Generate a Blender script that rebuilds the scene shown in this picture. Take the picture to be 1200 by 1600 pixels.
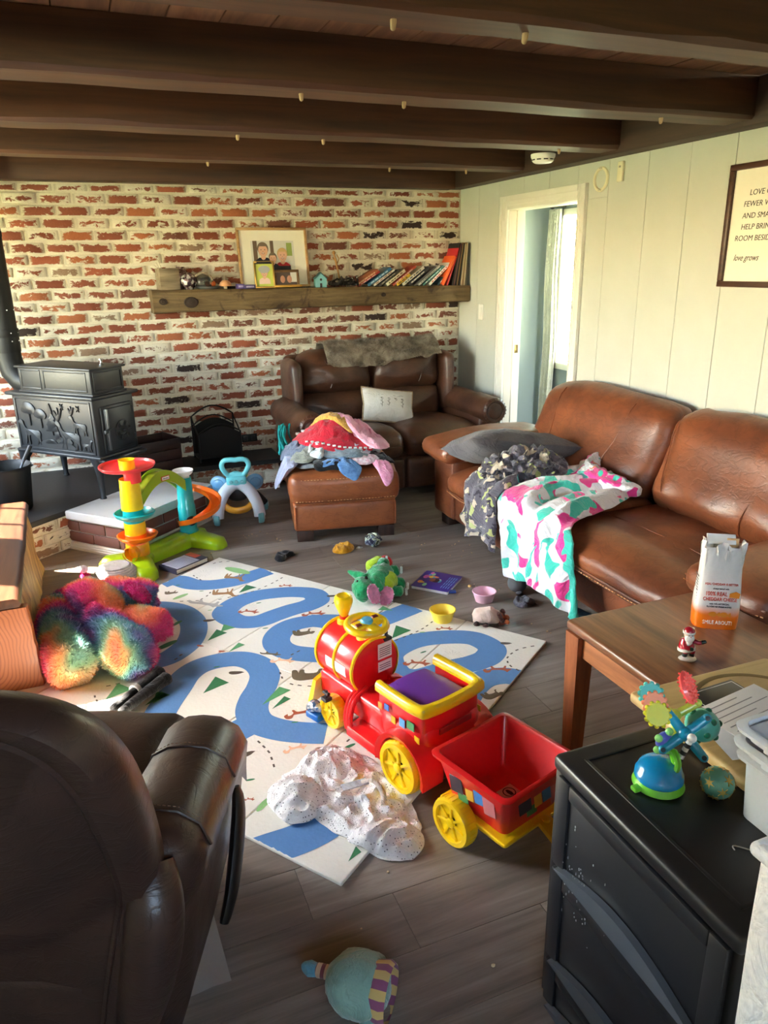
import bpy, bmesh, math, random
from mathutils import Vector, Matrix, noise as mnoise
import numpy as np
for o in list(bpy.data.objects): bpy.data.objects.remove(o)
S = bpy.context.scene
COL = S.collection
R_ = math.radians
# ---------------------------------------------------------------- camera
cd = bpy.data.cameras.new('camera'); cam = bpy.data.objects.new('camera', cd); COL.objects.link(cam)
cd.sensor_width = 36; cd.sensor_fit = 'AUTO'; cd.lens = 1150.215*36/1600; cd.clip_start = .02
_r, _d, _f = Vector((.9282,-.3732,-.0167)).normalized(), Vector((-.1342,-.2916,-.9473)), Vector((.349,.8813,-.3185)).normalized()
_d = _f.cross(_r).normalized(); _r = _d.cross(_f).normalized()
cam.matrix_world = Matrix(((_r.x,-_d.x,-_f.x,0),(_r.y,-_d.y,-_f.y,0),(_r.z,-_d.z,-_f.z,1.6),(0,0,0,1)))
S.camera = cam
# ---------------------------------------------------------------- sky, sun, exposure
W = bpy.data.worlds.new('sky'); S.world = W; W.use_nodes = True
_n = W.node_tree.nodes; _b = _n['Background']
_s = _n.new('ShaderNodeTexSky'); _s.sky_type = 'NISHITA'; _s.sun_disc = False
_s.sun_elevation = R_(43); _s.sun_rotation = R_(-60); _s.air_density = 1.3; _s.dust_density = .6
_w = _n.new('ShaderNodeMix'); _w.data_type = 'RGBA'; _w.blend_type = 'MULTIPLY'; _w.inputs[0].default_value = 1; _w.inputs[7].default_value = (1,.90,.78,1)   # camera set to a warm white balance
W.node_tree.links.new(_s.outputs[0], _w.inputs[6]); W.node_tree.links.new(_w.outputs[2], _b.inputs[0]); _b.inputs[1].default_value = 1.4
sd = bpy.data.lights.new('sun', 'SUN'); sun = bpy.data.objects.new('sun', sd); COL.objects.link(sun)
sd.energy = 22.0; sd.angle = R_(.6); sd.color = (1,.93,.8)
sun.rotation_euler = Vector([0.6, -0.35, -0.65]).to_track_quat('-Z','Y').to_euler()
S.view_settings.view_transform = 'Standard'; S.view_settings.look = 'None'
S.view_settings.exposure = 2.55; S.view_settings.gamma = 1; S.view_settings.use_curve_mapping = False
try:
    S.cycles.use_denoising = True; S.cycles.max_bounces = 8; S.cycles.diffuse_bounces = 5
    S.cycles.sample_clamp_indirect = 6; S.cycles.caustics_reflective = False; S.cycles.caustics_refractive = False
except Exception: pass
# ---------------------------------------------------------------- mesh helpers
def c8(r, g, b):                       # sRGB 0..255 -> linear
    f = lambda v: (v/255/12.92 if v/255 <= .04045 else ((v/255+.055)/1.055)**2.4)
    return (f(r), f(g), f(b), 1)
def fbm(x, y, z=0, o=3):
    return mnoise.fractal(Vector((x, y, z)), .9, 2.0, o)
class M:
    """collects shapes with a material slot per face and links them as ONE mesh object"""
    def __init__(s): s.v = []; s.f = []; s.m = []; s.T = Matrix()
    def add(s, v, f, mi=0, T=None):
        b = len(s.v); T = s.T @ T if T is not None else s.T
        s.v += [tuple(T @ Vector(p)) for p in v]
        s.f += [tuple(i+b for i in q) for q in f]; s.m += [mi]*len(f); return s
    def box(s, x0, x1, y0, y1, z0, z1, mi=0, T=None):
        v = [(x,y,z) for z in (z0,z1) for y in (y0,y1) for x in (x0,x1)]
        return s.add(v, [(0,2,3,1),(4,5,7,6),(0,1,5,4),(2,6,7,3),(0,4,6,2),(1,3,7,5)], mi, T)
    def bev(s, x0, x1, y0, y1, z0, z1, b=.004, mi=0, T=None):
        return s.rbox((x0+x1)/2,(y0+y1)/2,(z0+z1)/2, x1-x0, y1-y0, z1-z0, b, 1, mi=mi, T=T, k=1)
    def rbox(s, cx, cy, cz, sx, sy, sz, r, n=6, fn=None, mi=0, T=None, k=3):
        """rounded box, n inner divisions and k steps in each rounded edge; fn(x,y,z,u,v,w) moves points"""
        h = (sx/2, sy/2, sz/2); r = min(r, h[0]*.999, h[1]*.999, h[2]*.999)
        def ax(hh):
            a = [-hh + r*(1-math.cos(math.pi/2*i/k))*.999 if k > 1 else -hh + r*i for i in range(k)] if k > 1 else [-hh]
            i = [-hh+r + (2*hh-2*r)*j/n for j in range(n+1)]
            return a + i + [-q for q in reversed(a)]
        A = [ax(q) for q in h]; V = {}; vs = []; fs = []
        def vid(p):
            key = tuple(round(q,6) for q in p)
            if key not in V:
                q = Vector([max(-h[i]+r, min(h[i]-r, p[i])) for i in range(3)]); d = Vector(p)-q
                if d.length > 1e-9: q = q + d.normalized()*r
                V[key] = len(vs)
                if fn: q = Vector(fn(q.x, q.y, q.z, q.x/h[0], q.y/h[1], q.z/h[2]))
                vs.append((q.x+cx, q.y+cy, q.z+cz))
            return V[key]
        for a in range(3):
            b, c = (a+1)%3, (a+2)%3
            for sg in (-1, 1):
                for i in range(len(A[b])-1):
                    for j in range(len(A[c])-1):
                        q = []
                        for (ii,jj) in ((i,j),(i+1,j),(i+1,j+1),(i,j+1)):
                            p = [0,0,0]; p[a] = sg*h[a]; p[b] = A[b][ii]; p[c] = A[c][jj]; q.append(vid(p))
                        q = [x for n_, x in enumerate(q) if x not in q[:n_]]
                        if len(q) >= 3: fs.append(tuple(q if sg > 0 else q[::-1]))
        return s.add(vs, fs, mi, T)
    def loft(s, rings, cap=True, closed=True, mi=0, T=None):
        n = len(rings[0]); v = [p for r in rings for p in r]; f = []
        for i in range(len(rings)-1):
            for j in range(n if closed else n-1):
                a, b = i*n+j, i*n+(j+1)%n; f.append((a, b, b+n, a+n))
        if cap: f.append(tuple(range(n-1,-1,-1))); f.append(tuple(range(len(v)-n, len(v))))
        return s.add(v, f, mi, T)
    def tube(s, pts, rad, n=8, mi=0, T=None, cap=True, flat=1):
        P = [Vector(p) for p in pts]; m = len(P)
        rad = [rad]*m if isinstance(rad, (int,float)) else rad
        rings = []; up = None
        for i in range(m):
            t = (P[min(i+1,m-1)]-P[max(i-1,0)]).normalized()
            if up is None: up = Vector((0,0,1)) if abs(t.z) < .9 else Vector((1,0,0))
            a = t.cross(up).normalized(); up = a.cross(t).normalized()
            rings.append([tuple(P[i]+(a*math.cos(2*math.pi*j/n)+up*math.sin(2*math.pi*j/n)*flat)*rad[i]) for j in range(n)])
        return s.loft([r[::-1] for r in rings], cap, True, mi, T)
    def lathe(s, prof, n=24, mi=0, T=None, cap=False, arc=None, off=(0,0,0)):
        rings = []
        for r, z in prof:
            rings.append([(off[0]+r*math.cos(2*math.pi*j/n), off[1]+r*math.sin(2*math.pi*j/n), off[2]+z) for j in range(n)])
        return s.loft(rings, cap, True, mi, T)
    def ball(s, c, r, n=16, m=10, mi=0, T=None, fn=None):
        r = (r,r,r) if isinstance(r,(int,float)) else r; rings = []
        for i in range(m+1):
            a = -math.pi/2+math.pi*i/m; a = max(-1.5, min(1.5, a))
            ring = []
            for j in range(n):
                d = Vector((math.cos(a)*math.cos(2*math.pi*j/n), math.cos(a)*math.sin(2*math.pi*j/n), math.sin(a)))
                k = fn(d) if fn else 1
                ring.append((c[0]+r[0]*d.x*k, c[1]+r[1]*d.y*k, c[2]+r[2]*d.z*k))
            rings.append(ring)
        return s.loft(rings, True, True, mi, T)
    def prism(s, pts, z0, z1, mi=0, T=None, b=0):
        """polygon extruded in z, with a small chamfer b"""
        A = sum(pts[i][0]*pts[(i+1)%len(pts)][1]-pts[(i+1)%len(pts)][0]*pts[i][1] for i in range(len(pts)))
        if A < 0: pts = pts[::-1]
        n = len(pts)
        if b:
            cx, cy = sum(p[0] for p in pts)/n, sum(p[1] for p in pts)/n
            def ins(p):
                d = Vector((p[0]-cx, p[1]-cy)); L = d.length or 1; return (p[0]-d.x/L*b, p[1]-d.y/L*b)
            q = [ins(p) for p in pts]
            rings = [[(*p,z0) for p in q], [(*p,z0+b) for p in pts], [(*p,z1-b) for p in pts], [(*p,z1) for p in q]]
        else: rings = [[(*p,z0) for p in pts], [(*p,z1) for p in pts]]
        return s.loft(rings, True, True, mi, T)
    def build(s, name, mats, parent=None, smooth=True, angle=40):
        me = bpy.data.meshes.new(name); me.from_pydata(s.v, [], s.f)
        mats = mats if isinstance(mats, (list,tuple)) else [mats]
        for m in mats: me.materials.append(m)
        me.polygons.foreach_set('material_index', s.m)
        if smooth:
            me.polygons.foreach_set('use_smooth', [True]*len(s.f))
            me.update()
            try: me.set_sharp_from_angle(angle=R_(angle))
            except Exception: pass
        o = bpy.data.objects.new(name, me); COL.objects.link(o)
        if parent: o.parent = parent
        return o
def tag(o, label=None, cat=None, group=None, kind=None):
    if label: o['label'] = label
    if cat: o['category'] = cat
    if group: o['group'] = group
    if kind: o['kind'] = kind
    return o
def thing(name, label, cat, loc=(0,0,0), rz=0, group=None):
    o = bpy.data.objects.new(name, None); COL.objects.link(o); o.empty_display_size = .05
    o.location = loc; o.rotation_euler = (0,0,R_(rz)); return tag(o, label, cat, group)
def copy_tree(o, parent=None):
    c = o.copy(); COL.objects.link(c); c.parent = parent
    for ch in list(o.children): copy_tree(ch, c)
    return c
def TM(loc=(0,0,0), rx=0, ry=0, rz=0, sc=1):
    from mathutils import Euler
    m = Matrix.Translation(loc) @ Euler((R_(rx),R_(ry),R_(rz))).to_matrix().to_4x4()
    return m @ Matrix.Diagonal((sc,sc,sc,1)) if not isinstance(sc, tuple) else m @ Matrix.Diagonal((*sc,1))
def spline(pts, n=6, closed=False):
    """Catmull-Rom through points of any dimension"""
    P = [Vector(p) for p in pts]; m = len(P); out = []
    for i in range(m if closed else m-1):
        g = (lambda k: P[k % m]) if closed else (lambda k: P[max(0,min(m-1,k))])
        a, b, c, d = g(i-1), g(i), g(i+1), g(i+2)
        for k in range(n):
            t = k/n
            out.append(.5*((2*b)+(c-a)*t+(2*a-5*b+4*c-d)*t*t+(3*b-a-3*c+d)*t**3))
    if not closed: out.append(P[-1])
    return [tuple(p) for p in out]
def text_obj(name, body, size, mat_, parent, loc, rot, shear=0, align='LEFT', ext=.0004, sx=1):
    cu = bpy.data.curves.new(name, 'FONT'); cu.body = body; cu.size = size; cu.shear = shear
    cu.align_x = align; cu.extrude = ext; cu.resolution_u = 3
    t = bpy.data.objects.new(name, cu); COL.objects.link(t)
    bpy.context.view_layer.update()
    me = bpy.data.meshes.new_from_object(t.evaluated_get(bpy.context.evaluated_depsgraph_get()))
    bpy.data.objects.remove(t); bpy.data.curves.remove(cu)
    me.materials.clear(); me.materials.append(mat_); me.name = name
    o = bpy.data.objects.new(name, me); COL.objects.link(o); o.parent = parent
    o.location = loc; o.rotation_euler = rot; o.scale = (sx,1,1); return o
# ---------------------------------------------------------------- materials
class N:
    def __init__(s, name):
        s.m = bpy.data.materials.new(name); s.m.use_nodes = True; s.t = s.m.node_tree
        s.p = s.t.nodes['Principled BSDF']
    def n(s, typ, ins=None, **kw):
        x = s.t.nodes.new('ShaderNode'+typ)
        for k, v in kw.items(): setattr(x, k, v)
        for k, v in (ins or {}).items(): s.set(x.inputs[k], v)
        return x
    def set(s, sock, v):
        if isinstance(v, bpy.types.NodeSocket): s.t.links.new(v, sock)
        elif isinstance(v, bpy.types.Node): s.t.links.new(v.outputs[0], sock)
        else: sock.default_value = v
    def P(s, **kw):
        for k, v in kw.items(): s.set(s.p.inputs[k.replace('_',' ')], v)
        return s
    def math(s, op, a, b=0, c=None):
        ins = {0:a, 1:b}
        if c is not None: ins[2] = c
        return s.n('Math', ins, operation=op).outputs[0]
    def ramp(s, fac, stops, interp='LINEAR'):
        r = s.n('ValToRGB', {0:fac}); r.color_ramp.interpolation = interp; e = r.color_ramp.elements
        while len(e) < len(stops): e.new(.5)
        for i, (p, c) in enumerate(stops):
            e[i].position = p; e[i].color = c if len(c) == 4 else (*c,1)
        return r.outputs[0]
    def mix(s, f, a, b, mode='MIX'):
        x = s.n('Mix', data_type='RGBA', blend_type=mode)
        s.set(x.inputs[0], f); s.set(x.inputs[6], a); s.set(x.inputs[7], b); return x.outputs[2]
    def noise(s, scale, detail=3, rough=.5, vec=None, dist=0):
        ins = {'Scale':scale,'Detail':detail,'Roughness':rough,'Distortion':dist}
        if vec is not None: ins['Vector'] = vec
        return s.n('TexNoise', ins).outputs['Fac']
    def obj(s): return s.n('TexCoord').outputs['Object']
    def pos(s): return s.n('NewGeometry').outputs['Position']
    def mapping(s, vec, scale=(1,1,1), rot=(0,0,0), loc=(0,0,0)):
        return s.n('Mapping', {'Vector':vec,'Scale':scale,'Rotation':rot,'Location':loc}).outputs[0]
    def bump(s, h, strength=.3, dist=.01):
        s.set(s.p.inputs['Normal'], s.n('Bump', {'Height':h,'Strength':strength,'Distance':dist}).outputs[0]); return s
    def rnd(s): return s.n('ObjectInfo').outputs['Random']
def plain(name, rgb, rough=.45, metal=0, coat=0, var=.06, bump=0, bscale=200, **kw):
    """plain painted or moulded surface with a faint mottling and fine relief"""
    m = N(name); c = c8(*rgb); t = m.noise(14, 3, .6, m.obj())
    m.P(Base_Color=m.mix(m.math('MULTIPLY', t, var*4), c, tuple(x*.72 for x in c[:3])+(1,)), Roughness=rough, Metallic=metal, Coat_Weight=coat)
    for k, v in kw.items(): m.P(**{k:v})
    if bump: m.bump(m.noise(bscale, 2, .5, m.obj()), bump, .002)
    return m.m
def fabric(name, rgb, rgb2=None, scale=30, fuzz=.3, weave=700, crease=13):
    m = N(name); c = c8(*rgb); d = c8(*(rgb2 or [x*.82 for x in rgb]))
    t = m.noise(scale, 4, .6, m.obj())
    m.P(Base_Color=m.mix(m.ramp(t, [(.35,(0,0,0)),(.65,(1,1,1))]), c, d), Roughness=.9, Sheen_Weight=fuzz, Specular_IOR_Level=.15)
    cr = m.math('ABSOLUTE', m.math('SUBTRACT', m.noise(crease, 4, .6, m.obj(), .9), .5))
    return m.bump(m.math('ADD', m.math('MULTIPLY', m.noise(weave, 2, .6, m.obj()), .12), m.math('MULTIPLY', m.ramp(cr, [(0,(0,0,0)),(.16,(1,1,1))]), .9)), .45, .010).m
def leather(name, rgb, dark, rough=.34, crease=9):
    m = N(name); o = m.obj()
    big = m.noise(3.2, 4, .6, o); fine = m.n('TexVoronoi', {'Vector':o,'Scale':260.0}).outputs[0]
    cr = m.noise(crease, 5, .55, m.mapping(o, (1,1,2.2)), .8)
    line = m.ramp(m.math('ABSOLUTE', m.math('SUBTRACT', cr, .5)), [(0,(0,0,0)),(.05,(1,1,1))])
    c = m.mix(m.ramp(big, [(.33,(0,0,0)),(.7,(1,1,1))]), c8(*rgb), c8(*dark))
    c = m.mix(m.math('MULTIPLY', m.math('SUBTRACT', 1, line), .25), c, tuple(x*.5 for x in c8(*dark)[:3])+(1,))
    m.P(Base_Color=c, Roughness=m.ramp(big, [(.3,(rough-.06,)*3),(.7,(rough+.12,)*3)]), Coat_Weight=.12, Coat_Roughness=.3)
    h = m.math('ADD', m.math('MULTIPLY', fine, .12), m.math('MULTIPLY', line, .35))
    h = m.math('ADD', h, m.math('MULTIPLY', m.noise(14, 3, .5, o, .5), 1.1))
    return m.bump(h, .22, .006).m
def wood(name, rgb, dark, axis=0, scale=3, stretch=14, rough=.4, coat=0, ring=.6, perobj=0):
    m = N(name); sc = [scale*stretch]*3; sc[axis] = scale
    v = m.obj()
    if perobj:
        v = m.n('VectorMath', {0:v, 1:m.n('CombineXYZ', {0:m.math('MULTIPLY', m.rnd(), 37), 1:m.math('MULTIPLY', m.rnd(), 91)}).outputs[0]}, operation='ADD').outputs[0]
    v = m.mapping(v, tuple(sc))
    t = m.noise(1, 6, .62, v, .6); u = m.noise(.35, 3, .5, v, 1.4)
    f = m.math('ADD', m.math('MULTIPLY', t, 1-ring*.5), m.math('MULTIPLY', u, ring*.5))
    c = m.mix(m.ramp(f, [(.36,(0,0,0)),(.62,(1,1,1))]), c8(*dark), c8(*rgb))
    if perobj: c = m.mix(m.math('MULTIPLY', m.rnd(), perobj), c, tuple(x*.55 for x in c8(*dark)[:3])+(1,))
    m.P(Base_Color=c, Roughness=rough, Coat_Weight=coat, Coat_Roughness=.15)
    return m.bump(t, .18, .003).m
# ================================================================ SETTING
YB, XR, XL, ZC, ZS = 5.6, 2.912, -1.75, 2.33, 2.145
BC, BL = .0756, .211                                   # brick course and pitch
def brick_mat(name, white=.5, tint=(1,1,1)):
    m = N(name); uv = m.n('UVMap').outputs[0]
    fl = m.n('VectorMath', {0:uv}, operation='FLOOR').outputs[0]; fr = m.n('VectorMath', {0:uv}, operation='FRACTION').outputs[0]
    wn = m.n('TexWhiteNoise', {'Vector':fl}, noise_dimensions='3D'); r = wn.outputs[0]; r3 = m.n('SeparateColor', {0:wn.outputs[1]}).outputs
    base = m.ramp(r, [(0,c8(140,78,60)),(.2,c8(172,98,74)),(.4,c8(152,88,70)),(.58,c8(186,114,80)),(.74,c8(128,84,72)),(.86,c8(160,134,114)),(.95,c8(52,50,50))], 'CONSTANT')
    v = m.mapping(m.pos(), (1,1,1.7)); g = m.noise(19, 8, .72, v, .8); g2 = m.noise(90, 3, .6, v)
    base = m.mix(m.math('MULTIPLY', g2, .5), base, c8(90,55,44))
    s = m.n('SeparateXYZ', {0:fr}).outputs
    ex = m.math('MULTIPLY', m.math('ABSOLUTE', m.math('SUBTRACT', s[0], .5)), 2.0)
    ey = m.math('MULTIPLY', m.math('ABSOLUTE', m.math('SUBTRACT', s[1], .42)), 1.9)
    e = m.math('MAXIMUM', m.math('POWER', ex, 5), m.math('POWER', ey, 2.5))
    w = m.math('ADD', m.math('MULTIPLY', g, 1.15), m.math('MULTIPLY', e, .36))
    w = m.math('ADD', w, m.math('MULTIPLY', m.math('SUBTRACT', r3[1], .5), .22))
    k = m.ramp(m.math('ADD', w, (white-.5)*.4), [(.665,(0,0,0)),(.715,(1,1,1))])
    wash = m.mix(g2, c8(236,228,210), c8(205,196,180))
    edge_shade = m.ramp(m.math('MAXIMUM', m.math('MULTIPLY', m.math('ABSOLUTE', m.math('SUBTRACT', s[0], .5)), 2.0), m.math('MULTIPLY', m.math('ABSOLUTE', m.math('SUBTRACT', s[1], .5)), 1.78)), [(.80,(0,0,0)),(.93,(.55,.55,.55))])  # recess shade along each brick's border, painted into the colour
    m.P(Base_Color=m.mix(edge_shade, m.mix(k, base, wash), c8(176,162,142)), Roughness=.88, Specular_IOR_Level=.2)
    return m.bump(m.math('ADD', m.math('MULTIPLY', g2, .7), m.math('MULTIPLY', k, .5)), .5, .006).m
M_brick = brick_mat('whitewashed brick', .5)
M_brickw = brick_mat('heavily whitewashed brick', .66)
def mortar_mat():
    m = N('lime mortar'); g = m.noise(60, 5, .65, m.pos())
    m.P(Base_Color=m.mix(g, c8(238,230,212), c8(206,197,180)), Roughness=.93, Specular_IOR_Level=.15)
    return m.bump(g, .6, .006).m
M_mortar = mortar_mat()
M_redbrick = plain('plain red brick', (128,78,64), .85, var=.12, bump=.5, bscale=120)
M_greymortar = plain('grey mortar', (170,160,148), .9, bump=.5)
def brick_shape(mm, u0, u1, z0, z1, y, cell, rng, T=None, depth=.012):
    """one brick face with a soft irregular arris; returns uvs per vertex"""
    j = lambda a: a + rng.uniform(-.0022,.0022); b = .006
    o = [(j(u0),j(z0)),(j(u1),j(z0)),(j(u1),j(z1)),(j(u0),j(z1))]
    i = [(o[0][0]+b,o[0][1]+b),(o[1][0]-b,o[1][1]+b),(o[2][0]-b,o[2][1]-b),(o[3][0]+b,o[3][1]-b)]
    d = depth + rng.uniform(-.002,.003)
    V = [(p[0],y+.003,p[1]) for p in o]+[(p[0],y-d*.7,p[1]) for p in o]+[(p[0],y-d,p[1]) for p in i]
    F = []
    for k in range(2):
        for q in range(4): a = k*4+q; b2 = k*4+(q+1)%4; F.append((a,b2,b2+4,a+4))
    F.append((8,9,10,11)); mm.add(V, F, 0, T)
    mm.uv = getattr(mm,'uv',[]) + [(cell[0]+min(.999,max(.001,(p[0]-u0)/(u1-u0))), cell[1]+min(.999,max(.001,(p[2]-z0)/(z1-z0)))) for p in V]
def build_brick(mm, name, mat_, parent):
    o = mm.build(name, mat_, parent, True, 50); uvl = o.data.uv_layers.new(name='UVMap')
    for l in o.data.loops: uvl.data[l.index].uv = mm.uv[l.vertex_index]
    return o
rng = random.Random(7)
# back wall: mortar bed, then brick by brick
mm = M(); mm.box(XL, XR+.02, YB, YB+.15, 0, ZC+.1)
wall_back = tag(mm.build('wall_back', M_mortar, None, False), kind='structure')
stuff = M(); nb = 0
for k in range(29):
    z1 = 2.082+BC - k*BC; z0 = z1-BC
    off = (.5 if k % 2 else 0)*BL
    x = XR - .004 - off; cells = []
    if off: cells.append((XR-.004-off, XR-.004))
    while x-BL > XL+.01: cells.append((x-BL, x)); x -= BL
    for ci, (a, b) in enumerate(cells):
        za, zb = z0+.008, min(z1-.008, ZC-.2)
        if z1 < .06: continue
        vis = b > -.40 and not (z1 < .62 and a > 1.25) and not (z1 < .25) and not (1.29 < zb < 1.48 and a > .5) and not (za < .95 and a > 1.5) and not (za < .75 and b < .2)
        if vis and nb < 300:
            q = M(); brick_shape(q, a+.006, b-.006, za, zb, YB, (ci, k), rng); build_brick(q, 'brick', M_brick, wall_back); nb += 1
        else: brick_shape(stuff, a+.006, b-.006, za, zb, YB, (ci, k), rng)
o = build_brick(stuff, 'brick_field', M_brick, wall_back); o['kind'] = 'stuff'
# floor: planks run across the room
def floor_mat():
    m = N('grey brown vinyl plank'); r = m.rnd(); o = m.pos()
    v = m.n('VectorMath', {0:o, 1:m.n('CombineXYZ', {0:m.math('MULTIPLY', r, 53), 1:m.math('MULTIPLY', r, 17)}).outputs[0]}, operation='ADD').outputs[0]
    a = m.noise(1, 6, .65, m.mapping(v, (2.2,34,1)), .7); b = m.noise(1, 3, .5, m.mapping(v, (1.2,7,1)), 1.2)
    f = m.math('ADD', m.math('MULTIPLY', a, .6), m.math('MULTIPLY', b, .45))
    c = m.ramp(f, [(.3,c8(98,88,80)),(.52,c8(138,126,116)),(.72,c8(168,157,146))])
    c = m.mix(m.math('MULTIPLY', r, .35), c, c8(92,80,70))
    m.P(Base_Color=c, Roughness=m.ramp(a, [(.3,(.3,)*3),(.7,(.46,)*3)]), Specular_IOR_Level=.5)
    return m.bump(a, .1, .002).m
M_floor = floor_mat()
mm = M(); mm.box(XL, XR+.1, -1.6, YB, -.1, -.003)
floor = tag(mm.build('floor', plain('plank joint', (38,33,30), .8), None, False), kind='structure')
pw, pl = .182, 1.22; i = 0; y = -.2
while y < YB:
    x = XL - rng.uniform(0, pl)
    while x < XR:
        x0, x1 = max(XL, x), min(XR, x+pl); y1 = min(YB, y+pw)
        if x1-x0 > .02 and not (y > 5.3) and not(x1 < -.95):
            q = M(); q.bev(x0+.0006, x1-.0006, y+.0006, y1-.0006, -.003, 0, .0008); q.build('plank', M_floor, floor, False)
        x += pl
    y += pw
# ceiling: planks along the depth, joists across
M_plank = wood('ceiling plank', (136,98,72), (92,62,44), 1, 2.2, 12, .62, perobj=.35)
M_beam = wood('dark stained beam', (92,58,38), (52,32,22), 0, 1.1, 16, .5, ring=.8)
M_peg = plain('pale peg', (176,150,118), .7)
mm = M(); mm.box(XL, XR+.1, -1.6, YB, ZC+.02, ZC+.1)
ceiling = tag(mm.build('ceiling', plain('ceiling gap', (20,14,11), .9), None, False), kind='structure')
x = XL
while x < XR-.1:
    w = .163; y = -1.6+rng.uniform(.2,1.6); ys = [-1.6]
    while y < YB: ys.append(y); y += rng.uniform(1.6,2.6)
    ys.append(YB)
    for a, b in zip(ys, ys[1:]):
        q = M(); q.bev(x+.0018, x+w-.0018, a+.002, b-.002, ZC+rng.uniform(0,.003), ZC+.02, .002); q.build('plank', M_plank, ceiling, False)
    x += w
def joist(y0, y1, zb, x1=2.80, sd=0):
    rr = random.Random(sd); q = M(); n = 40; rings = []
    for i in range(n+1):
        x = XL + (x1-XL)*i/n; wv = fbm(x*1.7, sd*3.1, 0)*.008; wv2 = fbm(x*2.3, sd*5.7, 4)*.007
        c = .016+.009*fbm(x*3, sd, 9)
        rings.append([(x,y0+wv*.3,ZC),(x,y0+wv*.3,zb+c),(x,y0+c*.8,zb+wv2*.5),(x,y1-c*.8,zb+wv2*.5),(x,y1,zb+c),(x,y1,ZC)])
    q.loft(rings, True, True); o = q.build('beam', M_beam, ceiling, True, 30)
    return o
BEAMS = [joist(1.84,1.99,2.165,2.80,1), joist(2.68,2.86,2.165,2.80,2), joist(3.56,3.74,2.165,2.80,3), joist(4.50,4.66,2.165,2.80,4), joist(.95,1.1,2.165,2.80,5), joist(.05,.2,2.165,2.8,6)]
q = M(); q.bev(XL, 2.8, 5.47, 5.598, ZS-.005, ZC, .006); q.build('beam', M_beam, ceiling)
M_ledger = wood('dark stained wall beam', (72,50,38), (42,29,22), 1, 1.3, 16, .6, ring=.8)
q = M(); q.bev(2.80, 2.911, -1.6, 5.598, ZS, ZC, .006); q.build('ledger_beam', M_ledger, ceiling)
for (px, py) in [(.816,2.77),(1.213,2.79),(.773,3.66),(1.182,3.68),(.789,4.60),(.808,1.92),(1.182,1.92),(2.38,2.77),(2.487,3.66),(2.428,4.60),(1.9,4.6)]:
    q = M(); q.lathe([(.003,-.026),(.007,-.022),(.009,-.006),(.008,.012)], 8, cap=True, T=TM((px,py,2.168), rng.uniform(-8,8), rng.uniform(-8,8))); q.build('peg', M_peg, ceiling)
# right wall: painted boards with open V joints, door opening y 4.037-4.853
def wall_paint():
    m = N('pale sage wall paint'); g = m.noise(6, 3, .5, m.pos())
    m.P(Base_Color=m.mix(g, c8(204,207,200), c8(195,198,191)), Roughness=.42)
    return m.bump(m.noise(160, 3, .6, m.mapping(m.pos(), (1,1,.25))), .12, .002).m
M_wall = wall_paint()
M_trim = plain('white gloss trim', (236,234,228), .3)
DY0, DY1, DZ = 4.037, 4.853, 1.949
mm = M(); mm.box(XR+.012, XR+.11, -1.6, DY0, 0, ZC); mm.box(XR+.012, XR+.11, DY1, YB, 0, ZC); mm.box(XR+.012, XR+.11, DY0, DY1, DZ, ZC)
wall_right = tag(mm.build('wall_right', plain('panel joint paint', (204,204,194), .6), None, False), kind='structure')
g = [5.6,5.296,5.002,4.673,4.374,4.065,3.775,3.45,3.148,2.861,2.56,2.26,1.96,1.66,1.36,1.06,.76,.46,.16,-.14,-.44,-.74,-1.04,-1.34,-1.6]
def panel(a, b, z0, z1):
    q = M(); q.bev(XR, XR+.013, b+.0012, a-.0012, z0, z1, .0025); q.build('panel', M_wall, wall_right, False)
for a, b in zip(g, g[1:]):
    if a <= DY0 or b >= DY1: panel(a, b, 0, ZS+.02)
    else:
        panel(a, b, DZ, ZS+.02)
        if a > DY1: panel(a, DY1, 0, DZ)
        if b < DY0: panel(DY0, b, 0, DZ)
# door casing, jamb
door = tag(thing('door_1','white moulded door casing around the open doorway behind the sofa','doorway',(0,0,0)), kind='structure')
for nm, (y0, y1, z0, z1) in dict(casing_left=(4.853,4.948,0,2.04), casing_right=(3.957,4.037,0,2.04), casing_head=(4.037,4.853,1.949,2.04)).items():
    q = M(); q.bev(XR-.02, XR+.001, y0, y1, z0, z1, .004)
    if 'head' in nm: q.bev(XR-.026, XR-.018, y0, y1, z0+.055, z1, .004); q.bev(XR-.023, XR-.018, y0, y1, z0+.012, z0+.03, .002)
    else:
        s_ = 1 if 'left' in nm else -1; o_ = y1 if s_ > 0 else y0; i_ = y0 if s_ > 0 else y1
        q.bev(XR-.026, XR-.018, min(o_,o_-s_*.03), max(o_,o_-s_*.03), z0, z1, .004); q.bev(XR-.023, XR-.018, min(i_+s_*.012,i_+s_*.03), max(i_+s_*.012,i_+s_*.03), z0, z1, .002)
    q.build('casing', M_trim, door)
M_jamb = plain('pinkish jamb', (222,212,204), .4)
q = M(); q.bev(XR-.001, XR+.13, DY1-.002, DY1+.02, 0, DZ, .002); q.bev(XR-.001, XR+.13, DY0-.02, DY0+.002, 0, DZ, .002); q.bev(XR-.001, XR+.13, DY0, DY1, DZ-.002, DZ+.02, .002)
q.build('jamb', M_jamb, door)
q = M(); q.bev(XR+.06, XR+.075, DY1-.012, DY1-.001, 0, DZ, .002); q.bev(XR+.06, XR+.075, DY0, DY0+.012, 0, DZ, .002); q.build('door_stop', M_jamb, door)
q = M(); q.bev(XR+.082, XR+.112, DY1-.004, DY1-.001, .955, 1.015, .001); q.bev(XR+.09, XR+.104, DY1-.006, DY1-.003, .965, .985, .001); q.build('strike_plate', plain('aged brass', (140,118,80), .35, 1), door)
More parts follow.
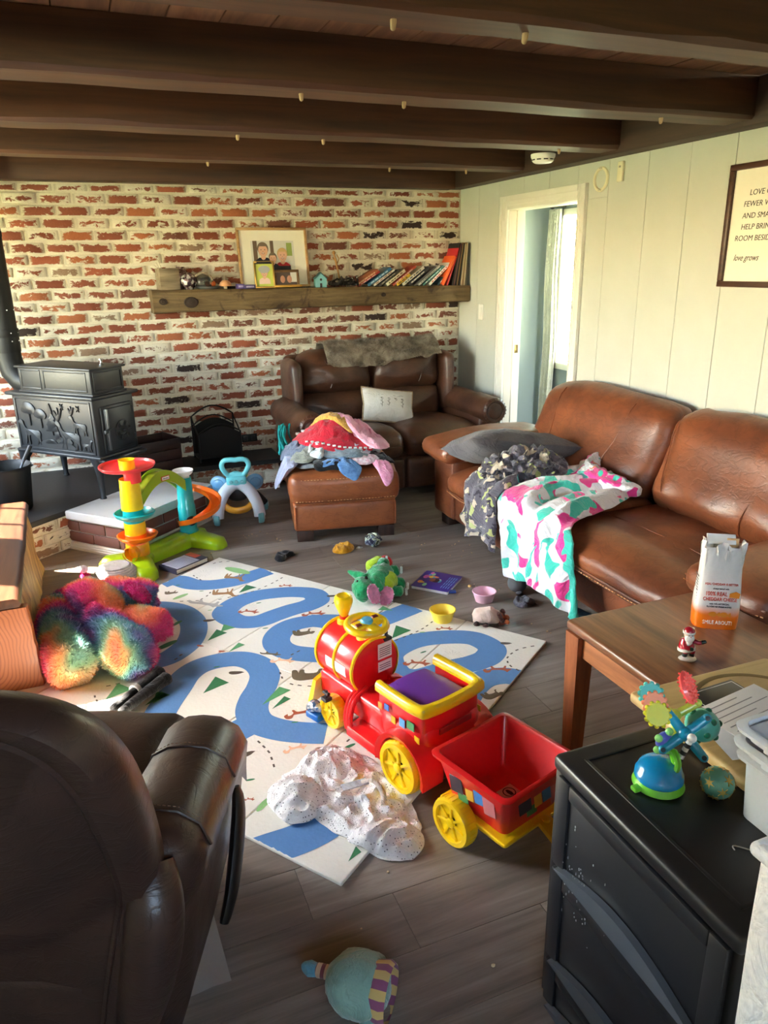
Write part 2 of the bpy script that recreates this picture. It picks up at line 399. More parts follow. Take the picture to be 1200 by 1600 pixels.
# the room beyond: blue grey walls, curtain, bright blind
M_blue = plain('blue grey paint', (138,150,156), .7)
mm = M(); mm.box(XR+.11, 3.75, YB, YB+.1, 0, 2.3); tag(mm.build('wall_hall_end', M_blue, None, False), kind='structure')
HX = 3.75
mm = M(); mm.box(HX, HX+.1, 5.42, YB+.1, 0, 2.3); mm.box(HX, HX+.1, 2.2, 4.55, 0, 2.3); mm.box(HX, HX+.1, 4.55, 5.42, 0, .75); mm.box(HX, HX+.1, 4.55, 5.42, 1.98, 2.3)
tag(mm.build('wall_hall_side', M_blue, None, False), kind='structure')
mm = M(); mm.box(XR+.11, HX+.1, 2.2, YB+.1, 2.22, 2.3); tag(mm.build('ceiling_hall', plain('hall ceiling', (190,188,184), .8), None, False), kind='structure')
mm = M(); mm.box(XR+.1, HX+.1, 2.2, YB+.1, -.1, 0); tag(mm.build('floor_hall', M_floor, None, False), kind='structure')
win = tag(thing('window_2','bright window with white slatted blind seen through the doorway','window',(HX,4.985,0)), kind='structure')
q = M()
for (y0,y1,z0,z1) in ((-.44,-.40,.73,2.0),(.40,.44,.73,2.0),(-.44,.44,.73,.78),(-.44,.44,1.95,2.0)): q.bev(-.015,.02,y0,y1,z0,z1,.004)
q.build('window_frame', M_trim, win)
M_slat = plain('cream blind slat', (240,228,190), .6); M_slat.node_tree.nodes['Principled BSDF'].inputs['Transmission Weight'].default_value = .25
for i in range(24):
    q = M(); q.box(-.02,.02,-.40,.40,-.0007,.0007); b = q.build('slat', M_slat, win, False); b.location = (.03,0,.80+i*.048); b.rotation_euler = (0,R_(20),0)
cu = M(); rings = []
for k in range(13):
    z = .12+ (2.0-.12)*k/12; rings.append([(HX-.06+.022*math.sin(j*1.15+.3*math.sin(k*.4)), 5.37+.14*j/28+.01*math.sin(k*.9), z) for j in range(29)])
cu.loft(rings, False, False); t = thing('curtain','pale grey curtain on a dark rod beyond the doorway','curtain',(0,0,0))
cu.build('curtain_panel', fabric('pale curtain', (206,206,200), (190,190,184), 8), t)
q = M(); q.tube([(HX-.1,4.0,2.02),(HX-.1,5.4,2.02)], .011, 10); q.ball((HX-.1,5.42,2.02), .022); q.tube([(HX,5.38,2.02),(HX-.1,5.38,2.02)], .008, 8); q.build('curtain_rod', plain('black rod', (22,22,24), .4), t)
# left wall with its two windows, wall behind the viewer with an unseen opening added for fill light
wall_l = M()
def wall_with_holes(mm, x0, x1, y0, y1, z0, z1, holes):
    ys = sorted({y0, y1, *[h[0] for h in holes], *[h[1] for h in holes]})
    for a, b in zip(ys, ys[1:]):
        hh = [h for h in holes if h[0] <= a and h[1] >= b]
        if not hh: mm.box(x0, x1, a, b, z0, z1)
        else: mm.box(x0, x1, a, b, z0, hh[0][2]); mm.box(x0, x1, a, b, hh[0][3], z1)
HOLES = [(2.95,3.95,.70,2.05),(4.42,5.25,.70,2.05)]
wall_with_holes(wall_l, XL-.1, XL, -1.6, YB+.1, 0, ZC+.1, HOLES)
M_wl = plain('cream wall', (214,208,194), .7)
tag(wall_l.build('wall_left', M_wl, None, False), kind='structure')
for n_, (y0,y1,z0,z1) in enumerate(HOLES):
    w = tag(thing('window_%d' % (3+n_),'white framed window in the left wall','window',(XL,0,0)), kind='structure')
    q = M()
    for (a,b,c,d) in ((y0,y0+.04,z0,z1),(y1-.04,y1,z0,z1),(y0,y1,z0,z0+.05),(y0,y1,z1-.04,z1)): q.bev(-.09,-.02,a,b,c,d,.004)
    q.build('window_frame', M_trim, w)
    q = M(); nn = 3 if y1-y0 > .8 else 2
    for i in range(1,nn): yy = y0+(y1-y0)*i/nn; q.box(-.065,-.045,yy-.009,yy+.009,z0,z1)
    for i in range(1,5): zz = z0+(z1-z0)*i/5; q.box(-.065,-.045,y0,y1,zz-.009,zz+.009)
    q.build('muntin', M_trim, w, False)
wf = M(); 
for a in ((XL,-.9,0,2.43),(.9,XR+.1,0,2.43)): wf.box(a[0],a[1],-1.7,-1.6,a[2],a[3])
wf.box(-.9,.9,-1.7,-1.6,2.05,2.43); wf.box(-.9,.9,-1.7,-1.6,0,1.6)
tag(wf.build('wall_front', M_wl, None, False), kind='structure')
# lawn outside
def lawn():
    m = N('sunlit lawn'); g = m.noise(3, 5, .6, m.pos())
    m.P(Base_Color=m.mix(g, c8(192,190,132), c8(156,166,104)), Roughness=.95); return m.m
q = M(); q.box(-60, XL-.1, -40, 40, -.5, -.35); q.box(HX+.2, 60, -40, 40, -.5, -.35); tag(q.build('lawn', lawn(), None, False), 'sunlit green lawn outside the windows', 'lawn', kind='structure')
# ================================================================ HEARTH, STOVE, MANTEL
M_slate = plain('black slate', (34,32,33), .5, var=.2, bump=.3, bscale=60)
M_lime = plain('light grey limestone', (186,184,180), .75, var=.12, bump=.25, bscale=150)
HZ = .25; HA = 42.7; ua = Vector((math.cos(R_(HA)), math.sin(R_(HA)))); ub = Vector((-math.sin(R_(HA)), math.cos(R_(HA))))
hearth = thing('hearth','raised corner hearth of whitewashed brick with black slate top and grey limestone step','hearth',(0,0,0))
q = M(); A_ = Vector((-.217,4.531)); A2 = A_+ua*.80
poly = [(-1.74,4.40),(-.44,4.37),(-.225,4.565),tuple(A2+ub*.02),(.58,5.23),(1.27,5.23),(1.27,5.585),(-1.74,5.585)]
q.prism(poly, HZ-.035, HZ-.002, b=.004); q.build('slate_top', M_slate, hearth)
q = M(); B_ = A_ + Vector((ub.x,ub.y))*-.452
sl = [A_+ub*.02, A_-ub*.452, A2-ub*.452, A2+ub*.02]
q.prism([tuple(p) for p in sl], HZ-.052, HZ, b=.006); q.build('limestone_slab', M_lime, hearth)
core = M(); core.prism([(-1.74,4.46),(-.44,4.43),(-.20,4.62),tuple(A2+Vector((-.05,.06))),(.58,5.31),(1.25,5.31),(1.25,5.58),(-1.74,5.58)], 0, HZ-.036)
core.build('mortar_core', M_mortar, hearth, False)
q = M(); ins = [A_+ua*.04+ub*.06, A_+ua*.04-ub*.40, A2-ua*.03-ub*.40, A2-ua*.03+ub*.06]
q.prism([tuple(p) for p in ins], 0, HZ-.053); q.build('step_core', M_greymortar, hearth, False)
rng = random.Random(3)
def brick_run(p0, p1, mat_, z0, courses, ch, white_uv=True, bl=.205, start=0):
    d = Vector((p1[0]-p0[0], p1[1]-p0[1])); L = d.length; ang = math.degrees(math.atan2(d.y, d.x))
    T = TM((p0[0],p0[1],0),0,0,ang)
    for k in range(courses):
        x = -bl*.5*((k+start)%2)
        while x < L-.01:
            a, b = max(0,x)+.005, min(L,x+bl)-.005
            if b-a > .02:
                q = M(); brick_shape(q, a, b, z0+k*ch+.006, z0+(k+1)*ch-.005, 0, (int(x*40)+7, k+31+int(ang)), rng, T, .010)
                if white_uv: build_brick(q, 'brick', mat_, hearth)
                else: q.build('brick', mat_, hearth, True, 50)
            x += bl
P0 = (-.188,4.612)
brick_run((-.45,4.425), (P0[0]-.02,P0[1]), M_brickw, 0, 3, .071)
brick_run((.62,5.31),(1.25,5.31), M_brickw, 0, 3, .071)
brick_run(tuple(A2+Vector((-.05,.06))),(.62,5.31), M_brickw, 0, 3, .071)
M_rb = N('red step brick'); _g = M_rb.noise(40,5,.65,M_rb.obj())
M_rb.P(Base_Color=M_rb.mix(M_rb.rnd(), M_rb.mix(_g, c8(136,80,66), c8(112,62,52)), M_rb.mix(_g, c8(104,66,58), c8(128,86,74))), Roughness=.85); M_rb.bump(_g,.4,.003); M_rb = M_rb.m
brick_run(tuple(ins[0]), tuple(ins[1]), M_rb, .045, 2, .068, False); brick_run(tuple(ins[0]), tuple(ins[1]), M_rb, .181, 1, .022, False, start=1)
brick_run(tuple(ins[1]), tuple(ins[2]), M_rb, .045, 2, .068, False); brick_run(tuple(ins[1]), tuple(ins[2]), M_rb, .181, 1, .022, False, start=1)
M_mould = plain('cream quarter moulding', (214,206,190), .5)
def mould(p0, p1):
    d = Vector((p1[0]-p0[0], p1[1]-p0[1])); T = TM((p0[0],p0[1],0),0,0,math.degrees(math.atan2(d.y,d.x)))
    q = M(); pr = [(0,0),(-.022,0),(-.022,.012),(-.018,.016),(-.018,.024),(-.013,.03),(-.013,.036),(-.006,.045),(0,.045)]
    q.loft([[(x,y,z) for y,z in pr] for x in (-.014,d.length+.014)], T=T); q.build('base_moulding', M_mould, hearth, True, 25)
mould(tuple(ins[0]), tuple(ins[1])); mould(tuple(ins[1]), tuple(ins[2]))
# ---- stove
M_iron = plain('matt black cast iron', (44,46,50), .42, .35, var=.15, bump=.25, bscale=180)
M_iron2 = plain('black stove pipe steel', (32,33,36), .5, .4, bump=.1)
st = thing('wood_stove','black cast iron wood stove with deer relief on its side and a round draught dial','stove',(-.116,5.063,HZ),HA)
q = M(); q.rbox(.002,-.01,.435,.335,.69,.36,.012,2); q.bev(-.178,.182,-.372,.352,.245,.268,.008); q.build('firebox', M_iron, st)
q = M(); q.bev(-.192,.196,-.382,.362,.612,.634,.008); q.build('cook_plate', M_iron, st)
q = M(); q.rbox(-.02,-.05,.71,.265,.61,.16,.01,2); q.build('upper_chamber', M_iron, st)
q = M(); q.bev(-.166,.126,-.37,.27,.782,.797,.006); q.bev(-.160,.120,-.364,.264,.632,.645,.005); q.build('top_plate', M_iron, st)
q = M()
def rim(mm, x, y0, y1, z0, z1, w=.012, d=.006):      # raised border on the side x
    for a in ((y0,y1,z0,z0+w),(y0,y1,z1-w,z1),(y0,y0+w,z0,z1),(y1-w,y1,z0,z1)): mm.bev(x-d,x+.002,a[0],a[1],a[2],a[3],.003)
rim(q, -.1655, -.335, .315, .275, .600); q.build('side_panel_border', M_iron, st)
q = M(); rim(q,-.1525,-.32,.04,.655,.775,.01,.004); rim(q,-.1525,.06,.235,.655,.775,.01,.004); q.build('upper_panel_border', M_iron, st)
q = M()
for a in ((-.135,-.09,.655,.775),(.085,.095,.655,.775)): pass
for (x0,x1,z0,z1) in ((-.135,.095,.655,.665),(-.135,.095,.765,.775),(-.135,-.125,.655,.775),(.085,.095,.655,.775)): q.bev(x0,x1,-.360,-.352,z0,z1,.003)
q.build('front_panel_border', M_iron, st)
# relief: side coordinates s (0 at far end .. .65 towards the door) and z
def relief(mm, pts, sc, s0, z0, flip=1, d=.008):
    P = spline([(p[0]*sc*flip, p[1]*sc) for p in pts], 3, True)
    mm.prism([( s0+a, z0+b) for a, b in P], 0, d, b=.0025, T=Matrix(((0,0,-1,-.1655),(-1,0,0,.315),(0,1,0,0),(0,0,0,1))))
deer = [(-.5,.45),(-.42,.62),(-.1,.66),(.25,.66),(.42,.78),(.5,1.0),(.62,1.06),(.78,.98),(.74,.9),(.62,.88),(.55,.7),(.48,.5),(.45,.3),(.5,0),(.42,0),(.36,.3),(.3,.38),(.27,0),(.2,0),(.2,.36),(-.15,.36),(-.25,.3),(-.22,0),(-.3,0),(-.36,.25),(-.42,0),(-.5,0),(-.46,.3)]
ant = [(.55,1.05),(.42,1.2),(.3,1.5),(.36,1.5),(.46,1.28),(.5,1.55),(.55,1.55),(.55,1.25),(.7,1.45),(.74,1.42),(.6,1.1)]
pine = [(0,0),(.06,0),(.06,.12),(.3,.12),(.2,.3),(.26,.32),(.15,.5),(.2,.53),(.1,.72),(.12,.75),(.03,1),(-.06,.75),(-.04,.72),(-.14,.53),(-.09,.5),(-.2,.32),(-.14,.3),(-.24,.12),(0,.12)]
oak = [(0,0),(.07,0),(.07,.4),(.3,.42),(.42,.55),(.36,.72),(.2,.85),(.02,.9),(-.2,.86),(-.35,.7),(-.38,.52),(-.22,.42),(0,.4)]
fl = [(math.cos(i*math.pi/6)*(.5 if i%2==0 else .16), math.sin(i*math.pi/6)*(.5 if i%2==0 else .16)) for i in range(12)]
q = M()
relief(q, deer, .145, .125, .305, -1); relief(q, deer, .16, .455, .30, -1); relief(q, ant, .16, .455, .30, -1)
relief(q, deer, .11, .545, .395, -1); relief(q, ant, .11, .545, .395, -1); relief(q, deer, .07, .585, .298); 
relief(q, pine, .2, .30, .375); relief(q, oak, .16, .115, .43); relief(q, oak, .13, .215, .42); relief(q, pine, .1, .345, .34)
relief(q, fl, .045, .41, .56); relief(q, fl, .045, .545, .555); relief(q, [(-.5,0),(.5,0),(.45,.12),(.2,.18),(0,.12),(-.2,.2),(-.42,.14)], .30, .33, .29)
relief(q, [(-.5,0),(-.2,.25),(.1,.3),(.4,.2),(.5,0)], .1, .28, .32); relief(q, [(-.5,0),(-.3,.3),(0,.22),(.3,.32),(.5,0)], .13, .40, .33)
q.build('deer_relief', M_iron, st, True, 50)
# door
q = M(); q.bev(-.118,.138,-.366,-.352,.278,.566,.006); q.build('door_surround', M_iron, st)
dr = M(); dr.bev(-.10,.122,-.378,-.364,.295,.55,.006); drw = dr.build('door', M_iron, st)
q = M(); q.bev(-.096,-.082,-.383,-.376,.295,.55,.002); q.build('latch_strip', plain('worn steel edge', (120,122,126), .35, .8), drw)
q = M(); T = TM((.03,-.379,.40),90,0,0); q.lathe([(.0,0),(.028,.001),(.032,.006),(.058,.006),(.064,.003),(.066,-.002)], 28, T=T)
for k in range(6): q.box(.030,.058,-.004,.004,0,.010,T=T @ TM((0,0,0),0,0,k*60))
q.ball((.03,-.386,.40),.012); q.build('draught_dial', M_iron, drw)
q = M()
for k in range(6): q.bev(.034,.056,.007,.022,.0065,.0075,.001,T=TM((.03,-.379,.40),90,0,0) @ TM((0,0,0),0,0,k*60))
q.build('dial_slot', plain('soot black', (8,8,8), .9), drw)
q = M(); q.tube([(-.075,-.385,.43),(-.1,-.392,.428),(-.12,-.394,.42),(-.128,-.39,.405)], [.006,.006,.009,.007], 8); q.ball((-.12,-.392,.418),.014); q.tube([(-.118,-.39,.42),(-.05,-.384,.425),(-.03,-.384,.42)],.004,6); q.build('door_handle', M_iron, drw)
for z in (.34,.52): q = M(); q.tube([(.128,-.374,z-.02),(.128,-.374,z+.02)],.008,10); q.build('hinge', M_iron, drw)
q = M(); pr = [(-.17,-.345),(.185,-.345),(.19,-.40),(.15,-.425),(-.13,-.425),(-.175,-.40)]
q.prism(pr, .232, .25, b=.004); q.build('ash_lip', M_iron, st)
q = M(); q.bev(-.02,.11,-.418,-.40,.2495,.252,.001); q.build('ash', plain('pale ash', (160,158,155), .9, bump=1), st)
for (x,y) in ((-.16,-.333),(.157,-.333),(-.16,.333),(.157,.333)):
    q = M(); sx = 1 if x > 0 else -1; sy = 1 if y > 0 else -1; rings = []
    for z, w, o_ in ((0,.021,0),(.006,.021,0),(.02,.016,-.001),(.08,.019,-.004),(.15,.024,-.006),(.2,.032,-.010),(.232,.045,-.018),(.25,.05,-.02)):
        cx, cy = x+sx*o_, y+sy*o_; rings.append([(cx+w*math.cos(k*math.pi/4+.39), cy+w*math.sin(k*math.pi/4+.39), z) for k in range(8)])
    q.loft(rings); q.build('leg', M_iron, st, True, 50)
q = M(); q.lathe([(.004,.797),(.016,.798),(.016,.803),(.008,.808),(.008,.822),(.015,.826),(.015,.834),(.004,.836)], 16, off=(.03,-.27,0), cap=True); q.build('vent_knob', plain('chrome', (200,200,205), .15, 1), st)
q = M(); q.tube([(-.02,.22,.66),(-.03,.30,.66),(-.04,.37,.68),(-.05,.42,.74),(-.055,.435,.82),(-.055,.435,.90)], [.068,.072,.076,.078,.077,.077], 20)
q.lathe([(.079,.86),(.081,.87),(.081,.98),(.079,.99),(.078,1.0),(.078,1.9),(.078,2.09)], 24, off=(-.055,.435,0)); q.lathe([(.083,.955),(.085,.96),(.085,1.0),(.083,1.005)],24,off=(-.055,.435,0))
q.lathe([(.079,1.55),(.081,1.555),(.081,1.58),(.079,1.585)],24,off=(-.055,.435,0)); q.build('stove_pipe', M_iron2, st)
q = M()
for z in (.93,.98,1.12,1.6): 
    for a in (-60,-20,30): q.ball((-.055+.083*math.cos(R_(a-HA+0)), .435+.083*math.sin(R_(a-HA)), z), .004, 6, 4)
q.build('pipe_screw', plain('zinc screw', (190,190,195), .3, 1), st)
# ---- bucket with shovel
bk = thing('coal_bucket','black metal ash bucket on the hearth in front of the stove','bucket',(-.52,4.72,HZ),0)
q = M(); q.lathe([(.0,.004),(.105,.004),(.108,0),(.112,.004),(.135,.24),(.140,.262),(.143,.266),(.140,.27),(.134,.262),(.128,.24),(.107,.012),(0,.010)], 30); q.build('bucket_body', M_iron2, bk)
q = M(); q.tube(spline([(-.14,0,.25),(-.13,.1,.235),(0,.155,.225),(.13,.1,.235),(.14,0,.25)],5), .004, 8); q.build('bail_handle', M_iron, bk)
sh = thing('ash_shovel','small black shovel whose handle sticks up out of the ash bucket','shovel',(-.49,4.70,HZ))
q = M(); q.tube([(.02,-.01,.10),(.055,.0,.255),(.075,.02,.29)], [.006,.007,.009], 8); q.bev(-.006,.006,-.045,.045,.02,.11,.002,T=TM((.01,-.01,.0),0,14,0)); q.build('shovel_body', plain('grey black steel', (70,72,78), .35,.6), sh)
q = M(); q.tube([(.075,.02,.29),(.12,.05,.365)], [.011,.013], 10); q.build('grip', M_iron, sh)
# ---- crate
M_crate = wood('dark mahogany crate wood', (62,36,34), (34,20,20), 0, 4, 9, .5)
cr = thing('wooden_crate','dark mahogany slatted wooden crate beside the black stove','crate',(.33,5.31,HZ),20)
W_, D_, H_ = .34,.27,.225
for zz in range(3):
    for yy in (-D_/2, D_/2-.012): q = M(); q.bev(-W_/2,W_/2,yy,yy+.012,.004+zz*.074,.072+zz*.074,.002); q.build('slat', M_crate, cr)
for sx in (-1,1):
    q = M(); x = sx*(W_/2+.006); z0 = .004
    for (y0,y1,a,b) in ((-D_/2,D_/2,z0,.15),(-D_/2,D_/2,.185,H_),(-D_/2,-.05,.15,.185),(.05,D_/2,.15,.185)): q.bev(x-.006,x+.006,y0,y1,a,b,.001)
    q.build('end_panel', M_crate, cr)
q = M(); q.bev(-W_/2,W_/2,-D_/2+.012,D_/2-.012,0,.01,.001); q.build('crate_bottom', M_crate, cr)
# ---- arched rack
M_rack = plain('black wrought iron', (20,19,20), .45, .4)
ra = thing('newspaper_rack','black arched iron rack standing against the brick wall on the hearth','rack',(.83,5.43,HZ),4)
def arch(w, z0, z1, h, y, r, mm): mm.tube([(-w,y,z0),(-w,y,z1)] + [(w*math.sin(a), y, z1+h*(math.cos(a)-math.cos(1.25))/(1-math.cos(1.25))) for a in [0] if False] + [(-w+2*w*i/14, y, z1+h*math.sin(math.pi*i/14)) for i in range(1,14)] + [(w,y,z1),(w,y,z0)], r, 8)
q = M(); arch(.155,0,.31,.07,.10,.006,q); arch(.155,0,.24,.07,.10,.005,q); arch(.155,0,.21,.06,-.09,.006,q)
for sx in (-1,1): q.tube([(sx*.155,.10,.03),(sx*.155,-.09,.03)],.006,8); q.tube([(sx*.155,.10,.30),(sx*.155,-.09,.20)],.005,8)
q.build('rack_frame', M_rack, ra)
def sheet(y, z1, h): q = M(); n = 14; q.loft([[(-.15+.3*i/n, y-.001, .03), (-.15+.3*i/n, y-.001, z1+h*math.sin(math.pi*i/n)), (-.15+.3*i/n, y+.001, z1+h*math.sin(math.pi*i/n)), (-.15+.3*i/n, y+.001, .03)] for i in range(n+1)]); return q
sheet(-.085,.20,.055).build('front_sheet', M_rack, ra); sheet(.095,.23,.06).build('back_sheet', M_rack, ra)
q = M(); q.bev(-.155,.155,-.09,.10,.025,.033,.001); q.build('rack_tray', M_rack, ra)
ou = thing('wall_outlet','small black socket plate low on the brick wall','outlet',(1.10,5.588,.345))
q = M(); q.bev(-.06,.06,-.012,.0,-.03,.03,.004); q.build('outlet_plate', M_rack, ou)
for sx in (-.03,.03): q = M(); q.bev(sx-.016,sx+.016,-.015,-.010,-.018,.018,.003); q.build('socket', plain('black plastic', (14,14,15), .35), ou)
# ---- mantel beam
def mantel_mat():
    m = N('rough hewn mantel'); o = m.obj(); a = m.noise(1,6,.65,m.mapping(o,(2.2,20,26)),1.0); b = m.noise(5,5,.6,o,1.2)
    c = m.mix(m.ramp(a,[(.35,(0,0,0)),(.65,(1,1,1))]), c8(84,66,42), c8(122,100,68))
    c = m.mix(m.ramp(b,[(.56,(0,0,0)),(.66,(1,1,1))]), c, c8(58,38,26))
    m.P(Base_Color=c, Roughness=.7); return m.bump(m.math('ADD',a,m.math('MULTIPLY',b,.8)), .6, .012).m
mt = thing('mantel_shelf','long rough hewn brown wooden beam mantel across the brick wall','mantel',(0,0,0))
q = M(); rings = []; n = 60
for i in range(n+1):
    x = .478+(2.902-.478)*i/n; t = i/n; zt = 1.462-.028*t; zb = 1.306+.006*t; y0 = 5.385+.008*fbm(x*3,1,2); w = lambda k: .006*fbm(x*4,k*7.3,1.5)
    rings.append([(x,5.598,zb),(x,5.598,zt),(x,5.40+w(5)*.3,zt),(x,y0+.012,zt-.004),(x,y0+w(1),zt-.018),(x,y0+.004+w(2),(zt*.6+zb*.4)),(x,y0+w(3),zb+.03),(x,y0+.008+w(4),zb+.008),(x,y0+.03,zb+w(6))])
q.loft(rings); q.build('beam', mantel_mat(), mt, True, 40)
q = M()
for (x,z,r) in ((.73,1.375,.034),(.545,1.385,.02),(2.16,1.385,.014)): q.lathe([(.001,.005),(r*.5,.006),(r*.7,.002),(r,.003),(r*1.1,-.004)], 14, T=TM((x,5.381,z),90,0,0,(1.3,1,1)), cap=False)
q.build('knot', plain('dark knot', (44,28,20), .7, bump=.5), mt)
def mz(x): return 1.462-.028*(x-.478)/(2.902-.478)+.0005
# ---- mantel ornaments
wb = thing('wooden_vase','square weathered wood block vase with thin sticks at the left end of the mantel','vase',(.60,5.47,mz(.6)),6)
q = M(); 
for (x0,x1,y0,y1) in ((-.067,.067,-.067,-.053),(-.067,.067,.053,.067),(-.067,-.053,-.053,.053),(.053,.067,-.053,.053)): q.bev(x0,x1,y0,y1,0,.14,.003)
q.bev(-.053,.053,-.053,.053,0,.02,.001); q.build('vase_body', wood('weathered grey wood', (146,130,106),(106,90,70),0,5,8,.75), wb)
for k in range(3): q = M(); q.tube([(.0+.008*k,.0,.02),(-.05-.016*k,.01,.19-.012*k)], .0028, 6); q.build('stick', plain('bleached stick', (210,200,180), .7), wb)
def glass(name, rgb, tr=.6, r=.08):
    m = N(name); m.P(Base_Color=c8(*rgb), Roughness=r, Transmission_Weight=tr, IOR=1.3, Specular_IOR_Level=.8); return m.m
def mosaic(name, a, b, c, sc):
    m = N(name); v = m.n('TexVoronoi', {'Vector':m.obj(),'Scale':sc}); r = m.n('SeparateColor', {0:v.outputs[1]}).outputs[0]
    m.P(Base_Color=m.ramp(r,[(0,c8(*a)),(.4,c8(*b)),(.75,c8(*c))],'CONSTANT'), Roughness=.15, Metallic=.5); return m.bump(v.outputs[0],.6,.004).m
gb = thing('mosaic_ball','silver and purple mosaic glass ball on the mantel beside the wooden vase','ornament',(.735,5.435,mz(.73)+.0))
q = M(); q.ball((0,0,.056),.056,20,14); q.lathe([(.03,0),(.032,.004),(.026,.008)],16); q.build('ball', mosaic('mosaic glass',(220,214,210),(120,96,104),(60,44,50),60), gb)
gb = thing('mosaic_jar','dull rose mosaic glass jar standing behind the silver ball on the mantel','ornament',(.70,5.545,mz(.7)))
q = M(); q.lathe([(0,.002),(.035,0),(.045,.02),(.05,.07),(.047,.11),(.03,.14),(.028,.15),(.02,.15),(.022,.135),(.03,.11)],20); q.build('jar_body', mosaic('rose mosaic glass',(140,110,110),(110,80,78),(170,150,140),90), gb)
cl = thing('glass_cloche','clear glass bowl ornament with an orange glass flower in it on a grey dish','ornament',(.87,5.46,mz(.87)))
q = M(); q.lathe([(0,0),(.06,0),(.085,.012),(.088,.018),(.08,.02),(.058,.010),(0,.008)],24); q.build('grey_dish', plain('grey pewter', (112,116,118), .4,.3), cl)
q = M(); q.lathe([(.0,.115),(.03,.112),(.06,.09),(.072,.055),(.068,.022),(.066,.02),(.07,.055),(.058,.088),(.03,.109),(0,.112)],24); b = q.build('glass_bowl', glass('clear blown glass',(240,240,236),.95,.03), cl); b.location = (-.035,0,0)
q = M()
for k in range(5): q.ball((.022*math.cos(k*1.256),.016*math.sin(k*1.256),.045),(.018,.014,.02),8,6)
b = q.build('orange_flower', plain('orange glass', (226,112,60), .2), cl); b.location = (.01,-.02,-.01)
dm = thing('wooden_mushroom','small peach coloured wooden mushroom dome on the mantel','ornament',(.985,5.44,mz(.98)))
q = M(); q.lathe([(.012,0),(.012,.018)],12,cap=True); q.build('stem', plain('pale wood', (220,200,170), .6), dm)
q = M(); q.lathe([(.0,.017),(.042,.018),(.045,.022),(.038,.042),(.02,.056),(.002,.06)],20); q.build('cap', plain('peach wood', (216,160,116), .5), dm)
for i,(x,w,h,z0) in enumerate(((1.085,.05,.032,0),(1.15,.08,.026,0))):
    t = thing('small_box', ['purple small card box lying on the mantel beside the wooden mushroom','violet flat game box lying on the mantel at the foot of the picture frame'][i], 'box', (x,5.43,mz(x)), 3, None)
    q = M(); q.bev(-w/2,w/2,-.03,.03,0,h,.002); q.build('box_body', plain('purple card %d'%i, [(88,70,132),(70,58,110)][i], .5), t)
    q = M(); q.bev(-w*.35,w*.35,-.0308,-.0298,h*.3,h*.7,.0003); q.build('box_label', plain('lilac print', (170,160,200), .5), t)
dk = thing('dark_pebble','small dark stone dish behind the wooden mushroom on the mantel','ornament',(1.03,5.5,mz(1.03)))
q = M(); q.lathe([(0,0),(.04,0),(.05,.012),(.045,.016),(0,.01)],16); q.build('dish_body', plain('dark stone', (58,52,50), .6), dk)
# pictures
def person_print(mm_list, parent, x, z, s, hair, skin, shirt, y):
    """flat printed head and shoulders"""
    def disc(cx, cz, rx, rz, yy, n=18, a0=0, a1=2*math.pi): return [(cx+rx*math.cos(a0+(a1-a0)*k/n), cz+rz*math.sin(a0+(a1-a0)*k/n)) for k in range(n+1 if a1-a0 < 6 else n)]
    def put(nm, pts, yy, mt_):
        q = M(); q.prism(pts, 0, .0004, T=Matrix(((1,0,0,0),(0,0,-1,yy),(0,1,0,0),(0,0,0,1)))); q.build(nm, mt_, parent, False)
    put('print_shoulders', [(x-s*1.0,z-s*1.9),(x-s*.95,z-s*1.2),(x-s*.5,z-s*.85),(x+s*.5,z-s*.85),(x+s*.95,z-s*1.2),(x+s*1.0,z-s*1.9)], y, shirt)
    put('print_neck', disc(x,z-s*.8,s*.28,s*.3,y), y-.0005, skin)
    put('print_hair', disc(x,z+s*.16,s*.66,s*.72,y), y-.001, hair)
    put('print_face', disc(x,z-s*.08,s*.55,s*.68,y), y-.0015, skin)
    put('print_fringe', disc(x,z+s*.3,s*.58,s*.42,y,14,.25,math.pi-.25), y-.002, hair)
    for sx in (-1,1): put('print_eye', disc(x+sx*s*.22,z+s*.02,s*.07,s*.045,y,8), y-.002, PR_dark)
    put('print_nose', disc(x,z-s*.18,s*.06,s*.08,y,8), y-.002, PR_blush)
    put('print_mouth', disc(x,z-s*.38,s*.2,s*.09,y,10), y-.002, PR_lip); put('print_teeth', disc(x,z-s*.36,s*.15,s*.04,y,10), y-.0025, PR_white)
PR_dark = plain('print dark', (40,34,36), .5); PR_blush = plain('print blush', (206,150,128), .5); PR_lip = plain('print lip', (176,92,86), .5); PR_white = plain('print white', (240,238,232), .5)
PR_skin = plain('print skin', (226,178,152), .5); PR_brown = plain('print brown hair', (120,104,90), .5); PR_blond = plain('print blond hair', (206,170,116), .5); PR_navy = plain('print navy', (28,30,46), .5); PR_red = plain('print red', (176,34,48), .5)
PR_bg = plain('print pale background', (222,220,214), .5); PR_post = plain('print brown post', (112,92,78), .5); PR_green = plain('print green', (150,170,90), .5); PR_cap = plain('print grey cap', (170,172,176), .5); PR_pink = plain('print pink', (232,200,190), .5)
def flatbox(parent, nm, x0, x1, z0, z1, y, d, mt_): q = M(); q.box(x0,x1,y-d,y,z0,z1); return q.build(nm, mt_, parent, False)
def frame(parent, w, h, fw, d, mt_):
    q = M()
    for (x0,x1,z0,z1) in ((-w/2,w/2,0,fw),(-w/2,w/2,h-fw,h),(-w/2,-w/2+fw,fw,h-fw),(w/2-fw,w/2,fw,h-fw)): q.bev(x0,x1,-d/2,d/2,z0,z1,.003)
    return q.build('frame', mt_, parent)
def tilt(t, deg): t.rotation_euler = (R_(-deg),0,t.rotation_euler.z)
f1 = thing('framed_picture','large square light wood frame with a photo of three children leaning on the brick','picture',(1.365,5.50,mz(1.36)+.002)); tilt(f1, 8)
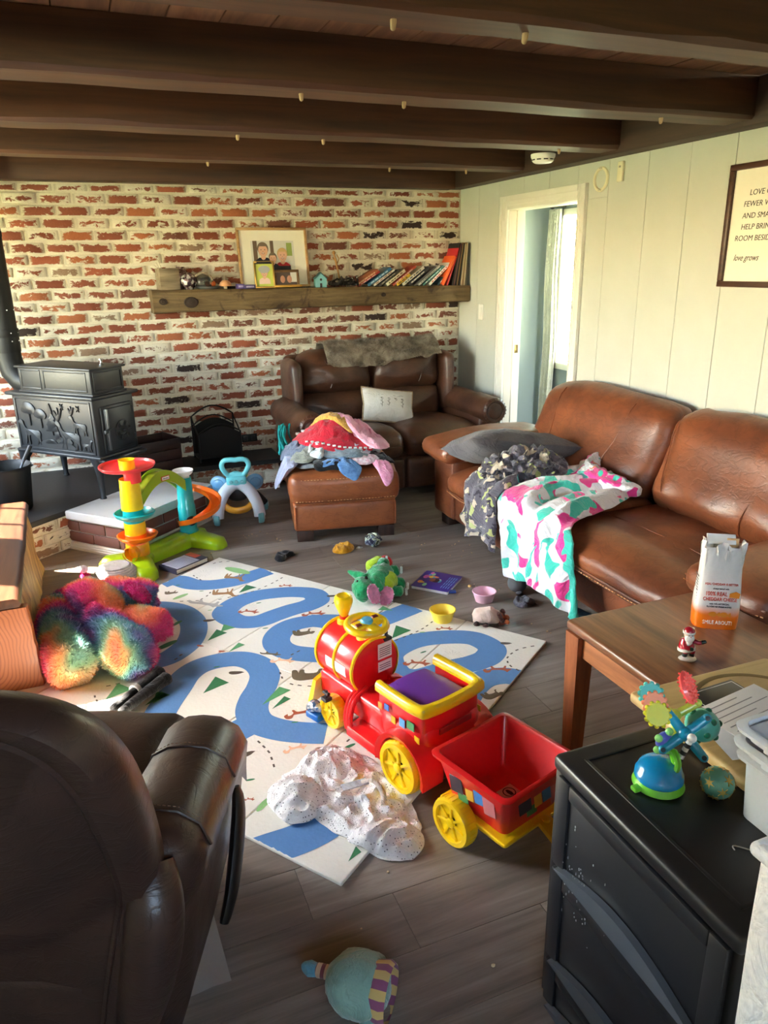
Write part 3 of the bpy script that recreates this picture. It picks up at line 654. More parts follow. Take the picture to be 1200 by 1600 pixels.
frame(f1,.515,.415,.018,.022, wood('light oak frame', (196,158,112),(164,126,84),0,6,6,.5))
flatbox(f1,'mount',-.243,.243,.015,.40,.006,.006, plain('cream mount', (244,240,226), .7))
flatbox(f1,'photo_print',-.16,.155,.095,.325,0,.001, PR_bg)
flatbox(f1,'print_post',-.145,-.115,.095,.325,-.0011,.0003, PR_post); flatbox(f1,'print_post',-.02,.005,.2,.325,-.0011,.0003, PR_post); flatbox(f1,'print_plant',.10,.14,.22,.31,-.0011,.0003, PR_green)
person_print(None,f1,-.075,.262,.062,PR_brown,PR_skin,PR_navy,-.0016); person_print(None,f1,.065,.225,.058,PR_blond,PR_skin,PR_red,-.0020); person_print(None,f1,-.008,.205,.045,PR_brown,PR_skin,PR_navy,-.0046)
flatbox(f1,'print_sleeve',-.01,.12,.095,.15,-.0072,.0004, PR_navy)
f2 = thing('framed_picture','small upright gold metal frame with a baby in a grey cap before the large frame','picture',(1.265,5.42,mz(1.26)+.001),-4); tilt(f2, 7)
frame(f2,.145,.185,.012,.016, plain('gold metal', (206,168,96), .3, .8)); flatbox(f2,'photo_print',-.062,.062,.012,.165,.004,.004, plain('print yellow green', (196,206,96), .5))
flatbox(f2,'print_clip',-.05,.05,.168,.18,-.007,.002, PR_dark); person_print(None,f2,.0,.105,.04,PR_cap,PR_skin,PR_pink,-.0008)
q = M(); q.ball((0,-.004,.128),(.042,.0004,.026),14,6); q.build('print_cap', PR_cap, f2)
f3 = thing('framed_picture','low brown wooden frame with gold ledge and dark group photo on the mantel','picture',(1.43,5.43,mz(1.43)+.001),0); tilt(f3, 10)
frame(f3,.185,.125,.018,.02, wood('brown frame wood', (128,96,62),(92,66,42),0,6,6,.45)); flatbox(f3,'photo_print',-.078,.078,.014,.11,.003,.003, plain('print dim', (98,82,78), .5))
flatbox(f3,'print_sky',.03,.077,.04,.108,-.0006,.0003, PR_bg)
for x in (-.03,.02): 
    q = M(); q.ball((x,-.002,.06),(.018,.0006,.026),12,6); q.build('print_face', PR_blush, f3)
q = M(); q.bev(-.1,.1,-.035,-.008,0,.016,.003); q.build('gold_ledge', plain('gold ledge', (214,166,82), .35,.5), f3)
bh = thing('birdhouse','small turquoise wooden birdhouse on the mantel right of the large photo','ornament',(1.685,5.45,mz(1.68)),-8)
q = M(); q.loft([[(-.042,y,0),(.042,y,0),(.042,y,.06),(0,y,.10),(-.042,y,.06)] for y in (-.035,.035)]); q.build('house_body', plain('turquoise paint', (120,178,186), .6), bh)
q = M()
for sx in (-1,1): q.bev(-.003,.065,-.042,.042,-.003,.003,.001,T=TM((0,0,.104),0,43,0) if sx > 0 else TM((0,0,.104),0,137,0))
q.build('roof', plain('dark teal roof', (52,92,96), .6), bh)
q = M(); q.lathe([(.0,0),(.009,.0),(.009,.002),(0,.002)],12,T=TM((0,-.036,.055),90,0,0)); q.bev(-.008,.008,-.038,-.034,.0,.03,.001); q.build('entrance_hole', PR_dark, bh)
ga = thing('garland','heap of dark metallic beaded garland on the mantel beside the birdhouse','garland',(1.86,5.46,mz(1.86)))
q = M(); rr = random.Random(5)
for k in range(16):
    a = rr.uniform(0,6.28); x0, y0 = rr.uniform(-.09,.09), rr.uniform(-.05,.05); R0 = rr.uniform(.02,.05)
    q.tube([(x0+R0*math.cos(t*.9+a), y0+R0*.7*math.sin(t*.9+a), .012+rr.uniform(0,.065)*(1-abs(x0)/.13)) for t in range(8)], .007, 6)
q.build('strand', plain('dark tinsel', (44,40,40), .3, .6), ga)
q = M()
for k in range(26): q.ball((rr.uniform(-.11,.11),rr.uniform(-.06,.02),rr.uniform(.012,.07)), rr.uniform(.007,.013), 8, 6)
q.build('bead', plain('pewter bead', (110,102,98), .25, .7), ga)
fg = thing('stick_figure','slender bent natural wood stick figure standing in the dark garland','ornament',(1.845,5.52,mz(1.84)))
q = M(); q.tube(spline([(.02,0,0),(.012,0,.07),(0,0,.13),(-.012,0,.19),(-.025,0,.235)],4), [.007]*9+[.009]*4+[.007]*4, 8); q.tube([(-.01,0,.18),(-.035,.0,.21)],.005,6); q.tube([(-.005,0,.16),(.015,0,.20),(-.002,0,.23)],.004,6); q.ball((-.024,0,.243),.014,10,8); q.build('figure', wood('ochre stick wood', (190,142,84),(150,104,56),2,8,6,.6), fg)
# ---- books
M_page = plain('page edges', (232,224,204), .8, bump=.4, bscale=300)
def book(x, lean, t, h, d, rgb, label, text=None, trgb=(240,236,226), nm='book', cat='book', grp='books leaning on the mantel', rough=.45, y=5.50, z=None):
    b = thing(nm, label, cat, (x, y, (mz(x) if z is None else z)+t*math.sin(R_(lean))), 0, grp); b.rotation_euler = (0, R_(lean), 0)
    dz = math.sin(R_(abs(lean)))*0
    cv = plain('cover '+label[:24], rgb, rough)
    q = M(); q.bev(0,t,-d/2,-d/2+.002,0,h,.0008); q.bev(0,.002,-d/2,d/2,0,h,.0008); q.bev(t-.002,t,-d/2,d/2,0,h,.0008); q.build('cover', cv, b)
    q = M(); q.box(.002,t-.002,-d/2+.002,d/2-.003,.003,h-.003); q.build('pages', M_page, b, False)
    if t > .012 and trgb:
        q = M()
        zz = h*.12
        rr = random.Random(int(x*1000))
        while zz < h*.8:
            L = rr.uniform(.012,.035); q.box(t*.3,t*.7,-d/2-.0006,-d/2,zz,min(zz+L,h*.85)); zz += L+rr.uniform(.004,.012)
        q.build('spine_print', plain('print '+label[:20], trgb, .6), b, False)
    return b
BK = [(345,60,.020,.215,(178,100,66),'terracotta hardback leaning lowest at the left end of the mantel books',(220,190,150)),
(366,60,.014,.20,(168,34,36),'thin bright red book under the terracotta hardback on the mantel',(230,210,190)),
(425,58,.022,.225,(56,112,158),'blue hardback book leaning on the mantel',(200,220,235)),
(462,57,.016,.205,(236,232,222),'white backed book leaning just right of the blue hardback',(120,60,60)),
(500,56,.016,.19,(58,52,50),'short dark brown book between white and cream leaning books',(180,170,150)),
(545,56,.024,.185,(226,214,190),'cream book leaning in the middle of the mantel row',(110,90,70)),
(588,55,.016,.235,(196,84,66),'coral red book sticking up highest of the middle books',(240,220,200)),
(612,56,.022,.135,(240,196,44),'short yellow book leaning low on the mantel',(60,50,40)),
(650,55,.024,.22,(214,206,190),'pale grey cream book leaning right of the yellow one',(90,90,96)),
(692,54,.022,.21,(40,38,42),'black book with pale lettering leaning on the mantel',(225,220,210)),
(735,54,.012,.225,(84,80,84),'thin charcoal book leaning right of the black book',(190,190,190)),
(758,53,.014,.23,(206,206,202),'thin pale silver book leaning on the mantel',(90,90,96)),
(790,52,.014,.225,(70,128,124),'teal green book leaning under the last white book',(220,226,220)),
(830,49,.020,.235,(240,238,232),'white book with red lettering leaning last of the book row',(190,50,50)),
(893,42,.014,.20,(52,76,96),'short navy book in the gap before the orange booklet',(200,210,220))]
for cx, lean, t, h, rgb, lab, tr in BK: book(1.953+(cx-351)*.001255+.0, lean, t, h, .15, rgb, lab, trgb=tr)
book(2.655, 27, .022, .235, .17, (238,98,32), 'orange booklet leaning against the red record sleeve', trgb=None, y=5.485)
book(2.70, 21, .012, .325, .19, (196,38,48), 'large red record sleeve leaning in front of the black records', trgb=None, nm='record_sleeve', cat='record', grp='records at the right end of the mantel')
RC = [((34,34,36),'black record sleeve directly behind the large red one'),((122,84,86),'dull rose record sleeve among the records on the mantel'),((40,36,44),'dark violet record sleeve among the records on the mantel'),((150,118,84),'brown record sleeve left of the black middle sleeve'),((30,30,30),'black record sleeve in the middle of the records'),((206,190,160),'cream record sleeve right of the black middle sleeve'),((172,140,100),'tan record sleeve third from the wall'),((222,206,176),'ivory record sleeve second from the wall'),((84,74,66),'dark brown record sleeve nearest the white wall')]
for i,(rgb,lab) in enumerate(RC): book(2.752+i*.0143-(.02 if i<5 else 0)*.3, 12-i*1.15, .010, .318-.004*(i%3), .19, rgb, lab, trgb=None, nm='record_sleeve', cat='record', grp='records at the right end of the mantel', rough=.55)
# ---- things on ceiling and right wall
sd_ = thing('smoke_detector','round white smoke detector under the last full ceiling beam','detector',(2.50,3.83,2.165))
M_wp = plain('white plastic', (240,238,232), .35); M_ivory = plain('ivory plastic', (232,226,196), .45)
q = M(); q.lathe([(0,-.046),(.045,-.046),(.055,-.040),(.06,-.030),(.062,-.022),(.066,-.018),(.068,-.003),(.066,0),(.0,0)],30); q.build('housing', M_wp, sd_)
for k in range(10): q = M(); q.bev(.0585,.0625,-.012,.012,-.034,-.028,.0005,T=TM((0,0,0),0,0,k*36)); q.build('vent_slot', PR_dark, sd_)
bp = M(); b = bp.lathe([(0,-.03),(.001,-.02),(.02,0)],6) if False else None
rg = thing('mounting_ring','ivory empty detector mounting ring high on the wall beside the doorway','ring',(XR-.001,3.842,2.047))
q = M(); pr = [(.050,0),(.050,.006),(.053,.010),(.064,.010),(.068,.006),(.068,0)]; q.lathe([*pr, pr[0]],32,T=TM((0,0,0),0,-90,0)); q.build('ring', M_ivory, rg)
for k in range(2): q = M(); q.bev(-.014,-.004,-.012,.012,(.054 if k else -.062),(.062 if k else -.054),.002); q.build('ring_tab', plain('tab plastic', (200,196,176), .5), rg)
sn = thing('wall_sensor','small ivory box sensor on the wall right of the empty ring','sensor',(XR,3.664,2.069))
q = M(); q.rbox(-.009,0,0,.018,.046,.105,.006,1); q.build('sensor_body', M_ivory, sn); q = M(); q.bev(-.0195,-.0175,-.008,.008,.02,.03,.0005); q.build('sensor_mark', plain('grey mark', (150,146,130), .5), sn)
sw = thing('light_switch','white light switch plate on the wall between mantel and doorway','switch',(XR,5.221,1.238))
q = M(); q.bev(-.007,0,-.036,.036,-.058,.058,.003); q.build('switch_plate', M_wp, sw); q = M(); q.bev(-.011,-.006,-.016,.016,-.034,.034,.002); q.build('rocker', M_wp, sw)
pc = thing('wall_sign','dark brown framed white sign with house saying hanging on the right wall','sign',(XR,2.866,1.472))
PW, PH = .80, .537; M_fr = wood('walnut sign frame', (84,52,38),(56,32,24),1,4,10,.4)
q = M()
for (y0,y1,z0,z1) in ((-PW,0,0,.026),(-PW,0,PH-.026,PH),(-.026,0,.026,PH-.026),(-PW,-PW+.026,.026,PH-.026)): q.bev(-.024,0,y0,y1,z0,z1,.003)
q.build('frame', M_fr, pc); q = M(); q.box(-.008,-.002,-PW+.02,-.02,.02,PH-.02); q.build('sign_board', plain('warm white board', (244,240,226), .6), pc, False)
M_ink = plain('soft black ink', (66,60,52), .7); Rw = (R_(90),0,R_(-90))
for body, y, z, s_ in (('LOVE GROWS BEST',-.118,.40,.034),('FEWER WALLS TO',-.092,.352,.034),('AND SMALL ROOMS',-.092,.302,.034),('HELP BRING THE',-.092,.254,.034),('ROOM BESIDE US',-.064,.205,.034)):
    text_obj('lettering', body.split(' ')[0]+' '+' '.join(body.split(' ')[1:])[:5], s_, M_ink, pc, (-.0085,y,z), Rw, .12)
text_obj('script_lettering','love grows',.040,M_ink,pc,(-.0085,-.07,.118),Rw,.45,sx=.8)
# ================================================================ LARGE FURNITURE
M_sofa = leather('cognac leather', (146,82,50), (96,50,32), .34)
M_love = leather('dark chestnut leather', (98,62,44), (58,36,28), .36)
M_rec = leather('espresso leather', (70,47,39), (44,30,26), .38)
M_ott = leather('tan leather', (166,94,54), (124,66,38), .36)
M_stitch = plain('tan stitching', (214,160,112), .7)
M_block = wood('dark block foot', (66,42,32), (36,24,20), 2, 4, 8, .5)
def cush(mm, x0,x1,y0,y1,z0,z1, r=.06, puff=(0,0,.03), n=8, wr=.006, seed=0, mi=0, sag=0, T=None, fn=None):
    """padded cushion with bulging faces and leather wrinkles"""
    cx, cy, cz = (x0+x1)/2,(y0+y1)/2,(z0+z1)/2
    def f(x,y,z,u,v,w):
        b = lambda a: max(0,1-min(1,abs(a))**2.2)
        k = fbm(x*7+seed, y*7+seed*2.3, z*7, 4)*wr
        x2 = x + puff[0]*b(v)*b(w)*u + k; y2 = y + puff[1]*b(u)*b(w)*v + k*.8; z2 = z + puff[2]*b(u)*b(v)*w + k - sag*b(u)*b(v)
        if fn: x2,y2,z2 = fn(x2,y2,z2,u,v,w)
        return (x2,y2,z2)
    return mm.rbox(cx,cy,cz,x1-x0,y1-y0,z1-z0,r,n,fn=f,mi=mi,T=T)
def seam(parent, pts, r=.0045, mt_=None, name='piping'):
    q = M(); q.tube(pts, r, 6); return q.build(name, mt_, parent)
def stitches(parent, pts, mt_=None, step=.019, w=.0024):
    """a row of short raised stitches, joined into one part"""
    P = [Vector(p) for p in pts]; q = M(); acc = 0
    for a, b in zip(P, P[1:]):
        L = (b-a).length
        if L < 1e-6: continue
        d = (b-a)/L; t = acc
        while t < L:
            q.tube([a+d*t, a+d*min(L,t+step*.6)], w, 4); t += step
        acc = t-L
    o = q.build('stitching', mt_ or M_stitch, parent); o['kind'] = 'stuff'; return o
# ---- sofa : local x along its length (0 at far end), y towards the wall
so = thing('sofa','long cognac leather sofa along the right wall with thick pad arms','sofa',(1.96,4.16,0),-90)
L = 2.60
q = M(); cush(q,.03,L-.03,.05,.90,.07,.27,.03,(0,.01,0),8,.004,1); q.build('base', M_sofa, so)
for x in (.06, L-.16):
    for y in (.07,.78): q = M(); q.bev(x,x+.1,y,y+.1,0,.075,.004); q.build('foot', M_block, so)
for i,(a,b) in enumerate(((.0,.31),(L-.31,L))):
    arm = M(); cush(arm,a+.01,b-.01,.03,.86,.07,.48,.04,(.008,.01,0),6,.004,3+i); ao = arm.build('arm_panel', M_sofa, so)
    pad = M()
    def padf(x,y,z,u,v,w): return (x, y, z-.03*max(0,-v)*1.0+.02*math.exp(-((v+.9)/.2)**2)*0)
    cush(pad,a-.03,b+.03,-.045,.74,.475,.590,.05,(.01,.015,.03),8,.005,6+i,fn=padf); po = pad.build('arm_pad', M_sofa, so)
    xx = [a-.02+(b-a+.04)*k/10 for k in range(11)]
    seam(po, [(x,-.045+.012*(abs(k-5)/5)**3,.515) for k,x in enumerate(xx)], .004, M_sofa)
    stitches(po, [(x,-.052+.012*(abs(k-5)/5)**3,.497) for k,x in enumerate(xx)])
    seam(ao, [(b-.012 if i==0 else a+.012, .028, z) for z in (.1,.2,.3,.4,.46)], .004, M_sofa)
for i,(a,b) in enumerate(((.315,1.30),(1.30,L-.315))):
    sc_ = M()
    def sf(x,y,z,u,v,w,i=i): return (x, y-.03*max(0,w)*max(0,-v)**2, z+.02*math.exp(-((v+.55)/.35)**2)*max(0,w) - (.05*max(0,-v-.55) if w>0 else 0))
    cush(sc_,a+.004,b-.004,-.035,.72,.255,.415,.06,(.004,.02,.028),12,.008,11+i*4,fn=sf); s_ = sc_.build('seat_cushion', M_sofa, so)
    seam(s_, [(a+.05+(b-a-.1)*k/12,-.062+.018*(abs(k-6)/6)**4,.315) for k in range(13)], .004, M_sofa)
    stitches(s_, [(a+.05+(b-a-.1)*k/12,-.066+.018*(abs(k-6)/6)**4,.303) for k in range(13)])
    seam(s_, [(a+.03+(b-a-.06)*k/12,.30,.443-.022*(abs(k-6)/6)**3) for k in range(13)], .003, M_sofa, 'seat_seam')
    bk_ = M()
    def bf(x,y,z,u,v,w,i=i):
        lean = .10*(w*.5+.5); 
        drop = (-.03*max(0,-u-.6)/.4 if i==0 else 0)*max(0,w)
        cr = .012*math.sin(u*9+w*3+i)*math.exp(-((w+.55)/.35)**2)*max(0,-v)
        return (x, y+lean-.05*math.exp(-((w+.5)/.5)**2)*max(0,-v)+cr, z+drop)
    cush(bk_,a-.15*(i==0),b-.004+.02*(i==1),.63,.86,.40,.885,.10,(.006,.035,.03),12,.010,21+i*5,fn=bf); b_ = bk_.build('back_cushion', M_sofa, so)
    for t in (.12,.66):
        xx = a+(b-a)*t
        pts = []
        for k in range(13):
            w = -1+2*k/12; z = .645+.2425*w*.93
            y = .63+.10*(w*.5+.5)-.05*math.exp(-((w+.5)/.5)**2)-.035*max(0,1-abs(w)**2.2)*.9+(.10*max(0,abs(w)-.75)**2*3)+.004
            pts.append((xx+.05*math.sin(w*1.4+.3)*(1 if t>.3 else -1), y, z))
        seam(b_, pts, .003, M_sofa, 'back_seam')
q = M(); cush(q,.16,L-.02,.84,.925,.08,.78,.03,(0,0,.01),6,.003,31); q.build('back_frame', M_sofa, so)
# ---- loveseat : local x across, y towards the brick wall
lv = thing('loveseat','dark chestnut leather reclining loveseat with rolled arms against the brick wall','loveseat',(2.03,4.66,0),0)
q = M(); cush(q,-.60,.60,.06,.86,.05,.30,.03,(0,.0,0),6,.003,41); q.build('base', M_love, lv)
for x in (-.62,.54):
    for y in (.10,.76): q = M(); q.bev(x,x+.07,y,y+.07,0,.055,.004); q.build('foot', M_block, lv)
for i,sx in enumerate((-1,1)):
    arm = M(); cush(arm,min(sx*.60,sx*.75),max(sx*.60,sx*.75),.04,.80,.04,.56,.03,(.01,.01,0),6,.004,43+i); ao = arm.build('arm_side', M_love, lv)
    roll = M(); rings = []
    for k in range(13):
        y = -.02+.80*k/12; rr_ = .098 if 0<k<12 else .085; 
        rings.append([(sx*.69+rr_*1.12*math.cos(t*math.pi/10), y, .575+rr_*(math.sin(t*math.pi/10))*(1.0)+.006*fbm(y*6,t,i)) for t in range(20)])
    roll.loft(rings if True else [], True); ro = roll.build('arm_roll', M_love, lv, True, 50)
    sc = M(); T = TM((sx*.69,-.022,.575),90,0,0); sc.lathe([(.0,.010),(.045,.012),(.058,.004),(.062,.010),(.078,.012),(.090,.004),(.096,-.01)],22,T=T); so_ = sc.build('arm_scroll', M_love, lv)
    q = M()
    for k in range(22): a = 2*math.pi*k/22; q.tube([(sx*.69+.062*math.cos(a),-.032,.575+.062*math.sin(a)),(sx*.69+.094*math.cos(a),-.026,.575+.094*math.sin(a))],.0035,5)
    q.build('pleat', M_love, so_)['kind'] = 'stuff'
    st_ = M()
    def sf(x,y,z,u,v,w): return (x,y,z+.01*math.exp(-((v+.5)/.4)**2))
    cush(st_,-.60 if i==0 else .004,-.004 if i==0 else .60,.0,.66,.29,.475,.07,(.004,.03,.035),10,.007,47+i,fn=sf); s_ = st_.build('seat_cushion', M_love, lv)
    seam(s_, [(-.55+i*.60+.5*k/10,-.012-.022*(1-(abs(k-5)/5)**3),.385) for k in range(11)], .004, M_love)
    fp = M(); cush(fp,-.595 if i==0 else .008,-.008 if i==0 else .595,.012,.08,.06,.29,.03,(0,.02,0),6,.004,50+i); fp.build('footrest_panel', M_love, lv)
    for j,(z0,z1,pf,yy) in enumerate(((.44,.70,.035,.60),(.685,.985,.065,.63))):
        bq = M()
        def bf(x,y,z,u,v,w,j=j,i=i):
            cr = .010*math.sin((u*7 if i==0 else -u*6)+w*4)*max(0,-v)*max(0,1-abs(w))
            return (x, y+.05*(w*.5+.5)+cr, z - (.03*max(0,abs(u)-.6) if j else 0))
        cush(bq,-.575 if i==0 else .003,-.003 if i==0 else .575,yy,yy+.22,z0,z1,.085,(.004,pf,.02),10,.010,55+i*3+j,fn=bf); b_ = bq.build('back_pillow' if j else 'lumbar_pillow', M_love, lv)
        if j: seam(b_, [((-.36 if i==0 else .36)+.02*math.sin(k*.5), yy-.058+.05*(k/10)+.02*(abs(k-5)/5)**2, .735+.2*k/10) for k in range(11)], .003, M_love, 'back_seam')
    wg = M(); cush(wg,min(sx*.575,sx*.665),max(sx*.575,sx*.665),.56,.90,.50,.935,.045,(.008,.02,.02),6,.004,66+i); wg.build('back_wing', M_love, lv)
q = M(); cush(q,-.64,.64,.82,.915,.06,.96,.04,(0,.0,.02),6,.003,70); q.build('back_frame', M_love, lv)
# ---- ottoman
ot = thing('ottoman','tan leather ottoman with stitched top on dark block feet heaped with laundry','ottoman',(1.345,4.02,0),-12)
q = M()
def of(x,y,z,u,v,w): return (x,y,z+.006*math.sin(x*5)*max(0,w))
cush(q,-.335,.335,-.015,.60,.235,.430,.055,(.006,.010,.022),10,.006,75,fn=of); tp = q.build('top_cushion', M_ott, ot)
q = M(); cush(q,-.315,.315,.01,.585,.068,.245,.025,(.004,.006,0),6,.003,77); ob = q.build('ottoman_base', M_ott, ot)
for x in (-.30,.20):
    for y in (.025,.475): q = M(); q.bev(x,x+.1,y,y+.1,0,.07,.003); q.build('foot', M_block, ot)
lx = [-.30+.60*k/14 for k in range(15)]
stitches(tp, [(x,-.026+.012*(abs(k-7)/7)**4,.268) for k,x in enumerate(lx)]); stitches(tp, [(x,-.016+.014*(abs(k-7)/7)**4,.398) for k,x in enumerate(lx)])
seam(tp, [(x,-.022+.010*(abs(k-7)/7)**4,.253) for k,x in enumerate(lx)], .004, M_ott)
for x in (-.305,.305): seam(ob, [(x,.006,z) for z in (.085,.13,.18,.23)], .004, M_ott)
seam(tp, [(0,-.028+.012*k,.35+.0105*k) for k in range(8)], .0025, M_ott, 'centre_seam')
# ---- recliner : local x to its right as seen from behind, y the way it faces
rc = thing('recliner','dark espresso leather recliner seen from behind in the left foreground','armchair',(-.263,1.509,0),-22)
q = M(); cush(q,-.40,.33,-.26,.33,.06,.34,.04,(.0,.01,0),6,.004,81); q.build('base', M_rec, rc)
for x in (-.34,.24):
    for y in (-.2,.2): q = M(); q.bev(x,x+.06,y,y+.06,0,.065,.004); q.build('foot', M_block, rc)
q = M(); cush(q,-.27,.27,-.10,.42,.30,.485,.07,(.0,.03,.03),8,.006,83); q.build('seat_cushion', M_rec, rc)
q = M(); cush(q,-.27,.27,.30,.39,.07,.33,.035,(0,.02,0),6,.004,84); q.build('footrest_panel', M_rec, rc)
for i,sx in enumerate((1,-1)):
    side = M(); rings = []
    for k in range(17):                                   # arm body: a rolled top over a panel that tapers in to the floor
        t = k/16; y = -.24+.56*t
        fr = max(0,(t-.80)/.20); bk = max(0,(.12-t)/.12)
        top = .615-.055*t-.10*fr**2.2-.05*bk**2; wid = .098*(1-.25*fr**2-.2*bk**2); cx = .345-.03*bk
        y2 = y+.02*math.sin(fr*1.5)
        prof = [(-.085,.10),(-.088,.30),(-.085,top-.13),(-wid,top-.075),(-wid*.8,top-.025),(-wid*.4,top-.004),(0,top),(wid*.45,top-.006),(wid*.86,top-.034),(wid*1.04,top-.085),(wid*.92,top-.14),(.062,top-.20),(.055,.30),(.035,.16),(.005,.07),(-.06,.07)]
        rings.append([(sx*(cx+a+.004*fbm(y*5,z*9,i)), y2 + (.04*math.sin(max(0,z-.07)/(top-.07)*math.pi)*fr), z) for a,z in prof])
    if sx < 0: rings = [r[::-1] for r in rings]
    side.loft([r[::-1] for r in rings]); ao = side.build('arm', M_rec, rc, True, 60)
    for yy in (.10,-.13):
        t = (yy+.24)/.56; top = .615-.055*t; seam(ao, [(sx*(.345+a),yy,z+.001) for a,z in ((-.098,top-.075),(-.078,top-.025),(-.04,top-.004),(0,top),(.045,top-.006),(.085,top-.034),(.103,top-.085))], .0032, M_rec, 'arm_seam')
        stitches(ao, [(sx*(.345+a),yy+.012,z+.0015) for a,z in ((-.098,top-.075),(-.078,top-.025),(-.04,top-.004),(0,top),(.045,top-.006),(.085,top-.034))], plain('dull stitch', (120,92,76), .7), .010, .001)
q = M(); q.tube(spline([(.418,.225,.37),(.424,.20,.32),(.424,.14,.25),(.418,.08,.18),(.405,.04,.13)],4), [.014,.020,.027,.030,.032,.033,.034,.034,.034,.034,.033,.032,.030,.028,.026,.024,.02], 12, flat=.5); q.build('recline_lever', plain('black leather flap', (26,20,19), .4, bump=.3), rc)
# rear corner roll
q = M(); q.tube(spline([(.365,-.235,.575),(.378,-.275,.51),(.362,-.29,.40),(.328,-.285,.28),(.295,-.265,.16),(.275,-.24,.07)],5), [.036+.018*math.sin(math.pi*min(1,k/20+.10)) for k in range(26)], 14); q.build('rear_roll', M_rec, rc)
q = M(); q.tube(spline([(-.365,-.235,.575),(-.378,-.275,.51),(-.362,-.29,.40),(-.328,-.285,.28),(-.295,-.265,.16),(-.275,-.24,.07)],5), [.036+.018*math.sin(math.pi*min(1,k/20+.10)) for k in range(26)], 14); q.build('rear_roll', M_rec, rc)
# back : rear shell, thick rolled edge with piping, front pillow
def bx(z): return -.27-.33*max(z-.60,-.06)
rim_ = [(.27,.10),(.31,.28),(.355,.45),(.392,.58),(.405,.70),(.408,.82),(.40,.91),(.372,.985),(.32,1.03),(.24,1.05),(.12,1.045),(0,1.03)]
rim_ = spline(rim_,4); full = rim_ + [(-a,b) for a,b in rim_[::-1][1:]]
q = M(); q.loft([[(a*.90,bx(b)+.10,b*.90+.02) for a,b in full],[(a*.98,bx(b)+.05,b*.965+.01) for a,b in full],[(a*.995,bx(b)-.01,b) for a,b in full],[(a*.95,bx(b)-.045,b-.02*(b>.9)) for a,b in full],[(a*.86,bx(b)-.040,b*.95+.015) for a,b in full],[(a*.83,bx(b)-.015,b*.935+.015) for a,b in full],[(a*.4,bx(b)-.008,.18+(b-.18)*.6) for a,b in full]], True); q.build('back_shell', M_rec, rc, True, 60)
seam(rc, [(a*.835,bx(b)-.024,b*.938+.014) for a,b in full], .008, M_rec, 'back_piping')
q = M(); cush(q,-.33,.33,-.23,-.05,.44,.74,.08,(0,.03,.02),8,.007,90,fn=lambda x,y,z,u,v,w:(x,y-.06*w,z)); q.build('lumbar_pillow', M_rec, rc)
q = M(); cush(q,-.36,.12,-.33,-.13,.70,.945,.09,(0,.04,.02),8,.007,91,fn=lambda x,y,z,u,v,w:(x,y-.04*w,z-.03*max(0,abs(u)-.5))); q.build('head_pillow', M_rec, rc)
# ---- coffee table
M_wal = wood('walnut table top', (150,98,66), (96,58,40), 1, 2.2, 10, .32, .2)
M_teak = wood('orange teak leg', (178,104,62), (128,70,42), 2, 3, 9, .45)
ct = thing('coffee_table','mid brown walnut coffee table with square tapered legs on the right','table',(1.62,1.39,0),0)
q = M(); q.rbox(0,0,.481,.565,.80,.036,.014,2); q.build('tabletop', M_wal, ct)
for (x0,x1,y0,y1) in ((-.262,-.244,-.34,.345),(.244,.262,-.34,.345),(-.25,.25,.345,.362),(-.25,.25,-.36,-.343)): q = M(); q.bev(x0,x1,y0,y1,.385,.464,.003); q.build('apron', wood('apron wood', (190,124,80),(146,88,56),1,3,10,.45), ct)
for sx in (-1,1):
    for sy in (-1,1): q = M(); q.loft([[(sx*.248+a*w,sy*.362+b*w,z) for a,b in ((-1,-1),(1,-1),(1,1),(-1,1))] for z,w in ((0,.024),(.46,.033))]); q.build('leg', M_teak, ct, False)
# ---- wooden bench on the left: plank top and waterfall end with live edge
M_bench_t = wood('dark brown bench top', (104,66,46), (66,40,30), 1, 1.6, 12, .3, .2)
def grainend():
    m = N('orange cedar end grain'); o = m.obj(); d = m.n('VectorMath', {0:m.mapping(o,(3.2,1,1.6),(0,0,0),(.6,0,-.33))}, operation='LENGTH').outputs[1]
    w = m.noise(3,3,.5,o); r = m.math('SINE', m.math('ADD', m.math('MULTIPLY', d, 150), m.math('MULTIPLY', w, 60)))
    m.P(Base_Color=m.mix(m.ramp(r,[(.0,(0,0,0)),(1,(.75,.75,.75))]), c8(170,98,56), c8(134,70,40)), Roughness=.4, Coat_Weight=.1); return m.m
bn = thing('wooden_bench','low wooden slab bench with orange end grain and live edge at the left','bench',(-.335,2.93,.0125),0)
q = M(); rings = []
for k in range(25):
    y = 1.37*k/24; w = .003*fbm(y*5,1,1); rings.append([(-.60,y,.352),(-.60,y,.392),(-.045-.04*k/24+w,y,.392),(-.03-.04*k/24+w,y,.385),(-.02-.04*k/24+w*1.6,y,.368),(-.03-.04*k/24+w,y,.355)])
q.loft([r[::-1] for r in rings]); q.build('bench_top', M_bench_t, bn)
q = M(); rings = []
for k in range(13):
    z = .35*k/12; w = .008*fbm(z*9,2,7); rings.append([(-.60,0,z),(.005+w-.03*z,0,z),(.012+w-.03*z,.02,z),(.006+w-.03*z,.045,z),(-.60,.05,z)])
q.loft(rings); q.build('end_slab', grainend(), bn)
q = M(); rings = []
M_bark = wood('yellow live edge', (206,160,96), (120,72,40), 2, 4, 7, .55, ring=.9)
for k in range(29):
    y = .05+1.30*k/28; w = .02*fbm(y*4,3,3); w2 = .02*fbm(y*7,5,3); rings.append([(-.075-.035*k/28,y,.352),(-.04-.04*k/28+w*.3,y,.352),(-.025-.04*k/28+w,y,.24),(-.03-.03*k/28+w2,y,.12),(-.01-.03*k/28+w,y,0),(-.075-.03*k/28,y,0)])
q.loft([r[::-1] for r in rings]); q.build('live_edge_side', M_bark, bn, True, 60)
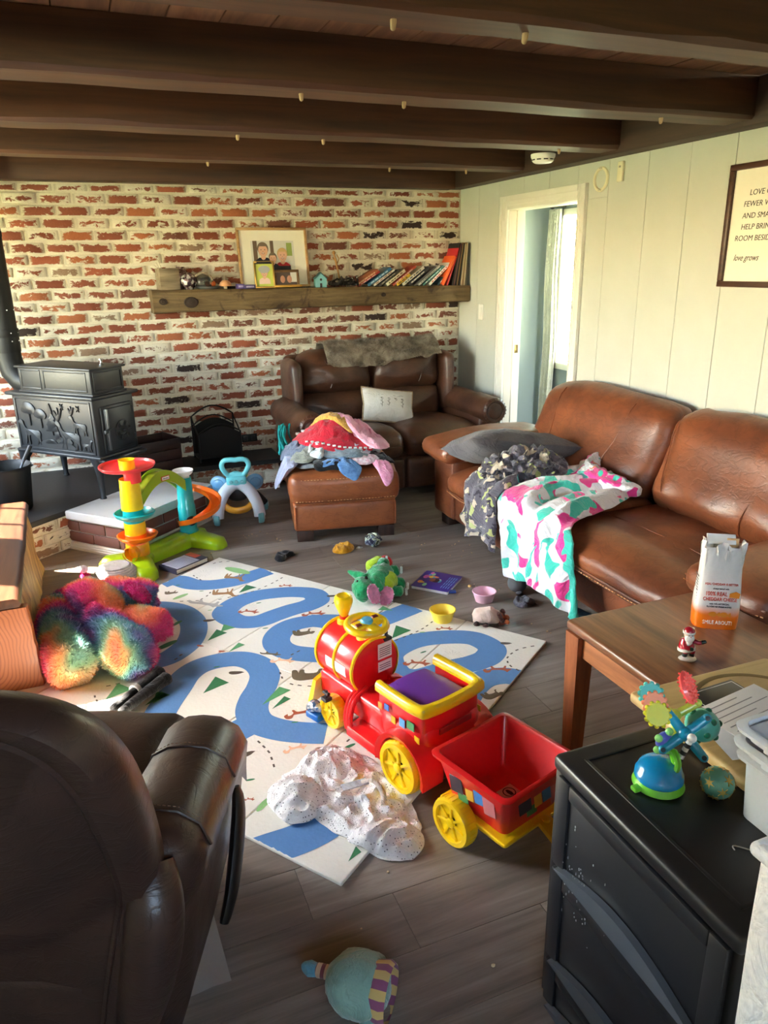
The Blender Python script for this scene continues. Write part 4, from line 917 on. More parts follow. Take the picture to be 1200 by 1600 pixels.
q = M(); q.bev(-.60,-.56,.05,1.35,0,.352,.003); q.build('far_side', M_bench_t, bn)
# ---- black drawer tower
M_blk = plain('black plastic', (30,30,33), .36, var=.1, bump=.08, bscale=60); M_blk2 = plain('black plastic drawer', (36,37,42), .4, var=.1); M_smoke = plain('smoky grey grip', (84,90,98), .32)
dt = thing('drawer_tower','black plastic drawer tower with curved grips in the right foreground','drawers',(.778,.57,0))
DX, DYY, DH = .50, .484, .650
q = M(); q.rbox(DX/2,DYY/2,DH-.018,DX,DYY,.036,.014,2); tpx = q.build('top_panel', M_blk, dt)
q = M()
for (x0,x1,y0,y1,z) in ((.045,DX-.045,.045,.052,DH),(.045,DX-.045,DYY-.052,DYY-.045,DH),(.045,.052,.045,DYY-.045,DH),(DX-.052,DX-.045,.045,DYY-.045,DH)): q.bev(x0,x1,y0,y1,z-.002,z+.002,.001)
q.build('top_ridge', M_blk, tpx)
q = M(); q.bev(.012,DX,.0,.03,0,DH-.03,.003); q.build('side_panel', M_blk, dt); q = M(); q.bev(.012,DX,DYY-.03,DYY,0,DH-.03,.003); q.build('side_panel', M_blk, dt); q = M(); q.bev(DX-.01,DX,.03,DYY-.03,0,DH-.03,.002); q.build('rear_panel', M_blk, dt)
for z0,z1 in ((.392,.612),(.138,.380),(.004,.126)):
    d_ = M(); h = z1-z0; d_.bev(.006,.02,.022,DYY-.022,z0,z1,.004)
    if h > .1:
        for (y0,y1,a,b) in ((.022,.06,z0,z1),(DYY-.06,DYY-.022,z0,z1),(.06,DYY-.06,z1-.035,z1)): d_.bev(.0,.010,y0,y1,a,b,.004)
    do = d_.build('drawer', M_blk2, dt)
    if h > .1:
        g_ = M(); n = 20; top = [(DYY-.045-(DYY-.09)*k/n, z0+.004+.046*math.sin(math.pi*k/n)) for k in range(n+1)]; 
        g_.loft([[(-.004,y,z0+.002),(-.012,y,z0+.004),(-.010,y,z),(.004,y,z+.002),(.010,y,z0+.002)] for y,z in top], True); g_.build('grip', M_smoke, do)
q = M(); rr = random.Random(2)
for k in range(60):
    y = DYY-.06-abs(rr.gauss(0,.06)); z = .41+rr.gauss(0,.06)
    if .02 < y < DYY-.03: q.ball((-.0005,y,max(.1,min(.6,z))),(.001,rr.uniform(.0008,.002),rr.uniform(.001,.004)),5,4)
o = q.build('dried_splash', plain('chalky splash', (170,172,176), .8), dt); o['kind'] = 'stuff'
q = M(); q.tube([(x,y,DH+.0022) for x,y in spline([(.13,.14),(.138,.147),(.173,.112),(.203,.117),(.22,.086),(.226,.052)],5)], .0012, 5); t = tag(q.build('hair_strand', plain('pale thread', (170,168,160), .8)), 'thin pale thread lying on the black drawer tower top', 'thread'); t.location = (.778,.57,0)
# ---- white fabric hamper in the corner
M_felt = fabric('white quilted felt', (226,226,228), (204,206,212), 60, .3, 300)
hp = thing('hamper','white quilted fabric hamper at the right edge in front of the drawers','hamper',(.838,.38,0))
q = M(); q.rbox(0,0,.455,.298,.26,.91,.03,8,fn=lambda x,y,z,u,v,w:(x*(1+.02*w)+.006*fbm(x*8,y*8,z*6),y*(1+.02*w)+.006*fbm(x*8,y*8,z*6+9),z)); q.build('hamper_body', M_felt, hp)
for x in (-.13,-.06): q = M(); q.tube([(x*.86,.132,z) for z in (.02,.3,.6,.88)], .003, 6); q.build('hamper_seam', M_felt, hp)
q = M(); q.rbox(0,0,.908,.314,.274,.020,.009,2); q.build('rim_binding', M_felt, hp)
# ================================================================ PLAY MAT
MLX, MLY, MT = 1.978, 1.575, .012
mat_ = thing('play_mat','large folding foam play mat printed with blue roads, animals and trees','play mat',(1.729,2.433,0),126.0)
def foam():
    m = N('ivory embossed foam'); v = m.n('TexVoronoi', {'Vector':m.mapping(m.obj(),(1,1,1)),'Scale':70.0}, distance='CHEBYCHEV')
    m.P(Base_Color=c8(236,232,220), Roughness=.55); return m.bump(v.outputs[0], .35, .003).m
M_foam = foam()
def printmat(name, rgb): 
    m = N(name); v = m.n('TexVoronoi', {'Vector':m.obj(),'Scale':70.0}, distance='CHEBYCHEV')
    g = m.noise(40,3,.6,m.obj()); c = c8(*rgb)
    m.P(Base_Color=m.mix(m.math('MULTIPLY',g,.3), c, tuple(min(1,x*1.35) for x in c[:3])+(1,)), Roughness=.55); return m.bump(v.outputs[0], .3, .003).m
PRT = [printmat('mat print %d'%i, c) for i,c in enumerate([(104,92,72),(156,116,74),(170,88,58),(172,170,164),(232,186,150),(88,134,188),(84,152,98),(54,120,78),(140,186,120),(84,74,62)])]
for i in range(5):
    for j in range(2):
        q = M(); q.bev(i*MLX/5+.002,(i+1)*MLX/5-.002,j*MLY/2+.001,(j+1)*MLY/2-.001,0,MT,.0035); q.build('panel', M_foam, mat_, False)
q = M(); q.box(.004,MLX-.004,.004,MLY-.004,.0005,.0075); q.build('fold_hinge', plain('fold crease', (196,186,164), .7), mat_, False)
PZ = MT+.0004
def inpanel(x,y,e=.004):
    fx = x % (MLX/5); fy = y % (MLY/2); return e < fx < MLX/5-e and e < fy < MLY/2-e and 0 < x < MLX and 0 < y < MLY
def flat(polys, nm, m_, z=PZ):
    q = M()
    for pts in polys:
        A = sum(pts[i][0]*pts[(i+1)%len(pts)][1]-pts[(i+1)%len(pts)][0]*pts[i][1] for i in range(len(pts)))
        if A < 0: pts = pts[::-1]
        q.add([(*p,z) for p in pts], [tuple(range(len(pts)))])
    return q.build(nm, m_, mat_, False)
ROADS = {'A': ([(1.977,.433),(1.963,.383),(1.926,.354),(1.83,.354),(1.752,.32),(1.686,.254),(1.64,.166),(1.622,.084),(1.602,.012)],0),'B': ([(1.42,.532),(1.34,.554),(1.279,.538),(1.232,.491),(1.209,.414),(1.179,.328),(1.141,.249),(1.138,.173),(1.203,.127),(1.292,.155),(1.374,.217),(1.441,.298),(1.47,.4),(1.455,.488)],1),'C': ([(.821,.293),(.905,.306),(.998,.355),(1.063,.427),(1.081,.502),(1.06,.58),(1.008,.637),(.936,.657),(.861,.64),(.788,.607),(.733,.579)],0),'C2': ([(1.04,.377),(.956,.347),(.847,.336),(.78,.285),(.739,.19),(.703,.082),(.677,.001)],0),'D': ([(.53,.474),(.532,.369),(.486,.271),(.388,.185),(.287,.144),(.187,.181),(.166,.26),(.196,.336),(.241,.397),(.283,.462),(.346,.554),(.433,.569)],1),'H': ([(.11,.605),(.119,.541),(.117,.467),(.096,.411),(.05,.367),(.001,.353),(-.027,.355)],0),'E': ([(1.838,.684),(1.756,.629),(1.646,.612),(1.523,.653),(1.431,.729),(1.367,.825),(1.345,.917),(1.351,.981),(1.392,1.044)],0),'F': ([(1.05,1.273),(1.082,1.214),(1.124,1.123),(1.169,1.026),(1.174,.941),(1.134,.863),(1.067,.81),(.98,.806),(.9,.849),(.847,.926),(.813,1.006),(.768,1.075),(.71,1.117),(.65,1.125),(.575,1.112),(.498,1.081),(.44,1.05)],0),'F2': ([(.745,1.266),(.726,1.213),(.712,1.154),(.692,1.121)],0),'G': ([(.274,1.612),(.249,1.573),(.211,1.516),(.178,1.447),(.157,1.359),(.145,1.293)],0)}
TREES = [[(1.538,.312),(1.504,.213),(1.574,.216)],[(1.318,.67),(1.286,.607),(1.358,.609)],[(1.307,.766),(1.284,.664),(1.35,.664)],[(1.154,.793),(1.136,.707),(1.174,.707)],[(1.011,1.087),(.978,.976),(1.059,.97)],[(.757,1.03),(.727,.892),(.783,.896)],[(.706,1.031),(.688,.94),(.722,.939)],[(1.126,1.24),(1.121,1.163),(1.181,1.171)],[(.604,.329),(.568,.219),(.654,.211)],[(.812,.12),(.746,.087),(.815,.07)],[(.03,1.501),(.018,1.452),(.044,1.442)],[(1.308,1.316),(1.276,1.207),(1.365,1.21)],[(1.143,1.264),(1.115,1.161),(1.164,1.163)]]
LEAVES = [[(1.774,.54),(1.76,.449)],[(1.557,.755),(1.559,.681)],[(1.442,.942),(1.431,.83)],[(1.836,.098),(1.658,.093)],[(1.895,.41),(1.876,.394)],[(1.732,.4),(1.713,.385)],[(1.531,.541),(1.514,.525)],[(1.377,.361),(1.361,.34)],[(1.171,.551),(1.152,.531)],[(.834,.552),(.83,.451)],[(1.118,.922),(1.101,.9)],[(.588,1.062),(.568,1.045)],[(.385,1.481),(.392,1.41)],[(.333,1.087),(.315,1.045)],[(.514,1.391),(.492,1.369)],[(.526,.217),(.504,.2)],[(.43,.379),(.416,.35)]]
ANIMALS = [('bear',[(1.864,.513),(1.819,.468)],0),('deer',[(1.754,.184),(1.663,.141)],1),('deer',[(1.66,.376),(1.578,.311)],1),('wolf',[(1.673,.524),(1.513,.481)],3),('fox',[(1.39,.468),(1.307,.427)],2),('fox',[(1.414,.134),(1.359,.102)],2),('bear',[(1.01,.526),(.944,.459)],0),('hog',[(1.465,.637),(1.42,.603)],0),('wolf',[(1.02,.733),(.946,.702)],0),('hog',[(1.029,.925),(.978,.895)],0),('bear',[(.784,.818),(.672,.734)],0),('fox',[(.633,1.041),(.566,.956)],2),('hog',[(1.118,.12),(1.076,.09)],0),('fox',[(1.1,.341),(1.022,.275)],2),('hog',[(.168,.128),(.124,.109)],0),('fox',[(.136,.366),(.05,.306)],2),('fox',[(.449,.484),(.361,.433)],2),('fox',[(.477,.143),(.417,.108)],2),('bear',[(.047,.559),(.002,.489)],0),('hog',[(.616,1.316),(.583,1.266)],0),('fox',[(.504,1.207),(.461,1.144)],4),('fox',[(.946,.753),(.864,.705)],4),('hog',[(1.318,.822),(1.285,.816)],2),('hog',[(1.197,.811),(1.169,.801)],2),('fox',[(.456,1.459),(.43,1.443)],2)]
DASHES = [[(1.944,.128),(1.927,.064),(1.877,.013)],[(1.948,.255),(1.869,.28),(1.81,.295)],[(1.697,.343),(1.66,.403),(1.65,.476)],[(1.755,.558),(1.714,.527),(1.653,.482)],[(1.597,.466),(1.541,.37),(1.492,.271),(1.47,.156),(1.469,.02)],[(1.31,.997),(1.309,.947),(1.318,.895)],[(.905,.716),(.901,.67),(.892,.619)],[(.882,.783),(.817,.837),(.774,.856),(.72,.847),(.66,.819),(.624,.785)],[(1.033,.244),(1.049,.188),(1.033,.125),(1.009,.07)],[(.599,.38),(.562,.283),(.533,.187),(.526,.102)],[(.008,.046),(.049,.092),(.08,.137),(.093,.198),(.089,.237),(.068,.271),(.048,.284),(.014,.298),(-.006,.301)],[(.658,1.197),(.595,1.218),(.54,1.241),(.467,1.298)],[(.348,1.089),(.347,1.032)],[(1.411,1.276),(1.39,1.253),(1.365,1.216)],[(1.4,1.297),(1.366,1.319),(1.327,1.338)],[(1.305,.994),(1.309,.947),(1.323,.898)]]
for k,(pts,closed) in ROADS.items():
    P = spline(pts, 10, bool(closed)); n = len(P); q = M(); z = PZ + .00004*list(ROADS).index(k); w = .062
    for i in range(n if closed else n-1):
        def nor(i):
            a, b = (P[(i-1)%n],P[(i+1)%n]) if closed else (P[max(0,i-1)],P[min(n-1,i+1)])
            d = Vector((b[0]-a[0],b[1]-a[1])).normalized(); return Vector((-d.y,d.x))*w
        a, b = Vector(P[i][:2]), Vector(P[(i+1)%n][:2]); na, nb2 = nor(i), nor((i+1)%n)
        for s0 in range(6):
            u0, u1 = -1+s0/3, -1+(s0+1)/3; Q = [a+na*u0, a+na*u1, b+nb2*u1, b+nb2*u0]; c = (Q[0]+Q[1]+Q[2]+Q[3])/4
            if 0 < c.x < MLX and 0 < c.y < MLY: q.add([(max(.003,min(MLX-.003,p.x)),max(.003,min(MLY-.003,p.y)),z) for p in Q], [(0,1,2,3)])
    q.f = [t if (Vector(q.v[t[1]])-Vector(q.v[t[0]])).cross(Vector(q.v[t[2]])-Vector(q.v[t[1]])).z > 0 else t[::-1] for t in q.f]
    o = q.build('road_print', PRT[5], mat_, False); o['kind'] = 'stuff'
for i,t in enumerate(TREES):
    a,b,c = [Vector(p) for p in t]; 
    P = [a.lerp(b,.0),a.lerp(b,.33),a.lerp(b,.67)+(c-a)*.02,b,b.lerp(c,.5),c,c.lerp(a,.5)]
    flat([[tuple(p) for p in P]], 'tree_print', PRT[6 if i%2 else 7], PZ+.0004)
for i,t in enumerate(LEAVES):
    a,b = Vector(t[0]),Vector(t[1]); d = b-a; nn = Vector((-d.y,d.x))*.16
    flat([[tuple(a+d*.5*(1-math.cos(math.pi*k/8))+nn*math.sin(math.pi*k/8)*s) for s,ks in ((1,range(0,9)),(-1,range(7,0,-1))) for k in ks]], 'leaf_print', PRT[8 if i%3==0 else 7], PZ+.0004)
SH = dict(
 bear=[(-.5,.05),(-.46,.36),(-.25,.5),(.1,.46),(.3,.42),(.42,.44),(.55,.3),(.56,.2),(.44,.16),(.36,.2),(.34,0),(.42,-.12),(.3,-.12),(.22,.08),(-.1,.08),(-.14,-.12),(-.26,-.12),(-.3,.06),(-.36,-.12),(-.48,-.12)],
 deer=[(-.5,.45),(-.42,.62),(-.1,.62),(.25,.62),(.42,.78),(.5,.95),(.66,.96),(.78,.88),(.62,.8),(.55,.65),(.45,.35),(.5,0),(.42,0),(.36,.34),(.27,.3),(.24,0),(.18,0),(.2,.36),(-.15,.36),(-.25,.3),(-.22,0),(-.3,0),(-.36,.3),(-.42,0),(-.5,0)],
 wolf=[(-.6,.2),(-.45,.32),(-.1,.3),(.2,.32),(.35,.4),(.4,.34),(.6,.26),(.56,.2),(.4,.18),(.36,0),(.28,0),(.26,.14),(-.1,.14),(-.22,.0),(-.3,0),(-.28,.14),(-.45,.18),(-.6,.12)],
 fox=[(-.55,.3),(-.5,.5),(-.32,.52),(-.22,.36),(-.12,.34),(.15,.36),(.3,.44),(.36,.56),(.44,.46),(.58,.34),(.5,.3),(.36,.26),(.42,.08),(.34,.06),(.26,.2),(-.05,.2),(-.14,.04),(-.22,.06),(-.2,.22),(-.32,.34),(-.42,.32),(-.4,.22)],
 hog=[(-.5,.1),(-.46,.3),(-.25,.42),(.05,.4),(.3,.3),(.45,.18),(.56,.12),(.45,.06),(.3,0),(-.3,0)])
for kind,(a,b),ci in ANIMALS:
    a, b = Vector(a), Vector(b); c = (a+b)/2; d = b-a; nn = Vector((d.y,-d.x))
    P = spline([tuple(c+d*p[0]+nn*(p[1]-.3)*.95) for p in SH[kind]], 3, True)
    q = M(); q.prism([(p[0],p[1]) for p in P], PZ, PZ+.0005); q.build(kind.replace('hog','hedgehog')+'_print', PRT[[0,1,2,3,4][ci]] if kind != 'hog' or ci else PRT[9], mat_, False)
dq = []
for pts in DASHES:
    P = [Vector(p[:2]) for p in spline(pts, 8)]; acc = 0
    for a,b in zip(P,P[1:]):
        acc += (b-a).length
        if acc > .034:
            acc = 0; d = (b-a).normalized(); nn = Vector((-d.y,d.x))*.0035; c0, c1 = b, b+d*.017
            if inpanel(c0.x,c0.y) and inpanel(c1.x,c1.y): dq.append([tuple(c0-nn),tuple(c1-nn),tuple(c1+nn),tuple(c0+nn)])
flat(dq, 'dash_print', PRT[9], PZ+.0003)['kind'] = 'stuff'
sc = []
rr = random.Random(9)
for (cx,cy) in ((.30,.33),(1.38,.42),(1.88,.22),(.55,.62)):
    for k in range(34): a = k*.37; r0, r1 = .012, rr.uniform(.03,.055); sc.append([(cx+r0*math.cos(a),cy+r0*math.sin(a)),(cx+r1*math.cos(a+.015),cy+r1*math.sin(a+.015)),(cx+r1*math.cos(a-.015),cy+r1*math.sin(a-.015))])
flat(sc, 'sketch_print', PRT[3], PZ+.0003)['kind'] = 'stuff'
# ================================================================ TOYS
def plastic(name, rgb, rough=.28): return plain(name, rgb, rough, 0, .25, .03)
T_red = plastic('toy red', (226,30,34)); T_yel = plastic('toy yellow', (250,206,20)); T_pur = plastic('toy purple', (108,50,152), .38); T_blue = plastic('toy sky blue', (92,176,214)); T_dk = plastic('toy charcoal', (40,38,40), .5)
T_stk = plain('sticker white', (236,232,226), .5)
def wheel(parent, x, y, z, r, w, side, mt_):
    """spoked toy wheel, axis along x"""
    T = TM((x,y,z),0,90*side,0); q = M()
    q.lathe([(r*.35,w*.32),(r*.74,w*.30),(r*.78,w*.5),(r*.95,w*.5),(r,w*.36),(r,-w*.36),(r*.95,-w*.5),(r*.3,-w*.5)], 32, T=T)
    for k in range(28): q.bev(r*.985,r*1.02,-.003,.003,-w*.3,w*.3,.001,T=T @ TM((0,0,0),0,0,k*360/28))
    o = q.build('wheel', mt_, parent)
    q = M()
    for k in range(7): q.bev(r*.2,r*.76,-r*.055,r*.055,w*.26,w*.42,.002,T=T @ TM((0,0,0),0,0,k*360/7))
    q.build('spokes', mt_, o)
    q = M(); q.lathe([(.0,w*.52),(r*.14,w*.52),(r*.2,w*.46),(r*.22,w*.3)],16,T=T); q.build('hub', mt_, o)
    return o
tr = thing('ride_on_train','red and yellow ride on train toy with purple seat and steering wheel','ride-on toy',(.904,1.842,.0125),17.5)
q = M(); q.rbox(0,.035,.172,.27,.23,.146,.05,4,fn=lambda x,y,z,u,v,w:(x*(1-.06*max(0,-w)),y,z)); q.build('cab_body', T_red, tr)
U = spline([(-.128,.145),(-.130,.05),(-.128,-.04),(-.105,-.068),(0,-.075),(.105,-.068),(.128,-.04),(.130,.05),(.128,.145)],5)
q = M(); q.loft([[(x*(1+dx*8),y+(dy if abs(x)<.125 else 0),.285+dz) for dx,dy,dz in ((-.016,.014,0),(-.016,.014,.02),(-.008,.008,.033),(.006,-.008,.034),(.013,-.014,.024),(.014,-.015,.002),(.006,-.008,-.006))] for x,y in U]); q.build('backrest_rim', T_yel, tr, True, 60)
q = M(); q.loft([[(x*.93,y*.93+.004,.20),(x*.93,y*.93+.004,.295),(x*.985,y*.985,.295),(x*.985,y*.985,.20)] for x,y in U]); q.build('seat_wall', T_red, tr)
q = M(); q.rbox(0,.06,.262,.205,.20,.03,.014,4,fn=lambda x,y,z,u,v,w:(x*(1-.12*max(0,v)),y,z+.008*(1-u*u))); se = q.build('seat', T_pur, tr); q = M(); q.lathe([(0,.004),(.009,.004),(.011,0)],12,off=(-.055,.13,.278)); q.build('seat_button', T_pur, se)
BY0, BY1, BZ, BR = .315, .555, .245, .103
T = TM((0,BY0,BZ),-90,0,0)
q = M(); q.lathe([(0,0),(BR*.85,0),(BR*.97,.006),(BR,.014),(BR,BY1-BY0-.02),(BR*.95,BY1-BY0-.004),(BR*.6,BY1-BY0+.008),(0,BY1-BY0+.01)],36,T=T); bo = q.build('boiler', T_red, tr)
for z in (.010,.115,.225): q = M(); q.lathe([(BR-.001,z-.007),(BR+.005,z-.005),(BR+.007,z),(BR+.005,z+.005),(BR-.001,z+.007)],36,T=T); q.build('boiler_band', T_yel, bo)
for z0,z1 in ((.265,.325),(.215,.255)): q = M(); q.bev(.008,.07,BY0-.002,BY0+.001,z0,z1,.0008); b = q.build('warning_sticker', T_stk, bo, False)
for z in [.225+.008*k for k in range(3)]+[.275+.008*k for k in range(5)]: q = M(); q.box(.013,.063,BY0-.0028,BY0-.0018,z,z+.0022); q.build('sticker_print', T_dk, bo, False)
q = M(); q.loft([[(-BR-.0015 if abs(a)<1 else -BR*math.cos(R_(a))-.0015*math.cos(R_(a)), y, BZ+BR*math.sin(R_(a))) for a in (-16,-8,0,8)] for y in (.36,.40,.44,.48)], False, False); q.build('name_sticker', T_stk, bo)
# underframe and steps
q = M(); q.rbox(0,.33,.125,.19,.42,.10,.02,3); q.build('underframe', T_red, tr)
for sx in (-1,1):
    q = M(); q.loft([[(sx*.02,y,.10),(sx*.145,y,.072+.0*y),(sx*.150,y,.06),(sx*.150,y,.04),(sx*.02,y,.04)] for y in (.10,.30)]); 
    for k in range(9): q.bev(sx*.07-.06,sx*.07+.06,.118+k*.019,.124+k*.019,-.002,.003,.001,T=TM((sx*.012,0,.086),0,sx*13,0))
    q.build('footplate', T_red, tr)
    for k in range(3):
        q = M(); q.tube(spline([(sx*.135,.29+k*.014,.05),(sx*.135,.295+k*.014,.10),(sx*.11,.30+k*.014,.155),(sx*.05,.305+k*.014,.185)],4), .0085, 8); q.build('mudguard_rib', T_red, tr)
    f = M(); n = 14; pr = []
    for k in range(n+1): a = R_(-12+204*k/n); pr.append((.118*math.cos(a), .118*math.sin(a), .098*math.cos(a), .098*math.sin(a)))
    f.loft([[(sx*.085,a,.085+b),(sx*.165,a,.085+b),(sx*.172,a*.99,.085+b*.98),(sx*.165,c,.085+d),(sx*.085,c,.085+d)] for a,b,c,d in pr]); f.build('rear_fender', T_red, tr, True, 50)
    wheel(tr, sx*.150, 0, .087, .087, .055, sx, T_yel); wheel(tr, sx*.120, .415, .064, .062, .042, sx, T_yel)
    # stickers of blocks and shapes on the cab side
    for k,(y,z,w,h,c) in enumerate(((.095,.245,.022,.022,(70,120,200)),(.062,.215,.02,.024,(240,200,40)),(-.02,.235,.034,.028,(60,150,90)),(.02,.225,.026,.03,(90,170,220)),(-.05,.20,.022,.022,(244,190,40)),(.128,.235,.02,.024,(240,150,60)))):
        q = M(); q.bev(sx*.1352-.0012,sx*.1352+.0012,y-w/2,y+w/2,z-h/2,z+h/2,.0005,T=TM((0,0,0))); q.build('side_sticker', plain('sticker %d%d'%(k,sx), c, .4), tr, False)
q = M(); q.loft([[(x,.575-.03*(x/.13)**2,.03),(x,.60-.03*(x/.13)**2,.035),(x*.92,.575-.03*(x/.13)**2,.135),(x*.92,.555-.03*(x/.13)**2,.135)] for x in [-.13+.26*k/10 for k in range(11)]]); q.build('cow_catcher', T_yel, tr)
q = M(); q.tube([(-.17,0,.087),(.17,0,.087)],.008,8); q.tube([(-.14,.415,.064),(.14,.415,.064)],.007,8); q.build('axle', T_dk, tr)
q = M(); q.bev(-.165,-.135,.40,.43,.12,.135,.003); q.tube([(-.15,.415,.12),(-.15,.415,.16)],.006,8); q.tube([(-.15,.40,.15),(-.15,.43,.15)],.007,8); q.build('steering_linkage', T_dk, tr)
q = M(); q.rbox(.0,-.082,.215,.14,.006,.022,.003,1); q.build('rear_badge', plain('dark red badge', (150,20,26), .4), tr); q = M(); q.bev(-.02,.02,-.17,-.07,.12,.138,.004); q.lathe([(.012,0),(.012,.03)],12,off=(0,-.155,.12),cap=True); q.build('tow_hook', T_dk, tr)
# steering wheel and funnel bell
sw_ = M(); T = TM((-.012,.350,.398),3,0,0)
R0 = .068; pts = [(R0*math.cos(2*math.pi*k/36),R0*math.sin(2*math.pi*k/36),0) for k in range(36)]
rings = [[((R0+.0135*math.cos(2*math.pi*j/10))*math.cos(2*math.pi*k/36),(R0+.0135*math.cos(2*math.pi*j/10))*math.sin(2*math.pi*k/36),.0125*math.sin(2*math.pi*j/10)) for j in range(10)] for k in range(37)]
sw_.loft(rings, False, True, T=T); sw_.rbox(0,0,.004,.115,.050,.022,.01,2,T=T); sw_.rbox(0,-.035,.002,.045,.06,.018,.008,2,T=T); swo = sw_.build('steering_wheel', T_yel, tr, True, 60)
q = M(); q.lathe([(0,.026),(.018,.024),(.023,.017),(.023,.010)],20,T=T); q.build('horn_button', T_blue, swo)
for x in (-.042,.042): q = M(); q.rbox(x,.008*(1 if x>0 else -1),.016,.024,.016,.006,.003,1,T=T); q.build('sound_button', plastic('maroon button', (120,26,28)), swo)
q = M(); q.lathe([(.032,0),(.028,.01),(.022,.022),(.021,.06)],18,off=(-.01,.368,.335),cap=True); q.build('steering_column', T_yel, tr)
q = M(); q.lathe([(.026,0),(.026,.014),(.02,.02)],18,off=(0,.50,.343),cap=True); fnl = q.build('funnel_base', T_yel, tr)
q = M(); q.lathe([(.015,.018),(.017,.03)],16,off=(0,.50,.343),cap=True); q.build('funnel_collar', T_red, fnl)
q = M(); q.lathe([(.012,.03),(.018,.04),(.03,.07),(.035,.09),(.033,.105),(.025,.112),(.022,.108),(.0,.106)],22,off=(0,.50,.343)); q.build('funnel', T_yel, fnl)
q = M(); q.tube([(.055,.325,.335),(.06,.33,.385)],.006,8); q.rbox(.055,.325,.333,.035,.028,.012,.004,1); q.build('gear_lever', T_dk, tr)
# wagon
wg = thing('toy_wagon','small open red and yellow toy wagon with a yellow tow bar beside the train','toy wagon',(.97,1.535,0),16.5)
def tub(mm, w0,d0,w1,d1,z0,z1,t,r):
    def ring(w,d,z,rr): 
        o = []
        for cx,cy,a0 in ((w-rr,d-rr,0),(-w+rr,d-rr,90),(-w+rr,-d+rr,180),(w-rr,-d+rr,270)): o += [(cx+rr*math.cos(R_(a0+k*22.5)),cy+rr*math.sin(R_(a0+k*22.5)),z) for k in range(5)]
        return o
    mm.loft([ring(w0-.03,d0-.03,z0,r*.5),ring(w0,d0,z0,r),ring(w1,d1,z1-.012,r),ring(w1+.012,d1+.012,z1-.012,r),ring(w1+.014,d1+.014,z1-.004,r),ring(w1+.008,d1+.008,z1,r),ring(w1-t*.3,d1-t*.3,z1,r),ring(w1-t,d1-t,z1-.008,r),ring(w0-t,d0-t,z0+t+.008,r*.8),ring(w0-t-.01,d0-t-.01,z0+t,r*.6),ring(.01,.01,z0+t,.003)], True); return mm
q = tub(M(),.112,.108,.146,.138,.105,.262,.006,.022); q.build('wagon_tub', T_red, wg, True, 50)
q = M(); q.rbox(0,0,.088,.252,.246,.036,.016,3); q.rbox(0,0,.098,.268,.262,.012,.005,2); q.build('chassis', T_yel, wg)
for sx in (-1,1): wheel(wg, sx*.148, .05, .074, .074, .046, sx, T_yel)
q = M(); q.tube([(-.15,.05,.074),(.15,.05,.074)],.007,8); q.build('axle', T_dk, wg)
q = M(); q.loft([[(.03+.024*s+ (0.0),y,z+h) for s,h in ((-1,-.008),(1,-.008),(1,.008),(-1,.008))] for y,z in ((-.10,.095),(-.13,.095),(-.20,.06),(-.262,.052))]); q.lathe([(.012,0),(.012,.008),(.006,.012)],14,off=(.03,-.135,.10),cap=True); q.bev(.012,.048,-.275,-.255,.035,.07,.004); q.build('tow_bar', T_yel, wg)
q = M(); q.bev(-.005,.055,-.035,.025,.1125,.1135,.0004); stq = q.build('warning_label', T_stk, wg, False); stq.rotation_euler = (0,0,0)
q = M(); rings = [[((.017+dr)*math.cos(a)+.025,(.017+dr)*math.sin(a)-.0,.1142) for dr in (0,.003)] for a in [2*math.pi*k/24 for k in range(25)]]; q.loft(rings, False, False); q.prism([(.019,-.012),(.028,-.016),(.032,-.005),(.029,.010),(.022,.013),(.018,.002)],.1138,.1143); q.build('label_symbol', T_dk, stq, False)
for k,(x,z,w,h,c) in enumerate(((-.06,.20,.05,.05,(60,50,60)),(-.005,.185,.03,.034,(240,180,60)),(.03,.19,.035,.04,(70,130,190)),(.07,.18,.045,.06,(206,120,120)),(-.03,.165,.04,.025,(80,150,90)))):
    q = M(); q.rbox(x,0,0,w,.002,h,.0009,1); o = q.build('tub_sticker', plain('tub sticker %d'%k, c, .4), wg, False); o.location = (-.1345+.0*z,-x*0,z) if False else (0,-.1305+.0,z); o.rotation_euler = (R_(-11),0,0)
    o2 = o.copy(); COL.objects.link(o2); o2.rotation_euler = (R_(0),R_(-12),R_(-90)); o2.location = (-.1365,0,z); o2.parent = wg
# ball drop toy
B_or = plastic('toy orange', (250,120,26)); B_teal = plastic('toy teal', (20,166,164)); B_lime = plastic('toy lime', (164,206,20)); B_lime2 = plastic('toy olive lime', (150,172,30)); B_ball = plastic('toy amber', (252,176,16)); B_coral = plastic('toy coral red', (246,58,58))
bt = thing('ball_drop_toy','tall coloured ball drop toy with yellow and teal columns on a lime base','toy',(0,0,0))
Yc, Tc = Vector((.135,4.14)), Vector((.45,4.38))
q = M()
def leg(a, b, wa, wb, ha, hb): 
    d = (Vector(b)-Vector(a)); n = Vector((-d.y,d.x)).normalized(); rings = []
    for k in range(9):
        t = k/8; p = Vector(a).lerp(Vector(b),t); w = wa+(wb-wa)*t; h = ha+(hb-ha)*t; e = (1-max(0,(t-.85)/.15)**2*.5)
        rings.append([(p.x+n.x*w*s*e,p.y+n.y*w*s*e,h*z*e) for s,z in ((1,0),(1,.55),(.75,.92),(.3,1),(-.3,1),(-.75,.92),(-1,.55),(-1,0))])
    q.loft(rings)
leg(Yc,(-.075,4.20),.065,.055,.07,.055); leg(Yc,(.16,3.86),.065,.06,.07,.06); leg(Yc,Tc,.06,.07,.075,.085); leg(Tc,(.63,4.20),.07,.055,.085,.055); leg(Tc,(.535,4.49),.07,.05,.085,.055)
q.ball((Yc.x,Yc.y,.04),(.085,.085,.04),16,8); q.build('base', B_lime, bt, True, 50)
